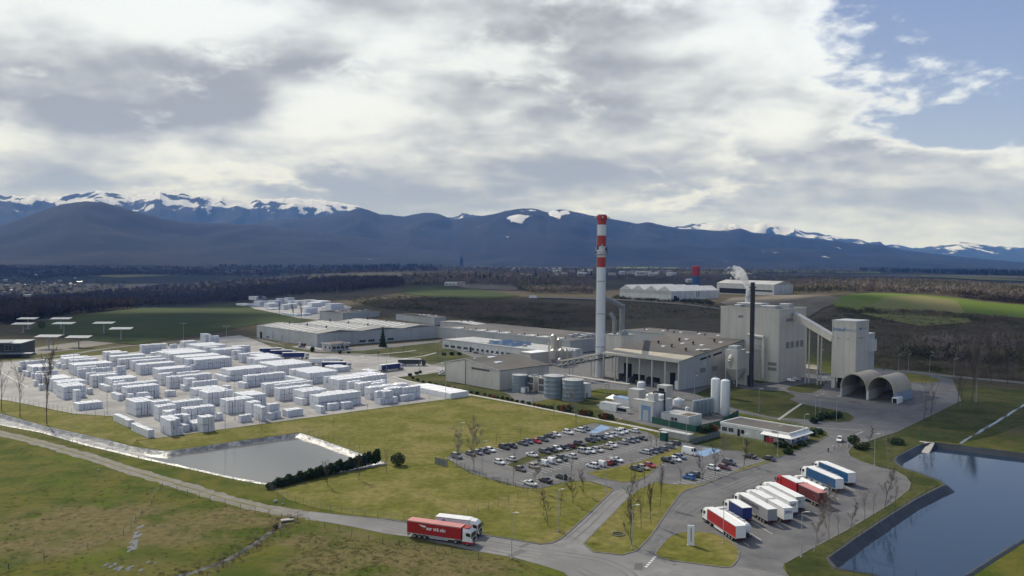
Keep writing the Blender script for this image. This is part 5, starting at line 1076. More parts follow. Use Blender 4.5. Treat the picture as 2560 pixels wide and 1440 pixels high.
MB().box(LXt, LXt + lx2, 1.5, LYt - 1.5, 0, zt2).build('annex_wall', K['clad'], r); MB().box(LXt, LXt + lx2 + .2, 1.3, LYt - 1.3, zt2, zt2 + .35).build('annex_roof', K['clad_white'], r)
b = MB(); on_face(b, 'R', LXt + .5, LXt + lx2 - .5, .0, 1.4, zt2 - 9, zt2 - 3, 1.5); b.build('annex_bay', K['clad_white'], r)
louvre(r, 'R', LXt * .2, LXt * .55, ez - 8.6, ez - 8.0)
for u in (.3, .7): b = MB(); on_face(b, 'L', LYt * u, LYt * u + .5, 0, .3, ez - 9, ez - 8.6); b.build('wall_lamp', K['louvre'], r)
# --- inclined gallery between block and tower
a = P(1992, 952); za = z_at(a, 790); b_ = P(2079, 968); zb = z_at(b_, 846)
d = Vector((b_.x - a.x, b_.y - a.y, 0)); L = d.length; r = empty('conveyor_gallery', Vector((a.x, a.y, 0)), math.atan2(d.y, d.x), 'sloping enclosed conveyor gallery between the furnace block and the batch tower', 'conveyor')
MB().bar((-2, 0, za), (L + 1, 0, zb), 3.4, 3.4).build('tube', K['clad_cream'], r); MB().bar((-2, 0, za + 1.75), (L + 1, 0, zb + 1.75), 3.6, .15).build('roof', K['clad'], r)
for t in (.3, .65): MB().bar((L * t, -1.2, 0), (L * t, -1.2, za + (zb - za) * t), .5).bar((L * t, 1.2, 0), (L * t, 1.2, za + (zb - za) * t), .5).build('trestle', K['clad_cream'], r)
# --- lettering
def text_mesh(s, size, m, name='lettering', depth=0.03, bold=0.0):
    cu = bpy.data.curves.new('txt', 'FONT'); cu.body = s; cu.size = size; cu.extrude = depth; cu.offset = bold; cu.align_x = 'CENTER'; cu.align_y = 'CENTER'; cu.resolution_u = 2
    o = bpy.data.objects.new('txt', cu); col.objects.link(o); dg = bpy.context.evaluated_depsgraph_get(); me = bpy.data.meshes.new_from_object(o.evaluated_get(dg)); bpy.data.objects.remove(o); me.materials.clear(); me.materials.append(m); me.name = name; return me
def letters(parent, s, size, m, loc, face, bold=0.0, sx=1.0):
    o = put('lettering', text_mesh(s, size, m, bold=bold), parent); o.location = loc
    o.rotation_euler = {'R': (R(90), 0, 0), 'L': (R(90), 0, R(-90)), 'back': (R(90), 0, R(180)), 'left': (R(90), 0, R(90))}[face]; o.scale = (sx, 1, 1); return o
K['txt_blue'] = mat('letter_blue', (0.015, 0.16, 0.40), rough=.5); K['txt_pale'] = mat('letter_grey_blue', (0.27, 0.35, 0.42), rough=.5); K['txt_white'] = mat('letter_white', (.8, .8, .8), rough=.5); K['txt_dark'] = mat('letter_dark', (.03, .03, .05), rough=.5); K['txt_violet'] = mat('letter_violet', (.05, .03, .16), rough=.5); K['txt_grey'] = mat('letter_grey', (.09, .09, .11), rough=.5); K['txt_teal'] = mat('letter_teal', (.02, .16, .2), rough=.5)
rtw = [o for o in col.objects if o.name == 'batch_tower'][0]
letters(rtw, 'knauf', 3.0, K['txt_blue'], (-.06, LYt * .70, ez - 4.2), 'L', .02); letters(rtw, 'insulation', 2.3, K['txt_pale'], (-.06, LYt * .36, ez - 4.2), 'L', sx=.95)
letters(rtw, 'knauf', 1.6, K['txt_blue'], (LXt * .33, -.06, ez - 3.6), 'R', .02); letters(rtw, 'insulation', 1.1, K['txt_pale'], (LXt * .66, -.06, ez - 3.6), 'R')
# --- twin barrel vaults
pa = P(2101, 991); Wv = reach(pa, BX, 2168); pv = pa + BX * Wv; W2 = reach(pv, BX, 2236); dep = 21.0
for i, (o_, w_) in enumerate(((pa, Wv), (pv, W2))):
    r = empty('barrel_vault_store', o_ + BX * w_, SITE, ['left of the two open barrel vault stores before the batch tower', 'right of the two open barrel vault stores, with blue grey flank'][i], 'store', 'twin barrel vaults')
    wl2 = 4.6; rad = w_ / 2; hgt = 7.2; n = 16; g = MB(); gi = []
    for sh, rr, lift in ((0, rad - .01, 0.0), (1, rad - .45, -.45)):
        for x in (-.6, dep):
            for k in range(n + 1): a = math.pi * k / n; g.v.append((x, rad - rr * math.cos(a), wl2 + (hgt + lift) * math.sin(a) - (.0 if sh == 0 else .0)))
    s = n + 1
    for k in range(n):
        g.f += [(k, s + k, s + k + 1, k + 1), (2 * s + k + 1, 3 * s + k + 1, 3 * s + k, 2 * s + k), (k, k + 1, 2 * s + k + 1, 2 * s + k), (s + k + 1, s + k, 3 * s + k, 3 * s + k + 1)]; g.m += [0] * 4
    g.build('vault_roof', K['canopy'], r, True)
    MB().box(0, dep, .004, .5, 0, wl2).build('side_wall', K['clad_white' if i == 0 else 'skyblue'], r); MB().box(0, dep, w_ - .5, w_ - .004, 0, wl2).build('side_wall', K['clad_white'], r)
    bw = MB(); poly = [(rad - (rad - .5) * math.cos(math.pi * k / n), wl2 + (hgt - .5) * math.sin(math.pi * k / n)) for k in range(n + 1)]; bw.add([(dep - .3, y, z) for y, z in poly] + [(dep - .3, .5, 0), (dep - .3, w_ - .5, 0)], [tuple([len(poly) + 1] + list(range(len(poly) - 1, -1, -1)) + [len(poly)])[::-1]]); bw.build('back_wall', K['canopy'], r)
    MB().add([(8, 1, 0), (dep - .5, 1, 0), (dep - .5, w_ - 1, 0), (8, w_ - 1, 0), (14, 2, 2.6), (dep - .6, 2, 3.2), (dep - .6, w_ - 2, 3.2), (14, w_ - 2, 2.4)], [(4, 5, 6, 7), (0, 1, 5, 4), (2, 3, 7, 6), (3, 0, 4, 7)]).build('cullet_heap', K['roof'], r)
r = empty('skip_container', P(2244, 1011), SITE, 'small white open-ended container beside the right barrel vault', 'container'); MB().bbox(0, 6, 0, 2.6, .2, 2.9, .1).build('casing', K['whitebox'], r); door(r, 'L', .4, 2.2, .3, 2.5); MB().box(.3, 5.7, .2, 2.4, 0, .2).build('skids', K['chassis'], r)
# --- gatehouse
r, p, LX, LY = site('gatehouse', 1973, 1113, 2020, 1801, 'low white gatehouse with a dark flat roof and an entrance canopy', 'gatehouse'); ez = z_at(p, 1085)
MB().box(0, LX, 0, LY, 0, ez - .1).build('wall', K['clad_white'], r)
MB().box(.5, LX - .5, .5, LY - .5, ez - .1, ez - .02).build('roof', K['roof'], r)
MB().box(-.15, LX + .15, -.15, .35, ez - .6, ez + .25).box(-.15, .35, .35, LY + .15, ez - .6, ez + .25).box(LX - .35, LX + .15, .35, LY + .15, ez - .6, ez + .25).box(.35, LX - .35, LY - .35, LY + .15, ez - .6, ez + .25).build('parapet', K['white'], r)
MB().add([(-2.4, -2.0, ez - 1.2), (-2.4, LY * .36, ez - 1.2), (-.16, LY * .36, ez - .5), (-.16, -.16, ez - .5), (LX + .1, -.16, ez - .5), (LX + .1, -2.0, ez - 1.2), (-2.4, -2.0, ez - 1.4), (-2.4, LY * .36, ez - 1.4), (-.16, LY * .36, ez - .8), (-.16, -.16, ez - .8), (LX + .1, -.16, ez - .8), (LX + .1, -2.0, ez - 1.4)], [(0, 3, 2, 1), (0, 5, 4, 3), (0, 1, 7, 6), (0, 6, 11, 5), (1, 2, 8, 7), (5, 11, 10, 4), (6, 7, 8, 9), (6, 9, 10, 11)]).build('entrance_canopy', K['white'], r)
for y in (-1.8, LY * .34): MB().bar((-2.2, y, 0), (-2.2, y, ez - 1.3), .18).build('canopy_post', K['white'], r)
for k in range(2): window(r, 'L', LY * (.80 + .10 * k), LY * (.80 + .10 * k) + 2.0, 1.0, 2.5, bars=2)
window(r, 'L', LY * .64, LY * .64 + 1.3, 1.1, 2.5); door(r, 'L', LY * .70, LY * .70 + 1.1, 0, 2.6); door(r, 'L', LY * .28, LY * .28 + 1.9, 0, 2.7, m='glass'); window(r, 'L', LY * .07, LY * .07 + 2.4, 1.0, 2.4, bars=2)
for k in range(3): window(r, 'R', LX * (.12 + .28 * k), LX * (.12 + .28 * k) + 1.6, 1.0, 2.3, bars=1)
b = MB(); on_face(b, 'R', .2, LX - .2, -.02, .05, 0, .8); b.build('blue_base_band', K['bluepaint'], r)
b = MB(); on_face(b, 'L', LY * .16, LY * .24, .10, .2, ez - .35, ez + .1, -.15); b.build('name_plate', K['louvre'], r)
# ------------------------------------------------------------------ gas and oxygen plant (small vessels)
def vessel(px, py, ytop, wpx, label, m='ch_white', dome=0.35, legs=0.0, n=22):
    p = P(px, py); rad = wpx * p.y / FPX / 2; z = z_at(p, ytop); r = empty('pressure_vessel', p, 0, label, 'tank'); z0 = legs
    prof = [(rad * .45, z0), (rad * .85, z0 + rad * .25), (rad, z0 + rad * .6), (rad, z - rad * dome * 1.6), (rad * .92, z - rad * dome * .8), (rad * .6, z - rad * dome * .22), (rad * .12, z)]
    MB().lathe(prof, 0, 0, n).build('shell', K[m], r, True)
    b = MB()
    for q in range(4): a = q * math.pi / 2 + .5; b.bar((rad * .8 * math.cos(a), rad * .8 * math.sin(a), 0), (rad * .8 * math.cos(a), rad * .8 * math.sin(a), z0 + rad * .6), .22)
    b.build('support_legs', K['galv'], r)
    MB().cyl((rad * .95, -.25, 1), (rad * .95, -.25, z * .9), .10, n=6).cyl((0, 0, z - .1), (0, 0, z + .5), .18, n=8).build('pipework', K['galv'], r)
    return r
vessel(1788, 1035, 944, 23, 'left of the two tall white upright tanks')
vessel(1812, 1042, 948, 23, 'right of the two tall white upright tanks')
vessel(1603, 988, 953, 21, 'white upright tank with domed top at the back of the gas plant')
vessel(1625, 1006, 984, 24, 'short white domed tank behind the white machine house')
vessel(1696, 1031, 994, 29, 'white bulb shaped tank on legs', dome=.8, legs=4.0)
vessel(1718, 1043, 1017, 11, 'small white upright cylinder before the grey columns')
for k in range(5):
    px = 1737 + k * 10; vessel(px, 1043 - k * 1.2, 1001 - k * 1.6, 12.5, ['leftmost', 'second', 'third', 'fourth', 'rightmost'][k] + ' of the five grey columns beside the tall white tanks', 'tank', .15)
def cont(px, py, sx, sy, h, label, m='whitebox', roofm='tankroof', doorm=None, rz=SITE, name='container', slope=0):
    r = empty(name, P(px, py), rz, label, 'container'); MB().bbox(0, sx, 0, sy, .12, h, .06).build('casing', K[m], r); MB().box(-.1, sx + .1, -.1, sy + .1, h, h + .12).build('roof', K[roofm], r); MB().box(.1, sx - .1, .1, sy - .1, 0, .12).build('plinth', K['concrete'], r)
    n = max(3, int(sy / 1.2)); c = MB()
    for k in range(1, n): on_face(c, 'L', sy * k / n - .05, sy * k / n + .05, -.02, .05, .2, h - .1)
    n = max(2, int(sx / 1.2))
    for k in range(1, n): on_face(c, 'R', sx * k / n - .05, sx * k / n + .05, -.02, .05, .2, h - .1)
    c.build('ribs', K[m], r)
    if doorm: door(r, 'L', sy * .3, sy * .7, .12, h * .8, m=doorm)
    return r
cont(1540, 1031, 4, 9, 3.2, 'long white container at the left end of the gas plant')
cont(1572, 1018, 5, 9, 3.4, 'white container with a blue tarpaulin roof', roofm='bluepaint')
r = cont(1568, 1035, 2.2, 7, 2.4, 'white chiller with a long dark grille'); b = MB(); on_face(b, 'L', .4, 6.6, .02, .10, .6, 2.0); b.build('grille', K['void'], r)
r = cont(1632, 1057, 13, 7, 8.2, 'white machine house with a blue grey roller door', 'clad_white', 'roof_light'); b = MB(); on_face(b, 'L', 1.2, 5.8, .02, .10, .1, 6.4); d = b.build('door_surround', K['bluepaint'], r); b = MB(); on_face(b, 'L', 2.2, 4.8, .08, .14, .1, 4.6); b.build('roller_door', K['frame'], d)
MB().bbox(2, 5, 1, 4, 8.3, 11.2, .1).bbox(8, 12, 2, 6, 8.3, 9.8, .1).build('roof_plant', K['clad_white'], r); MB().cyl((7, -.6, 1), (7, -.6, 11.5), .35, n=8).cyl((7, -.6, 11.5), (3, 2, 11.8), .35, n=8).cyl((3, 2, 11.8), (3, 2, 8.3), .35, n=8).build('black_flue', K['black'], r)
r = cont(1665, 1020, 5, 5, 9.5, 'cream valve tower with dark hatches', 'clad_cream'); b = MB(); on_face(b, 'L', 1, 4, .02, .08, 6, 8.4); b.build('hatch', K['void'], r)
cont(1605, 1032, 3, 5, 5.2, 'narrow cream cabinet left of the machine house', 'clad_cream'); cont(1597, 1022, 5, 6, 8.0, 'square cream column box below the domed tank', 'clad_cream'); cont(1613, 1040, 2.5, 3, 4.0, 'small cream cabinet before the machine house', 'clad_cream')
r = cont(1722, 1071, 9, 13, 4.4, 'white control cabin with two small windows and a rusty roof corner', 'clad_white', 'roof_light'); window(r, 'L', 5.5, 6.7, 2.0, 3.2); window(r, 'L', 7.0, 8.2, 2.0, 3.2); MB().box(1, 6, .6, 4.5, 4.5, 4.62).build('rusty_roof_patch', K['earth'], r)
cont(1722, 1105, 3, 13, 2.4, 'low pale bin store by the car park', 'concrete', 'tankroof'); r = cont(1663, 1104, 2, 2.4, 3.0, 'green shelter frame beside the bin store', 'greenfence')
r = empty('party_tent', P(1535, 1012), SITE, 'white peaked tent behind the long container', 'tent'); MB().add([(0, 0, 2.4), (5, 0, 2.4), (5, 5, 2.4), (0, 5, 2.4), (2.5, 2.5, 4.2)], [(0, 1, 4), (1, 2, 4), (2, 3, 4), (3, 0, 4), (3, 2, 1, 0)]).build('canvas', K['tarp'], r); MB().bar((.1, .1, 0), (.1, .1, 2.4), .1).bar((4.9, .1, 0), (4.9, .1, 2.4), .1).bar((4.9, 4.9, 0), (4.9, 4.9, 2.4), .1).bar((.1, 4.9, 0), (.1, 4.9, 2.4), .1).build('poles', K['galv'], r)
r = empty('party_tent', P(1663, 1052), SITE, 'white rounded tarpaulin shelter beside the control cabin', 'tent'); MB().add([(0, 0, 1), (4, 0, 1), (4, 5, 1), (0, 5, 1), (0, 1.5, 2.6), (4, 1.5, 2.6), (4, 3.5, 2.6), (0, 3.5, 2.6)], [(4, 5, 6, 7), (0, 1, 5, 4), (2, 3, 7, 6), (0, 4, 7, 3), (1, 2, 6, 5)]).build('canvas', K['tarp'], r); MB().box(0.1, 3.9, .2, 4.8, 0, 1).build('base', K['whitebox'], r)
# green screen fence round the plant
def panel_fence(name, pts, h, m, label, step=3.0, postm='greenfence'):
    o = pts[0]; r = empty(name, o, 0, label, 'fence')
    for a, b in zip(pts, pts[1:]):
        L = (b - a).length; n = max(1, round(L / step))
        for k in range(n):
            u, v = a.lerp(b, k / n) - o, a.lerp(b, (k + 1) / n) - o; d = (v - u).normalized() * .06
            MB().bar(u + d + Vector((0, 0, h / 2 + .05)), v - d + Vector((0, 0, h / 2 + .05)), .04, h - .1).build('panel', K[m], r); MB().bar(u, u + Vector((0, 0, h + .15)), .12).build('post', K[postm], r)
    return r
panel_fence('screen_fence', [P(1630, 1058), P(1668, 1067), P(1740, 1082), P(1798, 1068), P(1846, 1040)], 2.6, 'greenfence', 'green mesh screen fence around the gas plant')
# ------------------------------------------------------------------ solar trackers
for i, (px, py, yt, xc) in enumerate(((70, 822, 796, 69), (58, 832, 809, 43), (153, 824, 796, 153), (160, 840, 808, 160), (260, 836, 807, 259), (303, 851, 821, 302), (122, 872, 840, 122), (197, 868, 842, 197), (-4, 893, 854, -2))):
    p = P(px, py); z = z_at(p, yt); lab = ['tracker panel farthest left in the back row', 'tracker panel at the left above the dark building', 'tracker panel second in the back row', 'tracker panel just in front of the second one', 'tracker panel standing alone before the green field', 'rightmost tracker panel nearest the bales', 'nearest full tracker panel left of the bales', 'low tilted tracker panel over the gravel', 'tracker panel cut by the left picture edge'][i]
    r = empty('solar_tracker', p, R(4 + 3 * (i % 3)), 'white ' + lab, 'solar panel', 'solar trackers'); w = 8.0; t = R(6)
    MB().cyl((0, 0, 0), (0, 0, z - .3), .45, n=10).build('mast', K['galv'], r); MB().box(-1.6, 1.6, -1.2, 1.2, 0, .35).build('base', K['concrete'], r)
    c, s = math.cos(t), math.sin(t)
    for k in range(4):
        x0, x1 = -w + k * w / 2 + .04, -w + (k + 1) * w / 2 - .04; MB().add([(x0, -4.5 * c, z - 4.5 * s), (x1, -4.5 * c, z - 4.5 * s), (x1, 4.5 * c, z + 4.5 * s), (x0, 4.5 * c, z + 4.5 * s), (x0, -4.5 * c, z - 4.5 * s + .12), (x1, -4.5 * c, z - 4.5 * s + .12), (x1, 4.5 * c, z + 4.5 * s + .12), (x0, 4.5 * c, z + 4.5 * s + .12)], [(3, 2, 1, 0), (4, 5, 6, 7), (0, 1, 5, 4), (1, 2, 6, 5), (2, 3, 7, 6), (3, 0, 4, 7)]).build('panel', K['solar'], r)
    MB().bar((-w, 0, z - .2), (w, 0, z - .2), .3).bar((0, -4, z - .55), (0, 4, z + .25), .25).build('frame', K['galv'], r)
# dark glazed building at the left edge
p = P(52, 893); r = empty('dark_building', p, R(12), 'low black glazed building at the left picture edge behind the yard', 'building')
MB().box(-60, 0, 0, 24, 0, 8.5).build('wall', K['clad_dark'], r); MB().box(-60.4, .4, -.4, 24.4, 8.5, 9.0).build('roof', K['tank'], r); MB().box(-45, 8, -6, -.02, 2.6, 3.0).build('terrace_roof', K['tank'], r)
for k in range(7): window(r, 'R', -54 + k * 7.5, -50 + k * 7.5, 4.4, 7.6, bars=1)
far_sheet('gravel_forecourt', [(30, 880), (110, 866), (260, 846), (300, 856), (180, 874), (60, 892)], K['gravel'], 0.05)
tag(strip([P(*p) for p in catmull([(-60, 812), (20, 806), (80, 802), (140, 798)], 4, False)], 4, 0, .10).build('field_track', K['gravel']), kind='structure')
tag(strip([P(*p) for p in catmull([(-60, 905), (40, 902), (160, 888), (290, 868), (420, 857), (520, 845)], 4, False)], 5, 0, .05).build('perimeter_road', K['asphalt_dark']), kind='structure')
# ------------------------------------------------------------------ factory across the fields
p = Pg(1678, 752); r = empty('sawtooth_factory', p, SITE + R(-8), 'pale factory with a row of saw-tooth gables across the field', 'factory')
ca, sa = math.cos(SITE + R(-8)), math.sin(SITE + R(-8)); fa = Vector((ca, sa, 0)); fb = Vector((-sa, ca, 0)); fx = reach(p, fa, 1796); fy = reach(p, fb, 1549); eh = z_at(p, 728) - p.z
MB().box(0, fx, 0, fy, -2, eh).build('wall', K['clad_white'], r); MB().box(-.1, .02, 0, fy, eh * .62, eh).build('grey_band', K['clad'], r)
for k in range(4):
    y0, y1 = fy * k / 4, fy * (k + 1) / 4; ym = (y0 + y1) / 2; MB().add([(-.2, y0, eh), (-.2, y1, eh), (-.2, ym, eh + 6), (fx, y0, eh), (fx, y1, eh), (fx, ym, eh + 6)], [(0, 2, 1), (3, 4, 5), (0, 3, 5, 2), (2, 5, 4, 1), (0, 1, 4, 3)]).build('roof_gable', K['clad_white'], r)
for u, w_, h in ((.05, 6, 6), (.12, 4, 4)): door(r, 'R', fx * u, fx * u + w_, 0, h)
for k in range(2): b = MB(); on_face(b, 'R', fx * .52 + k * 3.5, fx * .52 + k * 3.5 + .6, 0, .5, 4, eh - 1); b.build('wall_duct', K['louvre'], r)
p = Pg(1935, 738); r = empty('second_factory', p, SITE + R(-8), 'wide pale factory hall behind the steam plume', 'factory'); fy = reach(p, fb, 1792); eh = z_at(p, 712) - p.z
MB().box(0, 45, 0, fy, -3, eh).build('wall', K['clad_white'], r); MB().add([(-.4, -.4, eh), (-.4, fy + .4, eh), (45, fy + .4, eh), (45, -.4, eh), (22, -.4, eh + 5), (22, fy + .4, eh + 5)], [(0, 4, 5, 1), (4, 3, 2, 5), (0, 3, 4), (1, 5, 2), (0, 1, 2, 3)]).build('roof', K['roof_light'], r)
b = MB(); on_face(b, 'L', fy * .45, fy * .95, -.05, .3, 0, eh * .5); b.build('loading_bay', K['void'], r); b = MB(); on_face(b, 'L', fy * .03, fy * .4, -.05, .2, eh * .3, eh * .45); b.build('window_band', K['glass'], r)
for k in range(3): MB().cyl((20, fy * (.7 + .1 * k), eh + 4), (20, fy * (.7 + .1 * k), eh + 9), 1.0, n=8).build('roof_vent', K['ch_white'], r)
p = Pg(1740, 714); r = empty('striped_silo', p, 0, 'tall silo, red above and blue below, behind the sawtooth factory', 'silo'); zt = z_at(p, 663) - p.z; zm = z_at(p, 690) - p.z; rr = 19.5 * p.y / FPX / 2
MB().lathe([(rr, -3), (rr, zm)], 0, 0, 20).build('lower_shell', K['blue2'], r, True); MB().lathe([(rr, zm), (rr, zt - 4), (rr * .75, zt - 1.5), (rr * .2, zt)], 0, 0, 20).build('upper_shell', K['red'], r, True)
p = Pg(1888, 702); r = empty('water_tower', p, 0, 'grey mushroom water tower beyond the second factory', 'water tower'); zt = z_at(p, 677) - p.z; MB().lathe([(5, 0), (4, zt * .5), (9, zt * .7), (9, zt), (2, zt + 1)], 0, 0, 18).build('tank', K['louvre'], r, True)
# box truck on the country road
def far_box(name, px, py, sx, sy, h, m, rm, label, cat, rz=0.3, gable=2.0):
    p = Pg(px, py); r = empty(name, p, rz, label, cat); MB().box(-sx / 2, sx / 2, -sy / 2, sy / 2, -1.5, h).build('wall', K[m], r)
    MB().add([(-sx / 2 - .4, -sy / 2 - .4, h), (sx / 2 + .4, -sy / 2 - .4, h), (sx / 2 + .4, sy / 2 + .4, h), (-sx / 2 - .4, sy / 2 + .4, h), (-sx / 2 - .4, 0, h + gable), (sx / 2 + .4, 0, h + gable)], [(0, 1, 5, 4), (2, 3, 4, 5), (0, 4, 3), (1, 2, 5), (3, 2, 1, 0)]).build('roof', K[rm], r)
    for k in range(3): window(r, 'R', -sx * .38 + k * sx * .28, -sx * .38 + k * sx * .28 + sx * .12, h * .35, h * .7, off=-sy / 2)
    return r
spots = [(98, 690, 40, 14, 6, 'skylight'), (200, 708, 22, 12, 6, 'skylight'), (70, 742, 20, 10, 5, 'skylight'), (20, 716, 14, 10, 6, 'tile'), (45, 712, 12, 9, 6, 'tile'), (130, 716, 12, 9, 5, 'tile'), (150, 704, 14, 9, 6, 'roof_light'), (10, 735, 16, 10, 6, 'tile'), (1235, 650, 30, 12, 9, 'skylight'), (1130, 714, 26, 12, 5, 'roof_light'), (1155, 712, 14, 10, 5, 'tile'), (1385, 678, 20, 12, 14, 'roof_light'), (1400, 680, 14, 10, 20, 'tile'), (1430, 682, 26, 12, 8, 'tile'), (1455, 690, 30, 14, 9, 'skylight'), (1475, 684, 22, 10, 16, 'roof_light'), (1530, 688, 26, 12, 8, 'tile'), (1555, 686, 20, 14, 10, 'skylight'), (1575, 684, 30, 12, 8, 'tile'), (1600, 689, 34, 14, 14, 'house'), (1620, 687, 22, 12, 12, 'roof_light'), (1675, 691, 16, 9, 4, 'skylight'), (1725, 706, 20, 12, 7, 'skylight'), (1890, 662, 40, 12, 10, 'skylight'), (1350, 672, 16, 10, 6, 'skylight'), (1295, 676, 14, 10, 6, 'tile')]
rh = random.Random(21)
spots += [(rh.uniform(0, 190), rh.uniform(694, 738), rh.uniform(9, 16), rh.uniform(8, 11), rh.uniform(5, 7), rh.choice(['tile', 'tile', 'roof_light'])) for _ in range(14)] + [(rh.uniform(1270, 1478), rh.uniform(672, 692), rh.uniform(10, 20), rh.uniform(9, 12), rh.uniform(6, 11), rh.choice(['tile', 'tile', 'roof_light', 'skylight'])) for _ in range(16)] + [(rh.uniform(1525, 1690), rh.uniform(676, 694), rh.uniform(10, 20), rh.uniform(9, 12), rh.uniform(6, 11), rh.choice(['tile', 'roof_light', 'skylight'])) for _ in range(14)]
spots.sort(key=lambda q: q[0])
for i, (x, y, sx, sy, h, rm) in enumerate(spots):
    where = 'in the valley town at far left' if x < 300 else 'in the village left of the striped chimney' if x < 1500 else 'in the village right of the striped chimney'
    far_box('distant_house', x, y, sx, sy, h, 'house', rm, ORD[i if i < 8 else i - 8 if x < 1500 or i < 8 else i - 16] + ' pale house from the list of roofs ' + where if False else ('pale house with ' + {'skylight': 'white', 'tile': 'brown', 'roof_light': 'grey', 'house': 'cream'}[rm] + ' roof, ' + ORD[sum(1 for q in spots[:i] if (q[0] < 300) == (x < 300) and (q[0] < 1500) == (x < 1500))] + ' from left ' + where), 'house', rz=random.uniform(-.4, .5), gable=sy * .2)
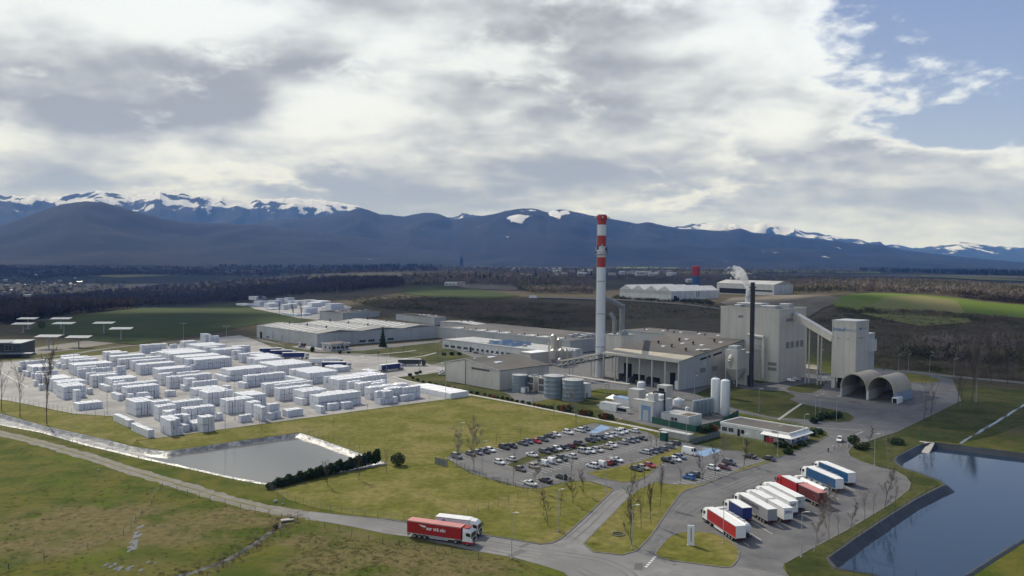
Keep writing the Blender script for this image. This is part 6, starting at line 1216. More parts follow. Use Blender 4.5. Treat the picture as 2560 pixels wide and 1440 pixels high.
# ------------------------------------------------------------------ bales in the storage yard
TZ = 2.85
ZM = {1: (30, 840, 7.2), 2: (320, 820, 7.2), 3: (600, 830, 7.2), 4: (270, 940, 8.0), 5: (560, 920, 8.0), 6: (860, 880, 8.0), 7: (580, 730, 8.0), 0: (0, 0, 1.0)}
BL = '''4 1245 890 1480 865 1060 800 2;4 1130 830 1690 775 1060 800 2;4 1240 1010 1610 940 1130 960 1;4 1690 945 2140 910 1600 890 1;4 1885 825 2100 795 1795 780 2;4 1545 785 1592 780 1500 760 2;4 1735 765 1790 755 1700 750 2
4 1550 655 2190 580 1505 620 2;4 2200 745 2285 730 2170 725 1;4 1165 712 1480 668 1100 675 2;4 1000 608 1415 582 940 580 2;4 545 522 900 492 385 440 2;4 430 470 940 410 385 440 2;4 1330 527 1920 467 1260 490 2;4 920 518 1240 495 870 480 2
4 445 612 510 602 425 600 1;4 1985 332 2470 277 1720 215 2;4 985 292 1150 282 955 265 1;4 1160 297 1215 292 1140 280 1;4 1265 288 1410 277 1250 265 1;4 150 172 1050 107 130 150 2;4 370 232 1085 172 215 190 2;4 410 362 570 352 330 345 2
4 600 340 890 320 580 320 2;4 200 372 330 367 120 320 1;4 400 882 490 862 150 740 1;4 790 1082 925 1067 500 920 1
5 60 648 580 588 -50 590 2;5 530 688 715 658 425 650 2;5 430 552 855 497 205 480 2;5 450 157 1300 87 360 140 2;5 400 297 440 292 290 260 1;5 1600 237 1690 217 1290 110 2;5 830 318 1690 218 790 285 2;5 1040 333 1820 268 1010 310 2
5 1110 412 1830 347 1065 380 2;5 1590 468 2100 412 1545 390 2;5 1560 618 1650 603 1480 570 1;5 1785 533 2080 503 1755 505 2;5 1995 492 2350 452 1975 475 2;0 795 991 918 984 788 985 2;5 1945 632 2020 612 1835 595 2;5 1930 772 2060 767 1800 740 1
5 2110 718 2355 703 2090 700 1;5 2385 692 2620 672 2360 680 1;5 750 778 890 752 605 730 2;5 900 722 1110 707 870 700 2;5 800 912 1010 882 660 900 1;5 1035 873 1170 862 1010 860 1;5 330 952 635 927 290 930 1;5 355 792 440 777 345 780 2;5 1270 848 1550 813 1195 810 1
3 1250 737 1760 682 860 630 2;3 1775 857 2290 792 1600 785 2;6 470 477 930 462 250 410 2;6 100 592 380 562 60 570 2;6 310 627 470 607 200 600 2;6 440 602 970 557 410 580 2;6 580 622 870 607 550 600 2;6 520 712 1370 652 490 685 2
6 840 737 1170 702 760 710 2;6 1200 707 1620 692 1180 690 2;6 720 797 990 757 625 775 2;6 1000 893 1065 887 980 880 1;6 1165 863 1420 847 1130 845 1;6 540 377 715 357 390 340 1
3 285 492 800 460 155 450 2;3 400 442 780 425 250 385 2;3 660 602 1310 557 385 510 2;0 564 926 669 917 548 919 2;2 1760 872 1800 868 1590 815 1;3 1720 637 1960 617 1490 603 1
2 1150 577 1860 522 1050 540 2;2 960 527 1650 472 850 490 2;2 735 467 1385 407 600 385 2;2 640 395 1140 352 600 380 2;2 1270 327 1780 292 1090 265 2;2 1400 347 1650 332 1370 335 2;2 1590 392 2110 362 1500 370 2;2 1900 330 2280 328 1860 318 2
2 1915 412 2030 397 1895 400 2;3 30 392 430 347 -20 375 2;2 1000 242 1270 222 930 225 2;2 1390 112 1505 97 1330 92 2;2 1475 142 1625 132 1455 135 2;2 250 306 730 272 222 292 2;2 765 292 880 277 745 285 2;2 440 442 545 432 415 430 1;2 210 657 830 602 140 630 2
2 90 592 700 542 75 570 2;0 299 898 406 890 296 896 2;2 560 742 1120 692 475 700 2;2 480 802 520 800 455 795 1;2 590 827 880 802 550 803 2;2 740 882 1540 802 680 865 2;2 900 803 1400 783 880 790 2;2 1060 917 1255 897 1000 890 2;2 1000 1032 1060 1027 955 1010 1
2 1175 967 1585 927 1150 950 2;2 1770 1042 1885 1022 1740 1020 2
1 1690 288 1990 258 1655 270 2;1 1800 303 2120 278 1770 290 2;0 281 891 372 885 278 888 2;1 830 362 1200 332 800 345 2;1 775 452 800 448 755 440 1;1 950 407 1430 372 850 380 2;1 825 492 885 482 800 475 1;1 905 512 955 502 885 500 1;1 1060 437 1570 397 1030 420 2
1 1130 522 1790 477 1000 480 2;1 1180 562 1520 537 1165 550 2;1 1185 597 1420 590 1160 585 2;1 1440 583 1780 538 1420 570 2;1 1610 573 1780 562 1590 565 2;1 1890 548 2060 538 1870 535 2;1 1345 662 1520 652 1330 650 2;1 1540 667 1970 632 1520 655 2;1 1440 712 1890 672 1415 695 2
1 1690 783 2250 742 1630 735 2;1 1700 903 1720 900 1580 850 1;1 1850 818 2090 802 1840 805 2;1 920 912 1375 862 850 855 2;1 830 837 1300 802 795 790 2;1 1190 1222 1660 1172 1115 1175 1;1 1370 1057 1550 1037 1350 1040 2;1 1140 977 1275 962 1120 950 2;1 1370 947 1440 942 1360 935 1
1 690 773 1110 737 560 710 2;1 450 692 640 660 430 675 2;1 400 803 450 797 390 790 1;1 490 873 530 868 480 860 1;1 390 563 750 543 310 510 2;1 200 622 240 612 190 610 1;1 275 642 340 637 250 620 1;1 360 668 410 662 350 660 1;1 165 462 330 460 148 445 2;1 350 442 610 412 335 430 2
1 450 642 810 612 435 628 2;1 112 557 160 552 98 545 1'''
FAR_BL = '''7 275 247 455 237 135 210 1;7 490 112 690 127 440 95 2;7 560 207 710 207 470 195 2;7 745 252 940 242 700 240 2;7 830 202 1010 187 800 190 2;7 950 152 1110 142 930 145 2;7 1120 137 1245 127 1100 130 2;7 1180 197 1290 192 1160 190 2;7 1310 197 1470 192 1290 190 2;7 1480 187 1700 182 1450 180 2
7 1600 242 1820 252 1580 230 2;7 1740 212 1980 237 1720 195 2;7 770 327 980 317 750 315 1;7 1030 282 1150 277 1010 275 2;7 1140 262 1300 257 1120 255 2;7 1430 302 1670 312 1410 290 1;7 1480 352 1730 362 1460 345 2;7 1440 432 1620 432 1420 420 1;7 1980 267 2260 272 1960 255 2;7 1290 442 1350 440 800 365 1;7 1850 302 2250 282 1830 295 1'''
def bale_mesh(seed, w=2.30, d=2.30, h=TZ - .14):
    rd = random.Random(seed); mb = MB(); hw = w / 2; b = .13; n = 2
    for k in range(n):                       # two wrapped packs side by side with a groove between
        x0, x1 = -hw + k * hw + .03, -hw + (k + 1) * hw - .03; dz = rd.uniform(-.09, .09)
        mb.bbox(x0, x1, -d / 2, d / 2, 0, h + dz, b)
        vs = mb.v; 
    mb.v = [(x + rd.uniform(-.03, .03), y + rd.uniform(-.03, .03), z + (rd.uniform(-.05, .05) if z > .5 else 0)) for x, y, z in mb.v]
    return mb
BALES = [bale_mesh(i) for i in range(6)]; BMESH = [b.mesh('bale', K['film']) for b in BALES]
def parse(s): return [tuple(float(x) for x in e.split()) for ln in s.split('\n') for e in ln.split(';')]
def build_bales():
    blocks = []; taken = {}
    for (zn, x0, y0, x1, y1, bx, by, t) in parse(BL):
        ox, oy, s = ZM[int(zn)]; z = TZ * t; cv = lambda x, y: P(ox + x / s, oy + y / s, z)
        a, b, c = cv(x0, y0), cv(x1, y1), cv(bx, by); L = max(2.4, (b - a).dot(AX)); 
        L = max(2.4, 0.5 * L + 0.5 * reach(Vector((a.x, a.y, z)), AX, ox + x1 / s)); W = max(2.4, (c - a).dot(-BX)); na, nb = max(1, round(L / 2.42)), max(1, min(9, round(W / 2.42)))
        blocks.append((a, na, nb, int(t)))
    blocks.sort(key=lambda q: q[0].y)
    items = []
    for bi, (a, na, nb, t) in enumerate(blocks):
        rd = random.Random(bi)
        for i in range(na):
            for j in range(nb):
                tt = t
                if t == 2 and rd.random() < .05 and (i in (0, na - 1)): tt = 1
                c = Vector((a.x, a.y, 0)) + AX * (2.42 * i + 1.2) - BX * (2.42 * j + 1.2)
                u, v = c.dot(AX), c.dot(BX); key = (int(u // 1.9), int(v // 1.9)); 
                if any((u - q[0]) ** 2 + (v - q[1]) ** 2 < 1.75 ** 2 for dx_ in (-1, 0, 1) for dy_ in (-1, 0, 1) for q in taken.get((key[0] + dx_, key[1] + dy_), ())): continue
                taken.setdefault(key, []).append((u, v))
                for k in range(tt): items.append((c + Vector((rd.uniform(-.06, .06), rd.uniform(-.06, .06), TZ * k)), bi, k == tt - 1 or j == 0 or i == 0, (k, i, j)))
    # the nearest bales that can be seen are things of their own
    vis = sorted([i for i, it in enumerate(items) if it[2]], key=lambda i: items[i][0].y)[:290]; vs = set(vis); cnt = {}
    order = []
    for i in vis:
        if items[i][1] not in order: order.append(items[i][1])
    xs = sorted(order, key=lambda b: proj(blocks[b][0])[0]); rank = {b: k for k, b in enumerate(xs)}
    for i in vis:
        c, bi, _, (tk, ti, tj) = items[i]; o = put('wrapped_bale', BMESH[i % 6], None, c, SITE + random.uniform(-.012, .012) + (math.pi if i % 2 else 0))
        tag(o, ('upper' if tk else 'ground') + ' white bale, ' + ORD[min(ti, 39)] + ' along and ' + ORD[tj] + ' deep, ' + ORD[min(rank[bi], 39)] + ' near stack from left', 'bale', 'bales in near stack ' + str(rank[bi] + 1))
    return items, vs
def merge_items(name, its, m, label):
    mb_v, mb_f = [], []; k = 0
    for n, (c, rz) in enumerate(its):
        b = BALES[n % 6]; v = np.array(b.v); co, si = math.cos(rz), math.sin(rz); o = np.stack([v[:, 0] * co - v[:, 1] * si + c.x, v[:, 0] * si + v[:, 1] * co + c.y, v[:, 2] + c.z], 1)
        mb_v += o.tolist(); mb_f += [tuple(i + k for i in f) for f in b.f]; k += len(v)
    me = bpy.data.meshes.new(name); me.from_pydata(mb_v, [], mb_f); me.materials.append(m); me.update(); return tag(put(name, me), label, 'bales', kind='stuff')
items, vs = build_bales()
merge_items('wrapped_bales', [(c, SITE + random.uniform(-.012, .012)) for i, (c, b, v, _) in enumerate(items) if i not in vs], K['film'], 'rows of white wrapped bales filling the rest of the storage yard')
def far_bales():
    its = []
    for (zn, x0, y0, x1, y1, bx, by, t) in parse(FAR_BL):
        ox, oy, s = ZM[int(zn)]; g = Pg(ox + x0 / s, oy + y0 / s + 8 * t / 2); cv = lambda x, y: P(ox + x / s, oy + y / s, g.z + TZ * t); a, b, c = cv(x0, y0), cv(x1, y1), cv(bx, by); L = reach(a, AX, ox + x1 / s)
        na, nb = max(2, min(16, round(L / 2.5))), max(1, min(14, round((c - a).dot(-BX) / 2.5)))
        for i in range(na):
            for j in range(nb):
                for k in range(int(t) + (1 if t == 2 else 0)):
                    q = a + AX * (2.5 * i + 1.2) - BX * (2.5 * j + 1.2); its.append((Vector((q.x, q.y, g.z + TZ * k * .8)), SITE))
    merge_items('wrapped_bales', its, K['film'], 'far stacks of white wrapped bales behind the grey hall')
far_bales()
far_sheet('far_yard_paving', [(598, 768), (640, 752), (760, 750), (880, 768), (860, 790), (790, 800), (740, 795), (680, 782)], K['asphalt_yard'], .3)
# long tarpaulin covered stack at the end of the yard
a = P(860 + 2135 / 8, 880 + 940 / 8); LA = reach(a, AX, 860 + 2495 / 8); q = P(860 + 1400 / 8, 880 + 655 / 8, 2.6); LB = (q - a).dot(-BX)
r = empty('tarp_covered_stack', a, SITE, 'long low stack under white tarpaulin at the right end of the yard', 'stack'); n = 9
for k in range(n): MB().bbox(0, LA, LB * k / n + .03, LB * (k + 1) / n - .03, 0, 2.6 + .05 * (k % 2), .14).build('wrapped_section', K['tarp'], r)
# ------------------------------------------------------------------ lorries
def wheel_mesh(rad, w, m_t, m_r, name):
    t = MB().cyl((0, -w / 2, 0), (0, w / 2, 0), rad, n=16).mesh(name + '_tyre', m_t); h = MB().cyl((0, -w / 2 - .02, 0), (0, w / 2 + .02, 0), rad * .58, n=12).mesh(name + '_rim', m_r); return t, h
TW = wheel_mesh(.52, .34, K['tyre'], K['rim'], 'lorry'); CW = wheel_mesh(.33, .22, K['tyre'], K['rim'], 'car')
def wheel(root, x, y, rad, wm):
    o = put('wheel', wm[0], root, (x, y, rad)); put('rim', wm[1], o)
def cab(root, x, body, accent=None):
    """tractor unit; x = front of the lorry, lorry faces +x"""
    x0 = x - 2.3; w = 1.24
    MB().add([(x0, -w, .9), (x, -w, .9), (x, w, .9), (x0, w, .9), (x0, -w, 2.2), (x, -w, 2.0), (x, w, 2.0), (x0, w, 2.2), (x0, -w, 3.2), (x - .25, -w + .04, 3.0), (x - .25, w - .04, 3.0), (x0, w, 3.2), (x0, -w + .15, 3.85), (x - .9, -w + .2, 3.65), (x - .9, w - .2, 3.65), (x0, w - .15, 3.85)],
             [(3, 2, 1, 0), (0, 1, 5, 4), (1, 2, 6, 5), (2, 3, 7, 6), (3, 0, 4, 7), (4, 5, 9, 8), (5, 6, 10, 9), (6, 7, 11, 10), (7, 4, 8, 11), (8, 9, 13, 12), (9, 10, 14, 13), (10, 11, 15, 14), (11, 8, 12, 15), (12, 13, 14, 15)]).build('cab', body, root)
    MB().add([(x + .02, -w + .12, 2.05), (x + .02, w - .12, 2.05), (x - .2, w - .14, 2.92), (x - .2, -w + .14, 2.92), (x - .05, -w + .12, 2.05), (x - .05, w - .12, 2.05), (x - .28, w - .14, 2.92), (x - .28, -w + .14, 2.92)], [(0, 1, 2, 3), (7, 6, 5, 4), (0, 3, 7, 4), (1, 5, 6, 2), (3, 2, 6, 7)]).build('windscreen', K['glass_car'], root)
    for s in (-1, 1):
        y = s * (w + .015); MB().add([(x - 1.5, y, 2.15), (x - .35, y, 2.05), (x - .5, y, 2.85), (x - 1.5, y, 2.9)], [(0, 1, 2, 3) if s < 0 else (3, 2, 1, 0)]).build('side_window', K['glass_car'], root)
        MB().bar((x - .1, s * (w + .05), 2.6), (x + .1, s * (w + .3), 2.6), .06).box(x - .05, x + .1, s * (w + .3) - .12, s * (w + .3) + .12, 2.0, 2.9).build('mirror', K['chassis'], root)
        MB().box(x - .02, x + .06, s * (w - .35) - .25, s * (w - .35) + .25, .75, 1.0).build('headlight', K['lamp_clear'], root)
    MB().box(x - 2.3, x + .04, -w - .01, w + .01, .45, .9).build('bumper', accent or K['chassis'], root); MB().box(x, x + .05, -.9, .9, 1.05, 1.85).build('grille', K['chassis'], root)
    if accent: MB().box(x - 2.28, x - 1.0, -w + .2, w - .2, 3.80, 3.92).build('roof_panel', accent, root)
def lorry(loc, rz, label, kind='box', side='whitebox', roof='whitebox', rear='whitebox', cabm='whitebox', accent=None, L=13.6, H=4.0, group=None, name='articulated_lorry', nocab=False, roadtrain=None, texts=()):
    r = empty(name, loc, rz, label, 'lorry', group); hw = 1.275; x1 = L
    def body(x0, x1, sm, rm, em):
        if kind == 'tank': 
            b = MB(); pr = []
            n = 16; ring = lambda x, k: [(x, 1.2 * k * math.cos(2 * math.pi * i / n), 2.55 + 1.2 * k * math.sin(2 * math.pi * i / n)) for i in range(n)]
            vs = []; st_ = [(x0, .55), (x0 + .35, .92), (x0 + .8, 1), (x1 - .8, 1), (x1 - .35, .92), (x1, .55)]
            for x, k in st_: vs += ring(x, k)
            fs = [(k * n + i, (k + 1) * n + i, (k + 1) * n + (i + 1) % n, k * n + (i + 1) % n) for k in range(len(st_) - 1) for i in range(n)] + [tuple(range(n)), tuple(range(5 * n + n - 1, 5 * n - 1, -1))]
            b.add(vs, fs); b.build('tank_barrel', K[sm], r, True)
            MB().box(x0 + 1, x1 - 1, -.4, .4, 3.7, 3.82).build('top_walkway', K['galv'], r)
            for k in range(4): MB().lathe([(.35, 3.8), (.35, 4.0), (.1, 4.05)], x0 + 2 + k * (x1 - x0 - 4) / 3, 0, 10).build('manhole', K['chassis' if rear == 'maroon' else 'tankroof'], r)
            if rear == 'maroon': MB().lathe([(1.0, 0), (1.0, .06)], 0, 0, 14).build('rear_disc', K['maroon'], r).matrix_local = Matrix.Translation((x0 + .08, 0, 2.55)) @ Matrix.Rotation(R(90), 4, 'Y')
        else:
            MB().box(x0 + .06, x1, -hw, hw, 1.15, H - .1).build('body_side', K[sm], r); MB().box(x0, x1 + .02, -hw - .02, hw + .02, H - .1, H).build('roof_sheet', K[rm], r)
            MB().box(x0, x0 + .058, -hw + .02, hw - .02, 1.15, H - .1).build('rear_door', K[em], r)
            tr = MB()
            for s in (-1, 1): tr.box(x0, x1, s * hw - .03, s * hw + .03, H - .22, H - .102).box(x0, x1, s * hw - .03, s * hw + .03, 1.05, 1.2)
            tr.build('edge_rail', K['galv'], r)
            for k in range(1, 8 if sm in ('red', 'blue', 'blue2', 'maroon', 'greytarp') else 0):
                for s in (-1, 1): MB().box(x0 + (x1 - x0) * k / 8 - .03, x0 + (x1 - x0) * k / 8 + .03, s * hw - .02, s * hw + .02, 1.2, H - .22).build('curtain_strap', K[sm], r)
        MB().box(x0 + .3, x1 - .3, -.5, .5, .8, 1.14).box(x0 + .1, x0 + .25, -1.2, 1.2, .5, .75).build('chassis', K['chassis'], r)
        for s in (-1, 1): MB().box(x0 - .03, x0 + .05, s * .95 - .2, s * .95 + .2, .8, .98).build('tail_light', K['lamp_red'], r)
    if roadtrain:
        body(0, roadtrain[0], *roadtrain[1]); x_gap = roadtrain[0] + .9; body(x_gap, L, side, roof, rear)
        wx = [1.6, 2.9, x_gap + 1.5, x_gap + 2.8, L + 1.0]
    else:
        body(0, L, side, roof, rear); wx = [1.9, 3.2, 4.5] if L > 9 else [1.8]
        wx += [L - 1.3, L + 1.5] if L > 9 else [L + .6]
    for x in wx:
        for s in (-1, 1): wheel(r, x, s * 1.05, .52, TW)
    if L > 9:
        for s in (-1, 1): MB().box(5.6, L - 3.2, s * 1.22 - .03, s * 1.22 + .03, .5, 1.0).build('side_skirt', K['whitebox' if rear == 'whitebox' and side == 'red' else 'galv'], r)
    if not nocab: cab(r, L + 2.75 if L > 9 else L + 2.4, K[cabm], K[accent] if accent else None)
    for (s, size, m, where, x, z) in texts:
        if where == 'right': letters(r, s, size, K[m], (x, -hw - .035, z), 'R', .02)
        elif where == 'left': letters(r, s, size, K[m], (x, hw + .035, z), 'back', .02)
        elif where == 'rear': letters(r, s, size, K[m], (-.02, x, z), 'L', .02)
    return r
HD = R(103.6)
def parked(zx, zy, L, label, **kw):
    """zx, zy: rear left roof corner in the enlarged view of the lorry park"""
    H = kw.get('H', 4.0); q = P(1720 + zx / 5.3333, 1120 + zy / 5.3333, H); n = Vector((math.cos(HD - math.pi / 2), math.sin(HD - math.pi / 2), 0)); c = q + n * 1.275; c.z = 0.04
    return lorry(c, HD, label, L=L, group='lorries in the lorry park', **kw)
parked(640, 1045, 13.6, 'white roofed lorry with a plain red curtain side, nearest in the lorry park', side='red')
parked(735, 1015, 11.5, 'white tanker lorry right beside the nearest red sided lorry', kind='tank', side='whitebox', H=3.75)
parked(730, 800, 6.8, 'short rigid lorry with a dark blue box', side='blue', rear='blue', name='rigid_lorry')
parked(1065, 820, 13.6, 'long grey curtain sided lorry with faint lettering', side='greytarp', rear='greytarp', texts=(('TRANSALLIANCE', 1.15, 'txt_grey', 'left', 8.6, 3.0),))
parked(1280, 805, 15.6, 'white road train whose rear doors are lettered in dark violet', roadtrain=(7.3, ('whitebox', 'whitebox', 'whitebox')), texts=(('XPO', 1.0, 'txt_violet', 'rear', 0, 2.9),), name='road_train')
parked(1350, 715, 13.6, 'white lorry with dark figures on its rear doors', texts=(('247', 1.0, 'txt_dark', 'rear', .1, 3.0),))
parked(1440, 655, 13.6, 'white lorry with a small teal emblem at the back', rear='clad', texts=(('S7', .8, 'txt_teal', 'rear', .2, 2.6),))
parked(1740, 600, 17.2, 'red lorry pulling a maroon trailer', side='red', rear='red', cabm='red', roadtrain=(9.0, ('maroon', 'redroof', 'maroon')), name='road_train')
parked(1800, 535, 11.5, 'cream tanker lorry with a rusty red end', kind='tank', side='whitebox', rear='maroon', H=3.75, texts=(('FDL', .8, 'txt_dark', 'left', 7.0, 2.9),))
parked(1970, 415, 13.6, 'blue curtain sided lorry with white rear doors, second from the far end', side='blue2')
parked(1985, 395, 11.5, 'white tanker between the two blue lorries', kind='tank', side='whitebox', H=3.75)
parked(2135, 335, 13.6, 'blue curtain sided lorry at the far end of the lorry park', side='blue2')
# lorries on the road
q0, q1 = P(1017.6, 1300.5, 4.0), P(1155.3, 1319.7, 4.0); d = (q1 - q0); rz = math.atan2(d.y, d.x); nrm = Vector((-math.sin(rz), math.cos(rz), 0)); c = q0 + nrm * 1.275; c.z = .045
rl = lorry(c, rz, 'red articulated lorry with white lettering and a white cab, driving on the road', side='red', roof='redroof', rear='red', cabm='whitebox', accent='red', L=13.6, texts=(('ser trä nin', 1.15, 'txt_white', 'right', 7.4, 2.7),))
MB().add([(3.0, -1.31, 3.35), (4.9, -1.31, 3.2), (4.75, -1.31, 2.85), (3.9, -1.31, 2.95)], [(0, 3, 2, 1)]).build('white_emblem', K['txt_white'], rl); MB().box(3.9, 4.6, -1.315, -1.30, 2.5, 2.75).build('yellow_emblem', K['crop_pale'], rl)
q0, q1 = P(1088, 1291, 3.9), P(1174, 1299.6, 3.9); d = (q1 - q0); nrm = Vector((-math.sin(rz), math.cos(rz), 0)); c = q0 + nrm * 1.275; c.z = .045
rl = lorry(c, rz + R(3), 'white container lorry with a blue diamond, passing behind the red lorry', L=8.4, H=3.9, name='container_lorry')
MB().add([(1.2, -1.31, 2.9), (2.1, -1.31, 2.2), (3.0, -1.31, 2.9), (2.1, -1.31, 3.6)], [(0, 1, 2, 3)]).build('blue_emblem', K['bluepaint'], rl)
# lorries queueing beside the yard
def queued(ox, oy, s, x0, y0, x1, y1, label, **kw):
    a, b = P(ox + x0 / s, oy + y0 / s, 4.0), P(ox + x1 / s, oy + y1 / s, 4.0); d = b - a; rz = math.atan2(d.y, d.x); nrm = Vector((-math.sin(rz), math.cos(rz), 0)); c = a + nrm * 1.275; c.z = .05
    return lorry(c, rz, label, group='lorries queueing by the yard', L=kw.pop('L', 13.8), **kw)
queued(600, 830, 7.2, 350, 297, 790, 287, 'dark blue lorry farthest back beside the bales', side='blue', rear='blue')
queued(600, 830, 7.2, 545, 332, 1000, 325, 'dark blue lorry second from the back beside the bales', side='blue', rear='blue')
queued(600, 830, 7.2, 755, 375, 1205, 370, 'dark blue lorry third from the back, tallest over the bales', side='blue', rear='blue')
queued(600, 830, 7.2, 1230, 477, 1820, 475, 'pale grey road train behind the bales', side='whitebox', roadtrain=(8.4, ('whitebox', 'whitebox', 'whitebox')), L=17.5, name='road_train')
queued(600, 830, 7.2, 1475, 542, 1980, 540, 'blue lorry with a white cab half hidden by bales', side='blue', rear='blue')
queued(860, 880, 8.0, 750, 265, 1220, 210, 'blue lorry with white rear doors standing alone on the apron', side='blue')
queued(860, 880, 8.0, 1080, 147, 1620, 145, 'black lorry with a white roof waiting on the apron', side='clad_dark', rear='clad_dark', cabm='clad_dark')
rlc = lorry(P(1318, 747 - 0) * 0 + Pg(1323, 747), R(3), 'white box lorry on the country road across the field', L=8.0, H=4.4, name='rigid_lorry')
rr_ = lorry(P(763, 868.5), R(160), 'white tractor with a small red load by the warehouse wall', L=3.2, H=3.0, side='maroon', roof='maroon', rear='maroon', name='rigid_lorry')
# ------------------------------------------------------------------ cars
def car_parts(kind):
    """meshes of a car facing +x, centred on the origin"""
    spec = {'hatch': (4.1, 1.76, 1.48, .62, .95, -.55, -1.75), 'sedan': (4.6, 1.80, 1.44, .70, .95, -.60, -1.35), 'suv': (4.5, 1.86, 1.70, .78, 1.05, -.75, -2.0), 'estate': (4.7, 1.80, 1.50, .66, .95, -.70, -2.05), 'mpv': (4.4, 1.82, 1.82, .80, 1.15, -.8, -2.0), 'van': (4.4, 1.84, 1.86, .80, 1.15, -.9, -2.05), 'bigvan': (5.7, 2.05, 2.55, .95, 1.45, -1.9, -2.75)}[kind]
    Lc, Wc, Hc, hood, belt, _, rx = spec; hl = Lc / 2; hw = Wc / 2; front = hl * .46 if kind not in ('bigvan',) else hl * .72; wsx = front - (.75 if kind not in ('bigvan', 'van', 'mpv') else .55); back = rx; roofb = rx + (.35 if kind in ('hatch', 'suv', 'estate', 'mpv') else .75 if kind == 'sedan' else .06)
    # side profile stations: (x, z_low, z_belt, half width)
    st = [(-hl, .42, belt - .12, hw * .90), (-hl + .15, .30, belt, hw * .97), (-hl * .5, .26, belt, hw), (0, .26, belt - .02, hw), (front, .26, belt - .03, hw), (hl - .35, .30, hood + .10, hw * .97), (hl - .06, .36, hood - .02, hw * .88), (hl, .45, hood - .16, hw * .80)]
    b = MB(); vs = []
    for x, zl, zb, w in st: vs += [(x, -w * .94, zl), (x, -w, (zl + zb) / 2 + .05), (x, -w * .93, zb), (x, w * .93, zb), (x, w, (zl + zb) / 2 + .05), (x, w * .94, zl)]
    fs = [(k * 6 + i, (k + 1) * 6 + i, (k + 1) * 6 + (i + 1) % 6, k * 6 + (i + 1) % 6)[::-1] for k in range(len(st) - 1) for i in range(6)] + [(0, 1, 2, 3, 4, 5)[::-1], tuple(range(6 * (len(st) - 1), 6 * len(st)))]
    b.add(vs, [f[::-1] for f in fs]); tw = hw * .72
    b.add([(roofb, -tw, Hc - .04), (wsx, -tw, Hc - .04), (wsx, tw, Hc - .04), (roofb, tw, Hc - .04), (roofb + .1, -tw * .85, Hc), (wsx - .1, -tw * .85, Hc), (wsx - .1, tw * .85, Hc), (roofb + .1, tw * .85, Hc)], [(4, 5, 6, 7), (0, 1, 5, 4), (1, 2, 6, 5), (2, 3, 7, 6), (3, 0, 4, 7)])
    pil = .10; bw = hw * .93; zb = belt - .03
    for s in (-1, 1):
        for (xa, xb) in ((front, wsx), (back, roofb), ((front + back) * .5 + .1, (wsx + roofb) * .5)): b.bar((xa, s * bw, zb), (xb, s * tw, Hc - .04), pil, pil)
    if kind in ('van', 'bigvan'):
        xm = front - .95
        for s in (-1, 1): b.add([(back, s * (bw + .01), zb), (xm, s * (bw + .01), zb), (xm - .1, s * (tw + .02), Hc - .03), (roofb, s * (tw + .02), Hc - .03)], [(0, 1, 2, 3) if s < 0 else (3, 2, 1, 0)])
        b.add([(back - .01, -bw, zb), (back - .01, bw, zb), (roofb - .01, tw, Hc - .03), (roofb - .01, -tw, Hc - .03)], [(3, 2, 1, 0)[::-1], (0, 1, 2, 3)[::-1]])
    g = {}
    g['windscreen'] = MB().add([(front, -bw + .02, zb), (front, bw - .02, zb), (wsx, tw - .02, Hc - .05), (wsx, -tw + .02, Hc - .05)], [(0, 1, 2, 3)])
    g['rear_window'] = MB().add([(back, -bw + .02, zb), (back, bw - .02, zb), (roofb, tw - .02, Hc - .05), (roofb, -tw + .02, Hc - .05)], [(3, 2, 1, 0)])
    sides = []
    for s in (-1, 1): sides.append(MB().add([(back, s * bw, zb), (front, s * bw, zb), (wsx, s * tw, Hc - .05), (roofb, s * tw, Hc - .05)], [(0, 1, 2, 3) if s < 0 else (3, 2, 1, 0)]))
    lights = [MB().box(hl - .12, hl - .005, s * hw * .62 - .16, s * hw * .62 + .16, hood - .2, hood - .06) for s in (-1, 1)]; tails = [MB().box(-hl - .01, -hl + .1, s * hw * .72 - .14, s * hw * .72 + .14, belt - .35, belt - .15) for s in (-1, 1)]
    G = lambda mb, nm, m: mb.mesh(nm, m)
    return {'body': b.mesh(kind + '_body', K['white'], False), 'parts': [('windscreen', G(g['windscreen'], 'windscreen', K['glass_car'])), ('rear_window', G(g['rear_window'], 'rear_window', K['glass_car']))] + [('side_window', G(s, 'side_window', K['glass_car'])) for s in sides] + [('headlight', G(l, 'headlight', K['lamp_clear'])) for l in lights] + [('tail_light', G(l, 'tail_light', K['lamp_red'])) for l in tails], 'wx': (hl * .62, -hl * .60), 'wy': hw * .90, 'wr': .33 if kind != 'bigvan' else .36}
CARS = {k: car_parts(k) for k in ('hatch', 'sedan', 'suv', 'estate', 'mpv', 'van', 'bigvan')}
CC = {n: mat('car_paint_' + n.replace(' ', '_'), c, rough=.28, spec=.6, coat=.5) for n, c in {'white': (.74, .74, .73), 'silver': (.42, .43, .44), 'grey': (.16, .165, .17), 'dark grey': (.055, .057, .06), 'black': (.012, .012, .014), 'red': (.38, .022, .02), 'dark red': (.13, .018, .018), 'blue': (.02, .15, .42), 'dark green': (.02, .045, .035), 'beige': (.42, .38, .31), 'brown': (.12, .09, .07), 'grey blue': (.09, .12, .16)}.items()}
def car(px, py, colour, kind, label, group, rz=None, rev=False, name='parked_car'):
    c = P(px, py); c.z = .05; d = CARS[kind]; rz = (SITE - math.pi / 2 + (math.pi if rev else 0) + random.uniform(-.03, .03)) if rz is None else rz
    r = empty(name, c, rz, label, 'van' if 'van' in kind else 'car', group); put('body', d['body'], r, mat=CC[colour])
    for n, me in d['parts']: put(n, me, r)
    for x in d['wx']:
        for s in (-1, 1): o = put('wheel', CW[0], r, (x, s * d['wy'], .33)); put('rim', CW[1], o)
    return r
KN = {'hatch': 'hatchback', 'sedan': 'saloon', 'suv': 'off-road car', 'estate': 'estate car', 'mpv': 'people carrier', 'van': 'small van', 'bigvan': 'large panel van'}
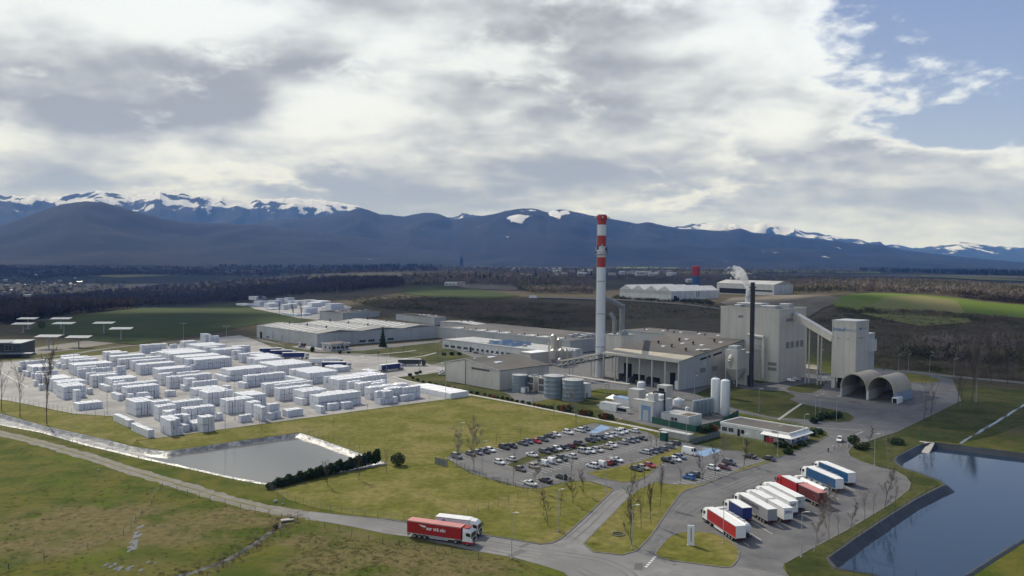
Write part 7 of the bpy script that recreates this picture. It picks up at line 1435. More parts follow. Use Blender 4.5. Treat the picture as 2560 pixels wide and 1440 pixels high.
z3c = lambda x, y: (1080 + x / 6, 1020 + y / 6 + 1.5); z4c = lambda x, y: (1440 + x / 4.923, 1020 + y / 4.923 + 1.5)
ROWS = [('in the car park row along the lawn', z3c, '370 745 grey mpv 0;580 705 brown hatch 0;690 685 grey hatch 0;790 665 dark_grey estate 0;875 645 white hatch 0;1085 605 black suv 0;1205 585 black hatch 0;1360 545 dark_grey sedan 0;1445 520 grey_blue hatch 0;1570 515 red hatch 0;1665 485 dark_grey estate 0;1770 435 black sedan 0;1860 415 white hatch 0;2040 380 white suv 0;2215 345 white suv 1;2305 325 grey hatch 0'),
  ('in the second row of the car park', z3c, '1500 720 white sedan 0;1690 670 dark_grey estate 0;1805 648 black hatch 0;1870 625 white hatch 0;1990 612 black hatch 0;2075 585 dark_red hatch 1;2210 555 black suv 0;2375 500 black hatch 0;2450 470 grey mpv 0;2545 455 dark_green sedan 0;2640 435 white hatch 0;2720 420 silver hatch 0;2800 385 white mpv 0;2865 365 white van 0;3030 355 white estate 1'),
  ('in the third row of the car park', z3c, '1010 830 white hatch 0;1190 785 white hatch 1;1330 935 brown hatch 0;1530 895 beige hatch 0;1660 850 white van 1;1760 815 white van 1;1850 795 beige sedan 0;1945 775 dark_green suv 0;2095 740 white hatch 1;2270 670 silver mpv 0;2370 662 white hatch 0;2480 645 silver estate 0;2620 600 beige sedan 1;2700 570 white hatch 0;2860 530 silver hatch 1;2965 508 grey hatch 0;3040 495 grey hatch 0;3150 470 black sedan 0'),
  ('in the fourth row of the car park', z3c, '1475 1150 white sedan 0;1700 1105 black sedan 1;1935 1050 black hatch 1;2410 885 white suv 1;2520 862 white van 1;2620 842 red hatch 1;2690 830 dark_green hatch 1;2770 795 white sedan 0'),
  ('in the row behind the car park divider', z4c, '850 555 silver estate 1;945 548 grey hatch 0;1010 535 dark_green hatch 0;1065 512 grey hatch 1;1140 485 grey mpv 1;1215 445 black estate 1'),
  ('in the row before the car park divider', z4c, '740 765 dark_grey hatch 0;825 748 beige hatch 0;905 720 red hatch 0;1130 662 black suv 0;1220 645 white hatch 0;1275 615 grey_blue estate 0;1405 570 white bigvan 0'),
  ('in the row beside the lorry road', z4c, '1390 868 blue hatch 1;1445 838 dark_green suv 1;1690 752 white hatch 0;1830 745 dark_red hatch 0;1885 688 dark_grey suv 0;2135 608 black sedan 1;2385 640 black hatch 0'),
  ('outside the office building', lambda x, y: (x, y), '1166 879 white hatch 0;1190 884 black sedan 0;1207 887 silver hatch 0;1237 889 white hatch 0')]
for where, cv, s in ROWS:
    es = [e.split() for e in s.split(';')]
    for i, (x, y, c, k, rev) in enumerate(es):
        c = c.replace('_', ' '); px, py = cv(float(x), float(y)); car(px, py, c, k, f'{c} {KN[k]}, {ORD[i]} from the left {where}', 'cars ' + where, rev=rev == '1')
car(2099, 1104, 'white', 'mpv', 'white car leaving past the gatehouse barrier', 'cars on the plant road', rz=R(-120), name='car')
car(1978, 954, 'white', 'van', 'white van parked against the furnace block', 'vans by the furnace block', rz=R(-20)); car(1992, 951, 'silver', 'van', 'silver van next to the white van at the furnace block', 'vans by the furnace block', rz=R(-20))
car(2056, 954, 'white', 'bigvan', 'white panel van left of the batch tower', 'vans by the furnace block', rz=R(170)); car(1104, 933, 'white', 'van', 'white van behind the corner of the service building', 'cars by the service building', rz=R(40)); car(1106, 938, 'silver', 'sedan', 'silver car tucked behind the service building corner', 'cars by the service building', rz=R(20))
# ------------------------------------------------------------------ trees one by one
def bare_tree(seed, h=1.0, spread=0.30, columnar=False, levels=3):
    """trunk+limbs mesh and twig mesh of a leafless tree of unit height"""
    rd = random.Random(seed); T_, W_ = MB(), MB(); tips = []
    def branch(p, d, L, r_, lv):
        q = p; n = 3 if lv == 0 else 2
        for k in range(n):
            d2 = (d + Vector((rd.gauss(0, .09), rd.gauss(0, .09), rd.gauss(0, .04)))).normalized(); e = q + d2 * L / n; ra = r_ * (1 - .6 * k / n); rb = r_ * (1 - .6 * (k + 1) / n)
            T_.cyl(q, e, ra, rb, n=5 if lv < 2 else 3, cap=False); 
            if lv < levels:
                m = (4 if lv == 0 else 2) if k > 0 or lv > 0 else 1
                for _ in range(m):
                    a = rd.uniform(0, 6.283); tl = rd.uniform(.10, .25) if columnar else rd.uniform(.32, .72); s = Vector((math.cos(a), math.sin(a), 0)); nd = (d2 * math.cos(tl) + (s - d2 * s.dot(d2)).normalized() * math.sin(tl)); nd.z += .28
                    branch(q.lerp(e, rd.uniform(.25, 1)), nd.normalized(), L * rd.uniform(.30, .46) * (1.2 if columnar else 1), rb * .5, lv + 1)
            else: tips.append((q.lerp(e, .5), d2, L))
            q = e; d = d2
        tips.append((q, d, L))
    branch(Vector((0, 0, 0)), Vector((0, 0, 1)), h * .86, .0115 * h, 0)
    for p, d, L in tips:
        for _ in range(3):
            e = (d + Vector((rd.gauss(0, .5), rd.gauss(0, .5), rd.uniform(0, .5)))).normalized() * rd.uniform(.06, .13) * h; s = Vector((rd.gauss(0, 1), rd.gauss(0, 1), rd.gauss(0, 1))).normalized() * .0020 * h
            W_.add([p + s, p - s, p + e], [(0, 1, 2)])
    return T_, W_
TV = {}
for nm, kw in {'round': dict(), 'slim': dict(spread=.2), 'column': dict(columnar=True)}.items():
    for s in range(3 if nm != 'column' else 2):
        t, w = bare_tree(11 * s + len(nm), columnar=nm == 'column', levels=2 if nm == 'slim' else 3)
        for pale in (0, 1): TV[nm, s, pale] = (t.mesh('trunk', K['bark_pale' if pale else 'bark']), w.mesh('twigs', K['twig_pale' if pale else 'twig']))
def tree(px, py, ytop, label, group, kind='round', pale=0, s=0, base=None):
    p = base or P(px, py); h = max(2.5, z_at(p, ytop) - p.z if base is None else ytop); t, w = TV[kind, s % (3 if kind != 'column' else 2), pale]; k = {'round': 1.0, 'slim': .75, 'column': .8}[kind]
    r = empty('bare_tree', p, random.uniform(0, 6.28), label, 'tree', group); r.scale = (h * k, h * k, h); put('trunk', t, r); put('crown', w, r); return r
def tree_row(where, s, kind='round', pale=0, group=None):
    es = [e.split() for e in s.split(';')]
    for i, e in enumerate(es):
        kd = {'r': 'round', 's': 'slim', 'c': 'column'}[e[3]] if len(e) > 3 else kind; pl = int(e[4]) if len(e) > 4 else pale
        nm = {'round': 'spreading', 'slim': 'slender', 'column': 'narrow upright'}[kd]; tree(float(e[0]), float(e[1]), float(e[2]), f'{"pale" if pl else "dark"} {nm} bare tree, {ORD[i]} from left {where}', group or 'bare trees ' + where, kd, pl, i)
tree_row('on the verge between lorry park and blue pond', '2035 1379 1274 r 1;2073 1353 1240 r 1;2096 1340 1288 s 0;2126 1324 1266 r 0;2162 1301 1229 s 0;2184 1287 1232 s 0;2212 1271 1188 r 0;2238 1268 1206 s 0;2277 1230 1180 s 0')
tree_row('on the island by the road junction', '1570 1268 1202 r 0;1579 1363 1262 r 0;1593 1250 1196 s 0;1603 1323 1230 s 0;1612 1224 1163 s 0;1628 1311 1225 c 0;1649 1268 1195 c 0')
tree_row('on the lawn left of the junction', '1370 1315 1248 r 0;1401 1287 1225 s 0;1433 1260 1196 r 0;1460 1237 1182 r 0')
tree_row('around the car park', '1141 1167 1092 r 1;1185 1180 1072 r 1;1240 1118 1085 s 0;1283 1210 1140 s 0;1302 1101 1068 s 0;1333 1227 1148 r 1;1427 1199 1130 s 0;1578 1190 1150 s 0;1627 1138 1088 s 0;1641 1134 1078 s 0;1700 1219 1166 s 0;1758 1199 1150 r 0;1789 1186 1128 r 0;1811 1160 1100 r 1;1861 1162 1105 r 0')
tree_row('on the grass left of the storage yard', '4 1026 912 s 0;50 1041 918 s 0;117 1060 922 c 0')
tree_row('on the grass right of the turning circle', '2309 1070 962 s 0;2327 1063 968 s 0;2393 1030 925 s 0;2406 1023 930 s 0;2426 1014 893 c 0;2440 1007 880 c 1;2479 960 870 c 0;2520 963 880 c 0;2550 955 870 c 0')
tree_row('beside the clipped hedge of the grey pond', '820 1214 1162 r 0;897 1200 1148 r 0;966 1184 1132 s 0')
tree_row('by the gatehouse road', '2170 1120 1078 r 0;2220 1173 1088 s 1')
tree_row('along the yard edge of the big lawn', '408 1100 1072 s 0;434 1092 1060 s 0;650 1070 1040 s 0;655 1075 1045 s 0;692 1056 1030 s 0;833 1070 1048 s 0;878 1036 1010 s 0;918 1030 1008 s 0;980 1020 1000 s 0;1021 1014 990 s 0;1072 1010 990 s 0')
tree_row('along the footpath behind the big lawn', '1335 1030 998 s 0;1385 1042 1000 s 0;1441 1060 988 r 1')
tree_row('on the lawn before the warehouse', '682 858 832 s 0;706 860 838 s 0;945 905 880 s 0;977 895 872 s 0;1010 890 866 s 0;1095 892 868 s 0;860 885 862 r 0')
tree_row('on the green field beside the far bales', '700 795 765 c 0;735 800 768 c 0;755 805 770 c 0;640 822 795 s 0')
# evergreens
def leaf_cloud(n, shape, size, seed, jitter=1.0):
    rd = random.Random(seed); b = MB()
    for _ in range(n):
        p = shape(rd); a = Vector((rd.gauss(0, 1), rd.gauss(0, 1), rd.gauss(0, .7))).normalized() * size * rd.uniform(.6, 1.4); c = Vector((rd.gauss(0, 1), rd.gauss(0, 1), rd.gauss(0, 1))); c = (c - a * c.dot(a) / a.length_squared).normalized() * size * rd.uniform(.5, 1.0)
        b.add([p - a, p + c, p + a, p - c], [(0, 1, 2, 3)])
    return b
def ball(rx, ry, rz, z0):
    def f(rd):
        while True:
            v = Vector((rd.uniform(-1, 1), rd.uniform(-1, 1), rd.uniform(-1, 1)))
            if .35 < v.length < 1: return Vector((v.x * rx, v.y * ry, z0 + rz + v.z * rz))
    return f
def cone(rad, h):
    def f(rd):
        t = rd.random() ** 1.4; a = rd.uniform(0, 6.283); q = rad * (1 - t) * math.sqrt(rd.uniform(.25, 1)) * (1 + .18 * math.sin(t * 40)); return Vector((q * math.cos(a), q * math.sin(a), .3 + t * h))
    return f
p = P(957, 867); r = empty('conifer_tree', p, 0, 'dark green conifer standing before the warehouse front', 'tree'); hh = z_at(p, 819); MB().cyl((0, 0, 0), (0, 0, hh * .9), .28, .05, n=6).build('trunk', K['bark'], r); leaf_cloud(1500, cone(2.7, hh), .42, 1).build('crown', K['leaf'], r)
for i, (px, py, yt, rad, lab) in enumerate(((995, 1164, 1133, 2.3, 'round dark evergreen bush by the pond gate'), (781, 879, 867, 1.6, 'small dark conifer at the warehouse corner'), (2134, 1110, 1088, 2.2, 'dark bush by the gate road corner'), (2240, 1110, 1095, 3.0, 'dark spreading bush on the grass above the blue pond'), (1970, 1135, 1122, 1.8, 'round dark bush at the gatehouse kerb'), (104, 822, 800, 3.2, 'dark evergreen behind the tracker panels'))):
    p = P(px, py); h = z_at(p, yt); r = empty('evergreen_bush', p, 0, lab, 'bush'); MB().cyl((0, 0, 0), (0, 0, h * .6), .16, .06, n=6).build('stem', K['bark'], r); leaf_cloud(700, ball(rad, rad, h / 2, .05), .26, i).build('foliage', K['leaf'], r)
# clipped hedge: shrubs side by side
a, b = P(676, 1222), P(944, 1158); n = 22; root = empty('clipped_hedge', a, 0, 'dark evergreen hedge along the near bank of the grey pond', 'hedge')
hm = [leaf_cloud(420, ball(.95, .95, 1.35 + .15 * k, .0), .24, 50 + k).mesh('hedge_shrub', K['leaf']) for k in range(3)]
L = (b - a).length; n = int(L / 1.15)
for k in range(n):
    q = a.lerp(b, k / (n - 1)) - a; o = put('hedge_shrub', hm[k % 3], root, q + Vector((random.uniform(-.2, .2), random.uniform(-.2, .2), 0)), random.uniform(0, 6)); s = .72 + .45 * smst(k, 0, n) + random.uniform(-.12, .12); o.scale = (1.25, 1.25, s * 1.1)
# low shrubs along the footpath
sm = {'leaf': [leaf_cloud(150, ball(.75, .75, .5, 0), .22, 80 + k).mesh('shrub_foliage', K['leaf2']) for k in range(3)], 'red': [leaf_cloud(150, ball(.75, .75, .5, 0), .22, 90 + k).mesh('shrub_foliage', K['leaf_red']) for k in range(2)], 'dark': [leaf_cloud(150, ball(.75, .75, .5, 0), .22, 96 + k).mesh('shrub_foliage', K['leaf']) for k in range(2)]}
stem = MB().cyl((0, 0, 0), (0, 0, .5), .06, .03, n=5).mesh('shrub_stem', K['bark'])
def shrub(px, py, kind, s, label, group):
    p = P(px, py); p.z = .06; r = empty('shrub', p, random.uniform(0, 6), label, 'shrub', group); r.scale = (s * random.uniform(.9, 1.3), s, s * random.uniform(.8, 1.1)); put('foliage', random.choice(sm[kind]), r); put('stem', stem, r)
sx = [(1025, 940), (1042, 936), (1050, 933), (1032, 947), (1044, 952), (1058, 956), (1075, 960), (1090, 964), (1106, 968), (1120, 970), (1136, 974), (1150, 977), (1178, 983), (1192, 986), (1212, 989), (1226, 992), (1234, 994), (1244, 995), (1256, 998), (1268, 1000), (1279, 1002), (1293, 1005), (1306, 1008), (1322, 1011), (1336, 1014), (1345, 1016), (1358, 1019), (1369, 1021), (1378, 1023)]
for i, (x, y) in enumerate(sx): shrub(x, y, 'red' if i in (3, 16, 25) else 'dark' if i % 2 else 'leaf', random.uniform(1.0, 1.6), f'{"russet" if i in (3, 16, 25) else "dark" if i % 2 else "olive"} low shrub, {ORD[i]} from the left along the footpath', 'shrubs along the footpath')
for i, (x, y, k, s) in enumerate(((1402, 1026, 'leaf', 2.4), (1412, 1028, 'red', 2.6), (1422, 1029, 'leaf', 2.4), (1452, 1037, 'dark', 2.2), (1462, 1038, 'red', 2.6), (1474, 1040, 'leaf', 2.2), (1505, 1047, 'leaf', 2.4), (1514, 1048, 'red', 2.6), (1524, 1049, 'leaf', 2.4))): shrub(x, y, k, s, f'{"russet" if k == "red" else "olive"} bushy shrub, {ORD[i]} from the left before the gas plant', 'bushes before the gas plant')
for i, (x, y, k, s) in enumerate(((1760, 1082, 'dark', 2.6), (1772, 1080, 'dark', 2.6), (1784, 1078, 'red', 2.4), (2036, 1058, 'dark', 2.6), (2048, 1052, 'dark', 2.4), (2062, 1047, 'dark', 2.6), (2078, 1046, 'dark', 2.4), (2095, 1045, 'dark', 2.4), (1948, 1117, 'dark', 2.2), (1958, 1119, 'dark', 2.2), (1985, 1122, 'leaf', 1.8), (2005, 1115, 'dark', 2.0), (2030, 1090, 'dark', 2.2), (2048, 1086, 'dark', 2.0), (850, 884, 'dark', 1.8), (872, 883, 'dark', 1.6), (1110, 889, 'dark', 2.0), (1130, 888, 'dark', 2.0), (1148, 888, 'dark', 2.0), (2148, 1124, 'leaf', 2.4), (2160, 1121, 'leaf', 2.4), (690, 1320, 'leaf', .8), (728, 1300, 'leaf', .7))):
    shrub(x, y, k, s, f'{"russet" if k == "red" else "dark green" if k == "dark" else "olive"} shrub, {ORD[i]} of those planted about the lawns', 'shrubs about the lawns')
# ------------------------------------------------------------------ lamps, masts, signs
def lamp_parts(h, arm, double=False):
    pole = MB().cyl((0, 0, 0), (0, 0, h), .10, .055, n=8).mesh('pole', K['galv']); head = MB()
    for s in ((1, -1) if double else (1,)): head.bar((0, 0, h - .05), (s * arm, 0, h + .12), .07); head.add([(s * (arm - .1), -.16, h + .05), (s * (arm + .75), -.12, h + .12), (s * (arm + .75), .12, h + .12), (s * (arm - .1), .16, h + .05), (s * (arm - .1), -.16, h + .22), (s * (arm + .75), -.10, h + .20), (s * (arm + .75), .10, h + .20), (s * (arm - .1), .16, h + .22)], [(3, 2, 1, 0), (4, 5, 6, 7), (0, 1, 5, 4), (1, 2, 6, 5), (2, 3, 7, 6), (3, 0, 4, 7)])
    return pole, head.mesh('lamp_head', K['white']), MB().box(-.2, .2, -.2, .2, 0, .35).mesh('base', K['galv'])
LP = {10: lamp_parts(10, .8), 17: lamp_parts(17, 1.6, True), 6: lamp_parts(6, .5)}
def lamp(px, py, hk, label, group, rz=None):
    r = empty('street_lamp' if hk < 15 else 'floodlight_mast', P(px, py), random.uniform(-.5, .5) if rz is None else rz, label, 'lamp', group); [put(n, m, r) for n, m in zip(('pole', 'lamp_head', 'base'), LP[hk])]
LS = ((1205, 1187), (1150, 1132), (1279, 1397), (1395, 1330), (1409, 1212), (1515, 1231), (1543, 1120), (1580, 1374), (1672, 1085), (1715, 1115), (1752, 1208), (1858, 1165), (1897, 1030), (1736, 992), (1808, 1360), (2003, 1394), (2186, 1163), (1660, 985), (1944, 1140), (2010, 1105), (2050, 1045), (2038, 1052), (2091, 1052))
for i, (x, y) in enumerate(LS): lamp(x, y, 10, f'white headed street lamp, {ORD[1+sum(1 for q in LS if q[0]<x)-1]} from the left around the car and lorry parks', 'street lamps of the plant')
for i, (x, y) in enumerate(((2246, 929), (2271, 927), (2324, 932), (2385, 940), (2051, 900), (2053, 915))): lamp(x, y, 10, f'far street lamp, {ORD[i]} along the back of the turning circle', 'street lamps behind the turning circle')
LM = ((118, 915), (184, 957), (268, 1035), (430, 1046), (459, 868), (566, 877), (707, 932), (563, 1074), (587, 1050), (1114, 1000), (1049, 928), (966, 935), (914, 895), (860, 880), (1110, 892))
for i, (x, y) in enumerate(LM): lamp(x, y, 17 if i not in (11, 12, 13, 14, 10) else 10, f'{"tall floodlight mast" if i < 10 else "lamp post"}, {ORD[sum(1 for q in LM if q[0]<x)]} from the left along the storage yard', 'masts of the storage yard', 0.2)
p = P(1727, 1364); r = empty('sign_totem', p, R(-10), 'white upright sign totem with blue vertical lettering on the grass island', 'sign'); hz_ = z_at(p, 1313)
MB().bbox(-.75, .75, -.16, .16, .15, hz_, .05).build('panel', K['white'], r); MB().box(-.9, .9, -.3, .3, 0, .15).build('plinth', K['concrete'], r); o = letters(r, 'knaufinsulation', .52, K['txt_blue'], (0, -.19, hz_ * .55), 'R'); o.rotation_euler = (R(90), R(-90), 0)
for i, (x, y, lab) in enumerate(((1924, 1118, 'red and orange direction board by the gatehouse lawn'),)):
    r = empty('direction_sign', P(x, y), R(-20), lab, 'sign')
    for k in range(3): MB().box(-1.3, 1.3, -.05, .05, 1.6 + k * .62, 2.14 + k * .62).build('board', K['red'], r)
    for s in (-1, 1): MB().bar((s * 1.0, .1, 0), (s * 1.0, .1, 3.4), .1).build('post', K['galv'], r)
# barriers and island at the gate
for i, (x, y) in enumerate(((2083, 1122), (2120, 1118))):
    r = empty('barrier', P(x, y), R(25 + 180 * i), ['left lifting barrier at the gate', 'right lifting barrier at the gate'][i], 'barrier', 'gate barriers'); MB().bbox(-.25, .25, -.2, .2, 0, 1.1, .05).build('cabinet', K['tankroof'], r)
    for k in range(5): MB().bar((.2 + k * .9, 0, .95), (.2 + (k + 1) * .9, 0, .95), .09).build('arm_section', K['white' if k % 2 else 'red'], r)
r = empty('ticket_post', P(2070, 1130), R(20), 'grey ticket post on the kerb island at the gate', 'post'); MB().bbox(-.3, .3, -.25, .25, 0, 1.5, .05).build('housing', K['louvre'], r); MB().box(-.2, .2, -.28, -.25, .9, 1.3).build('screen', K['glass'], r)
# pond furniture
r = empty('float_buoy', P(2131, 1378, -2), 0, 'white float at the edge of the blue pond', 'float'); r.location.z = -2.05; MB().lathe([(.1, 0), (.45, .25), (.45, .6), (.2, .95)], 0, 0, 12).build('ball', K['white'], r, True); MB().cyl((0, 0, -.5), (0, 0, .1), .08, n=6).build('stem', K['galv'], r)
pts = [P(x, y, -1.9) for x, y in catmull([(2350, 1441), (2380, 1436), (2402, 1424), (2416, 1410), (2430, 1406), (2444, 1402)], 4, False)]; o = pts[0]; r = empty('floating_boom', o, 0, 'red floating boom in the corner of the blue pond', 'boom')
for k in range(len(pts) - 1): MB().cyl(pts[k] - o, pts[k].lerp(pts[k + 1], .93) - o, .22, n=8).build('segment', K['red'], r)
a, b = P(2318, 1106), P(2300, 1138, -2.0); r = empty('pond_ramp', Vector((0, 0, 0)), 0, 'concrete ramp running down into the blue pond', 'ramp'); d = (b - a).normalized(); nrm = Vector((-d.y, d.x, 0)).normalized() * 2.4
MB().add([a + nrm + Vector((0, 0, .25)), a - nrm + Vector((0, 0, .25)), b - nrm + Vector((0, 0, .15)), b + nrm + Vector((0, 0, .15)), a + nrm - Vector((0, 0, .4)), a - nrm - Vector((0, 0, .4)), b - nrm - Vector((0, 0, .7)), b + nrm - Vector((0, 0, .7))], [(0, 1, 2, 3), (7, 6, 5, 4), (0, 3, 7, 4), (1, 5, 6, 2), (0, 4, 5, 1), (3, 2, 6, 7)]).build('slab', K['concrete'], r)
for s in (-1, 1): MB().bar(a + nrm * s * .95 + Vector((0, 0, .2)), a + nrm * s * .95 + Vector((0, 0, 3.6)), .12).build('gate_post', K['greenfence'], r)
MB().bar(a + nrm * .95 + Vector((0, 0, 2.6)), a - nrm * .95 + Vector((0, 0, 2.6)), .1).build('gate_bar', K['greenfence'], r)
# ------------------------------------------------------------------ wire fences: posts and strands
def wire_fence(pp, h, step, label, postm='post', th=.12, strands=3, jitter=.0, lean=.04, world=None, shadow=True):
    pts = world or [P(*p) for p in pp]; o = pts[0]; r = empty('wire_fence', o, 0, label, 'fence'); me = [MB().cyl((0, 0, 0), (random.gauss(0, lean), random.gauss(0, lean), h * q), th / 2, n=6).mesh('post', K[postm]) for q in (.9, 1.0, 1.08)]; tops = []
    for a, b in zip(pts, pts[1:]):
        n = max(1, round((b - a).length / step))
        for k in range(n): q = a.lerp(b, k / n) + Vector((random.gauss(0, jitter), random.gauss(0, jitter), 0)); tops.append(q)
    tops.append(pts[-1])
    for k, q in enumerate(tops): put('post', me[k % 3], r, q - o, random.uniform(0, 6))
    for s in range(strands):
        w = MB()
        for a, b in zip(tops, tops[1:]): w.bar(a - o + Vector((0, 0, h * (.95 - s * .9 / max(1, strands)))), b - o + Vector((0, 0, h * (.95 - s * .9 / max(1, strands)))), .02)
        w.build('wire', K['wire'], r)
wire_fence([(405, 1219), (470, 1238), (560, 1262), (640, 1282), (702, 1297), (740, 1305), (810, 1320), (880, 1342), (960, 1360), (1040, 1372), (1130, 1385), (1196, 1398)], 1.5, 5.0, 'rustic post and wire fence along the near side of the farm track', jitter=.3)
wire_fence([(400, 1222), (355, 1280), (310, 1340), (228, 1370), (110, 1400), (25, 1425), (-40, 1440)], 1.4, 6.5, 'old post and wire fence crossing the meadow at left', jitter=.4)
wire_fence([(640, 1370), (560, 1420), (520, 1445)], 1.3, 5.0, 'short run of fence posts beside the stream', jitter=.3)
wire_fence([(-40, 1066), (105, 1092), (222, 1124), (379, 1161), (455, 1177), (583, 1206), (668, 1224), (720, 1250), (800, 1274), (880, 1290), (1010, 1304), (1110, 1306)], 2.0, 3.6, 'tall wire fence between the grey pond and the farm track', 'wire', .09, 4)
wire_fence([(1110, 1306), (1170, 1292), (1245, 1266), (1320, 1240), (1360, 1226)], 2.0, 4.2, 'wire fence rising from the road to the car park corner', 'post', .08, 3)
wire_fence([(1124, 1152), (1182, 1188), (1250, 1209), (1308, 1223), (1356, 1226)], 2.0, 3.0, 'wire fence along the lower edge of the car park', 'post', .09, 4)
wire_fence([(760, 1080), (860, 1112), (940, 1140), (985, 1156)], 1.9, 3.4, 'wire fence along the right bank of the grey pond', 'post', .08, 3)
wire_fence([(20, 1005), (60, 1015), (110, 1024), (192, 1042), (262, 1044)], 3.0, 4.0, 'tall mesh fence at the left grass edge of the storage yard', 'wire', .1, 4)
wire_fence([(2064, 1402), (2140, 1352), (2224, 1296), (2340, 1224)], 1.9, 4.0, 'wire fence along the bank of the blue pond', 'post', .08, 3)
wire_fence([(2354, 1205), (2303, 1189), (2258, 1176)], 1.9, 4.0, 'wire fence around the point in the blue pond', 'post', .08, 3)
wire_fence([(2090, 1426), (2180, 1440), (2290, 1447)], 1.9, 4.0, 'wire fence at the near corner of the blue pond', 'post', .08, 1)
panel_fence('sliding_gate', [P(1088, 1160), P(1119, 1168)], 2.2, 'wire', 'green bar gate closing the path to the car park', 2.0)
panel_fence('mesh_fence', [P(1728, 1112), P(1800, 1092)], 2.0, 'wire', 'grey mesh fence behind the bin store', 2.5)
# small things in the meadow
def rock_mesh(seed, s):
    rd = random.Random(seed); b = MB().lathe([(.35 * s, 0), (.55 * s, .25 * s), (.42 * s, .55 * s), (.15 * s, .75 * s)], 0, 0, 7); b.v = [(x + rd.gauss(0, .08 * s), y + rd.gauss(0, .08 * s), z + rd.gauss(0, .05 * s)) for x, y, z in b.v]; return b
for i, (x, y, s, lab) in enumerate(((688, 1256, 1.0, 'pale boulder beside the farm track'), (707, 1262, .7, 'smaller brown stone right of the boulder'), (247, 1177, .7, 'flat pale stone at the edge of the farm track'))): rock_mesh(i, s).build('boulder', K['rock'], None, loc=P(x, y)).__setitem__('label', lab)
for o in [o for o in col.objects if o.name.startswith('boulder')]: o['category'] = 'rock'
r = empty('culvert', P(718, 1303), R(20), 'small concrete culvert slab over the stream', 'culvert'); MB().bbox(-1.5, 1.5, -.7, .7, .25, .5, .06).build('slab', K['concrete'], r); MB().box(-1.5, -1.1, -.6, .6, 0, .25).box(1.1, 1.5, -.6, .6, 0, .25).build('abutment', K['kerb'], r); MB().box(-1.1, 1.1, -.5, .5, .0, .2).build('dark_mouth', K['void'], r)
r = empty('manhole_kerb', P(1545, 1337), R(15), 'low stone ring around a drain on the roadside island', 'drain'); 
for k in range(6): a0, a1 = k * math.pi / 3, (k + 1) * math.pi / 3; MB().bar((1.6 * math.cos(a0), 1.6 * math.sin(a0), .15), (1.6 * math.cos(a1) * .98, 1.6 * math.sin(a1) * .98, .15), .25, .3).build('kerb_stone', K['kerb'], r)
MB().lathe([(1.4, .0), (1.4, .14)], 0, 0, 12).build('lid', K['lawn_shady'], r)
# chalet between block and tower
r = empty('wooden_shelter', P(2040, 936), SITE, 'small shelter with a pale gable roof left of the batch tower', 'shelter'); MB().box(0, 6, 0, 8, 0, 3).build('wall', K['clad_cream'], r); MB().add([(-.4, -.4, 3), (6.4, -.4, 3), (6.4, 8.4, 3), (-.4, 8.4, 3), (3, -.4, 5), (3, 8.4, 5)], [(0, 4, 5, 3), (1, 2, 5, 4), (0, 1, 4), (2, 3, 5), (3, 2, 1, 0)]).build('roof', K['canopy'], r); door(r, 'R', 2, 4, 0, 2.4, m='tile')
# ------------------------------------------------------------------ steam
def steam():
    base = Vector((STEAM.x, STEAM.y, STEAM_TOP)); pxs = [(1869, 726, 5), (1867, 714, 8), (1863, 703, 11), (1858, 694, 14), (1850, 686, 18), (1842, 680, 19), (1832, 676, 16), (1822, 675, 12), (1812, 672, 8)]
    pts = []
    for px, py, w in pxs:
        d = ray(px, py); t = base.y / d[1]; pts.append((Vector((d[0] * t, base.y, CAM_H + d[2] * t)), w * base.y / FPX * .85))
    bm = bmesh.new()
    bmesh.ops.create_icosphere(bm, subdivisions=1, radius=.1)
    bm.clear()
    n = 14; rings = []
    for i, (p, w) in enumerate(pts):
        d = (pts[min(i + 1, len(pts) - 1)][0] - pts[max(i - 1, 0)][0]).normalized(); q = d.to_track_quat('Z', 'Y').to_matrix(); rings.append([bm.verts.new(p + q @ Vector((w * math.cos(2 * math.pi * k / n), w * math.sin(2 * math.pi * k / n), 0)) - base) for k in range(n)])
    for a, b in zip(rings, rings[1:]):
        for k in range(n): bm.faces.new((a[k], a[(k + 1) % n], b[(k + 1) % n], b[k]))
    bm.faces.new(rings[0][::-1]); bm.faces.new(rings[-1]); bmesh.ops.recalc_face_normals(bm, faces=bm.faces)
    me = bpy.data.meshes.new('steam_plume'); bm.to_mesh(me); bm.free()
    m = bpy.data.materials.new('steam'); m.use_nodes = True; t = m.node_tree; t.nodes.clear(); out = N(t, 'ShaderNodeOutputMaterial'); v = N(t, 'ShaderNodeVolumePrincipled'); v.inputs['Color'].default_value = (.97, .97, .97, 1); v.inputs['Anisotropy'].default_value = .55
    co = N(t, 'ShaderNodeTexCoord').outputs['Object']; nz = N(t, 'ShaderNodeTexNoise'); nz.inputs['Scale'].default_value = .42; nz.inputs['Detail'].default_value = 6; nz.inputs['Roughness'].default_value = .6; t.links.new(co, nz.inputs['Vector'])
    sp = N(t, 'ShaderNodeSeparateXYZ'); t.links.new(co, sp.inputs[0]); far = math_node(t, 'ABSOLUTE', sp.outputs[0]); f = smooth(t, far, 1.0, 16, .36, .57); d = smooth(t, math_node(t, 'SUBTRACT', nz.outputs['Fac'], f), 0.0, .10); t.links.new(math_node(t, 'MULTIPLY', d, .38), v.inputs['Density']); t.links.new(v.outputs[0], out.inputs['Volume'])
    me.materials.append(m); tag(put('steam_plume', me, None, base), 'white steam drifting left from the short white stack', 'steam', kind='stuff')
steam()
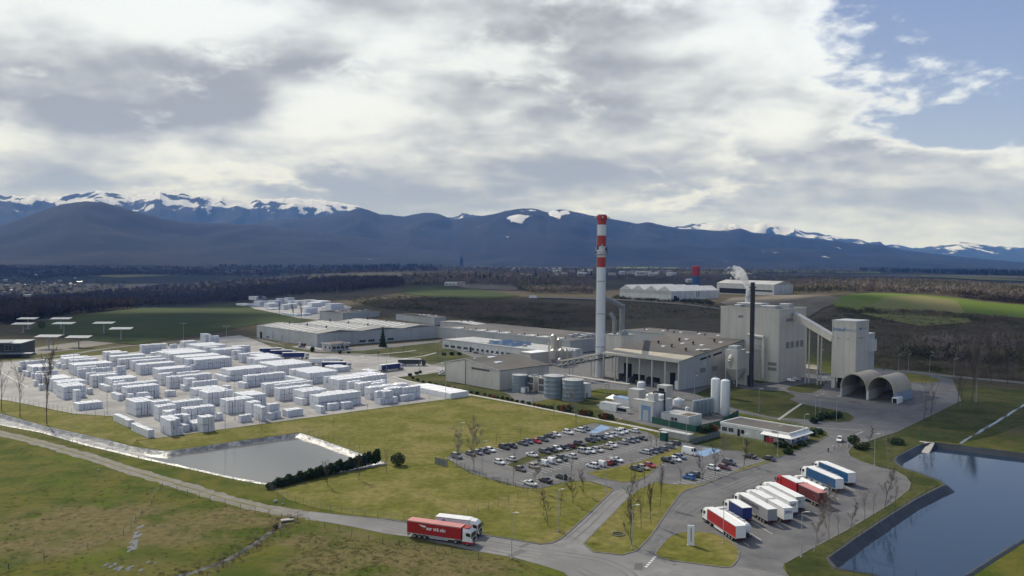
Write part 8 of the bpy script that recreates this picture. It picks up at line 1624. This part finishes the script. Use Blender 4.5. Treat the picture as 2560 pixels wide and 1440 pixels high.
# ------------------------------------------------------------------ unseen clouds above the view, added to shade parts of the land
K['shade_cloud'] = mat('cloud_white', (.86, .87, .88), rough=1.0, spec=0.0)
def shade_cloud(gx, gy, rx, ry, seed, alt=4200.0):
    rd = random.Random(seed); bm = bmesh.new(); c = Vector((gx, gy, 0)) + to_sun * (alt / to_sun.z)
    for k in range(22):
        a, q = rd.uniform(0, 6.283), math.sqrt(rd.random()) * .8; s = rd.uniform(.28, .5)
        m = Matrix.Translation((q * rx * math.cos(a), q * ry * math.sin(a), rd.uniform(-60, 60))) @ Matrix.Diagonal((rx * s, ry * s, min(rx, ry) * s * .35, 1)); bmesh.ops.create_icosphere(bm, subdivisions=3, radius=1, matrix=m)
    for v in bm.verts: n = noise.noise_vector(v.co / (.28 * min(rx, ry))) * .10 * min(rx, ry); v.co += Vector((n.x, n.y, n.z * .5))
    me = bpy.data.meshes.new('shade_cloud'); bm.to_mesh(me); bm.free(); me.materials.append(K['shade_cloud']); me.polygons.foreach_set('use_smooth', [True] * len(me.polygons)); tag(put('shade_cloud', me, None, c), kind='structure')
for i, a in enumerate(((380, 660, 200, 260), (385, 450, 150, 125), (208, 332, 78, 44), (-580, 800, 370, 150), (60, 850, 260, 200), (-800, 1750, 1300, 600), (900, 2600, 1100, 700), (-1500, 4300, 2200, 1100), (2200, 4600, 2200, 1200), (150, 4600, 1200, 900))): shade_cloud(*a, i)
# ------------------------------------------------------------------ the air between here and the mountains
hz = MB().box(-26000, 26000, -7000, 24500, -120, 2400)
hm_ = bpy.data.materials.new('haze_air'); hm_.use_nodes = True; t = hm_.node_tree; t.nodes.clear(); out = N(t, 'ShaderNodeOutputMaterial'); v = N(t, 'ShaderNodeVolumePrincipled')
v.inputs['Color'].default_value = (.16, .38, 1.0, 1); v.inputs['Absorption Color'].default_value = (1, 1, 1, 1); v.inputs['Density'].default_value = 4.6e-5; v.inputs['Anisotropy'].default_value = 0.0; t.links.new(v.outputs[0], out.inputs['Volume'])
tag(hz.build('haze', hm_), 'thin blue haze of the air over the whole landscape', 'haze', kind='stuff')
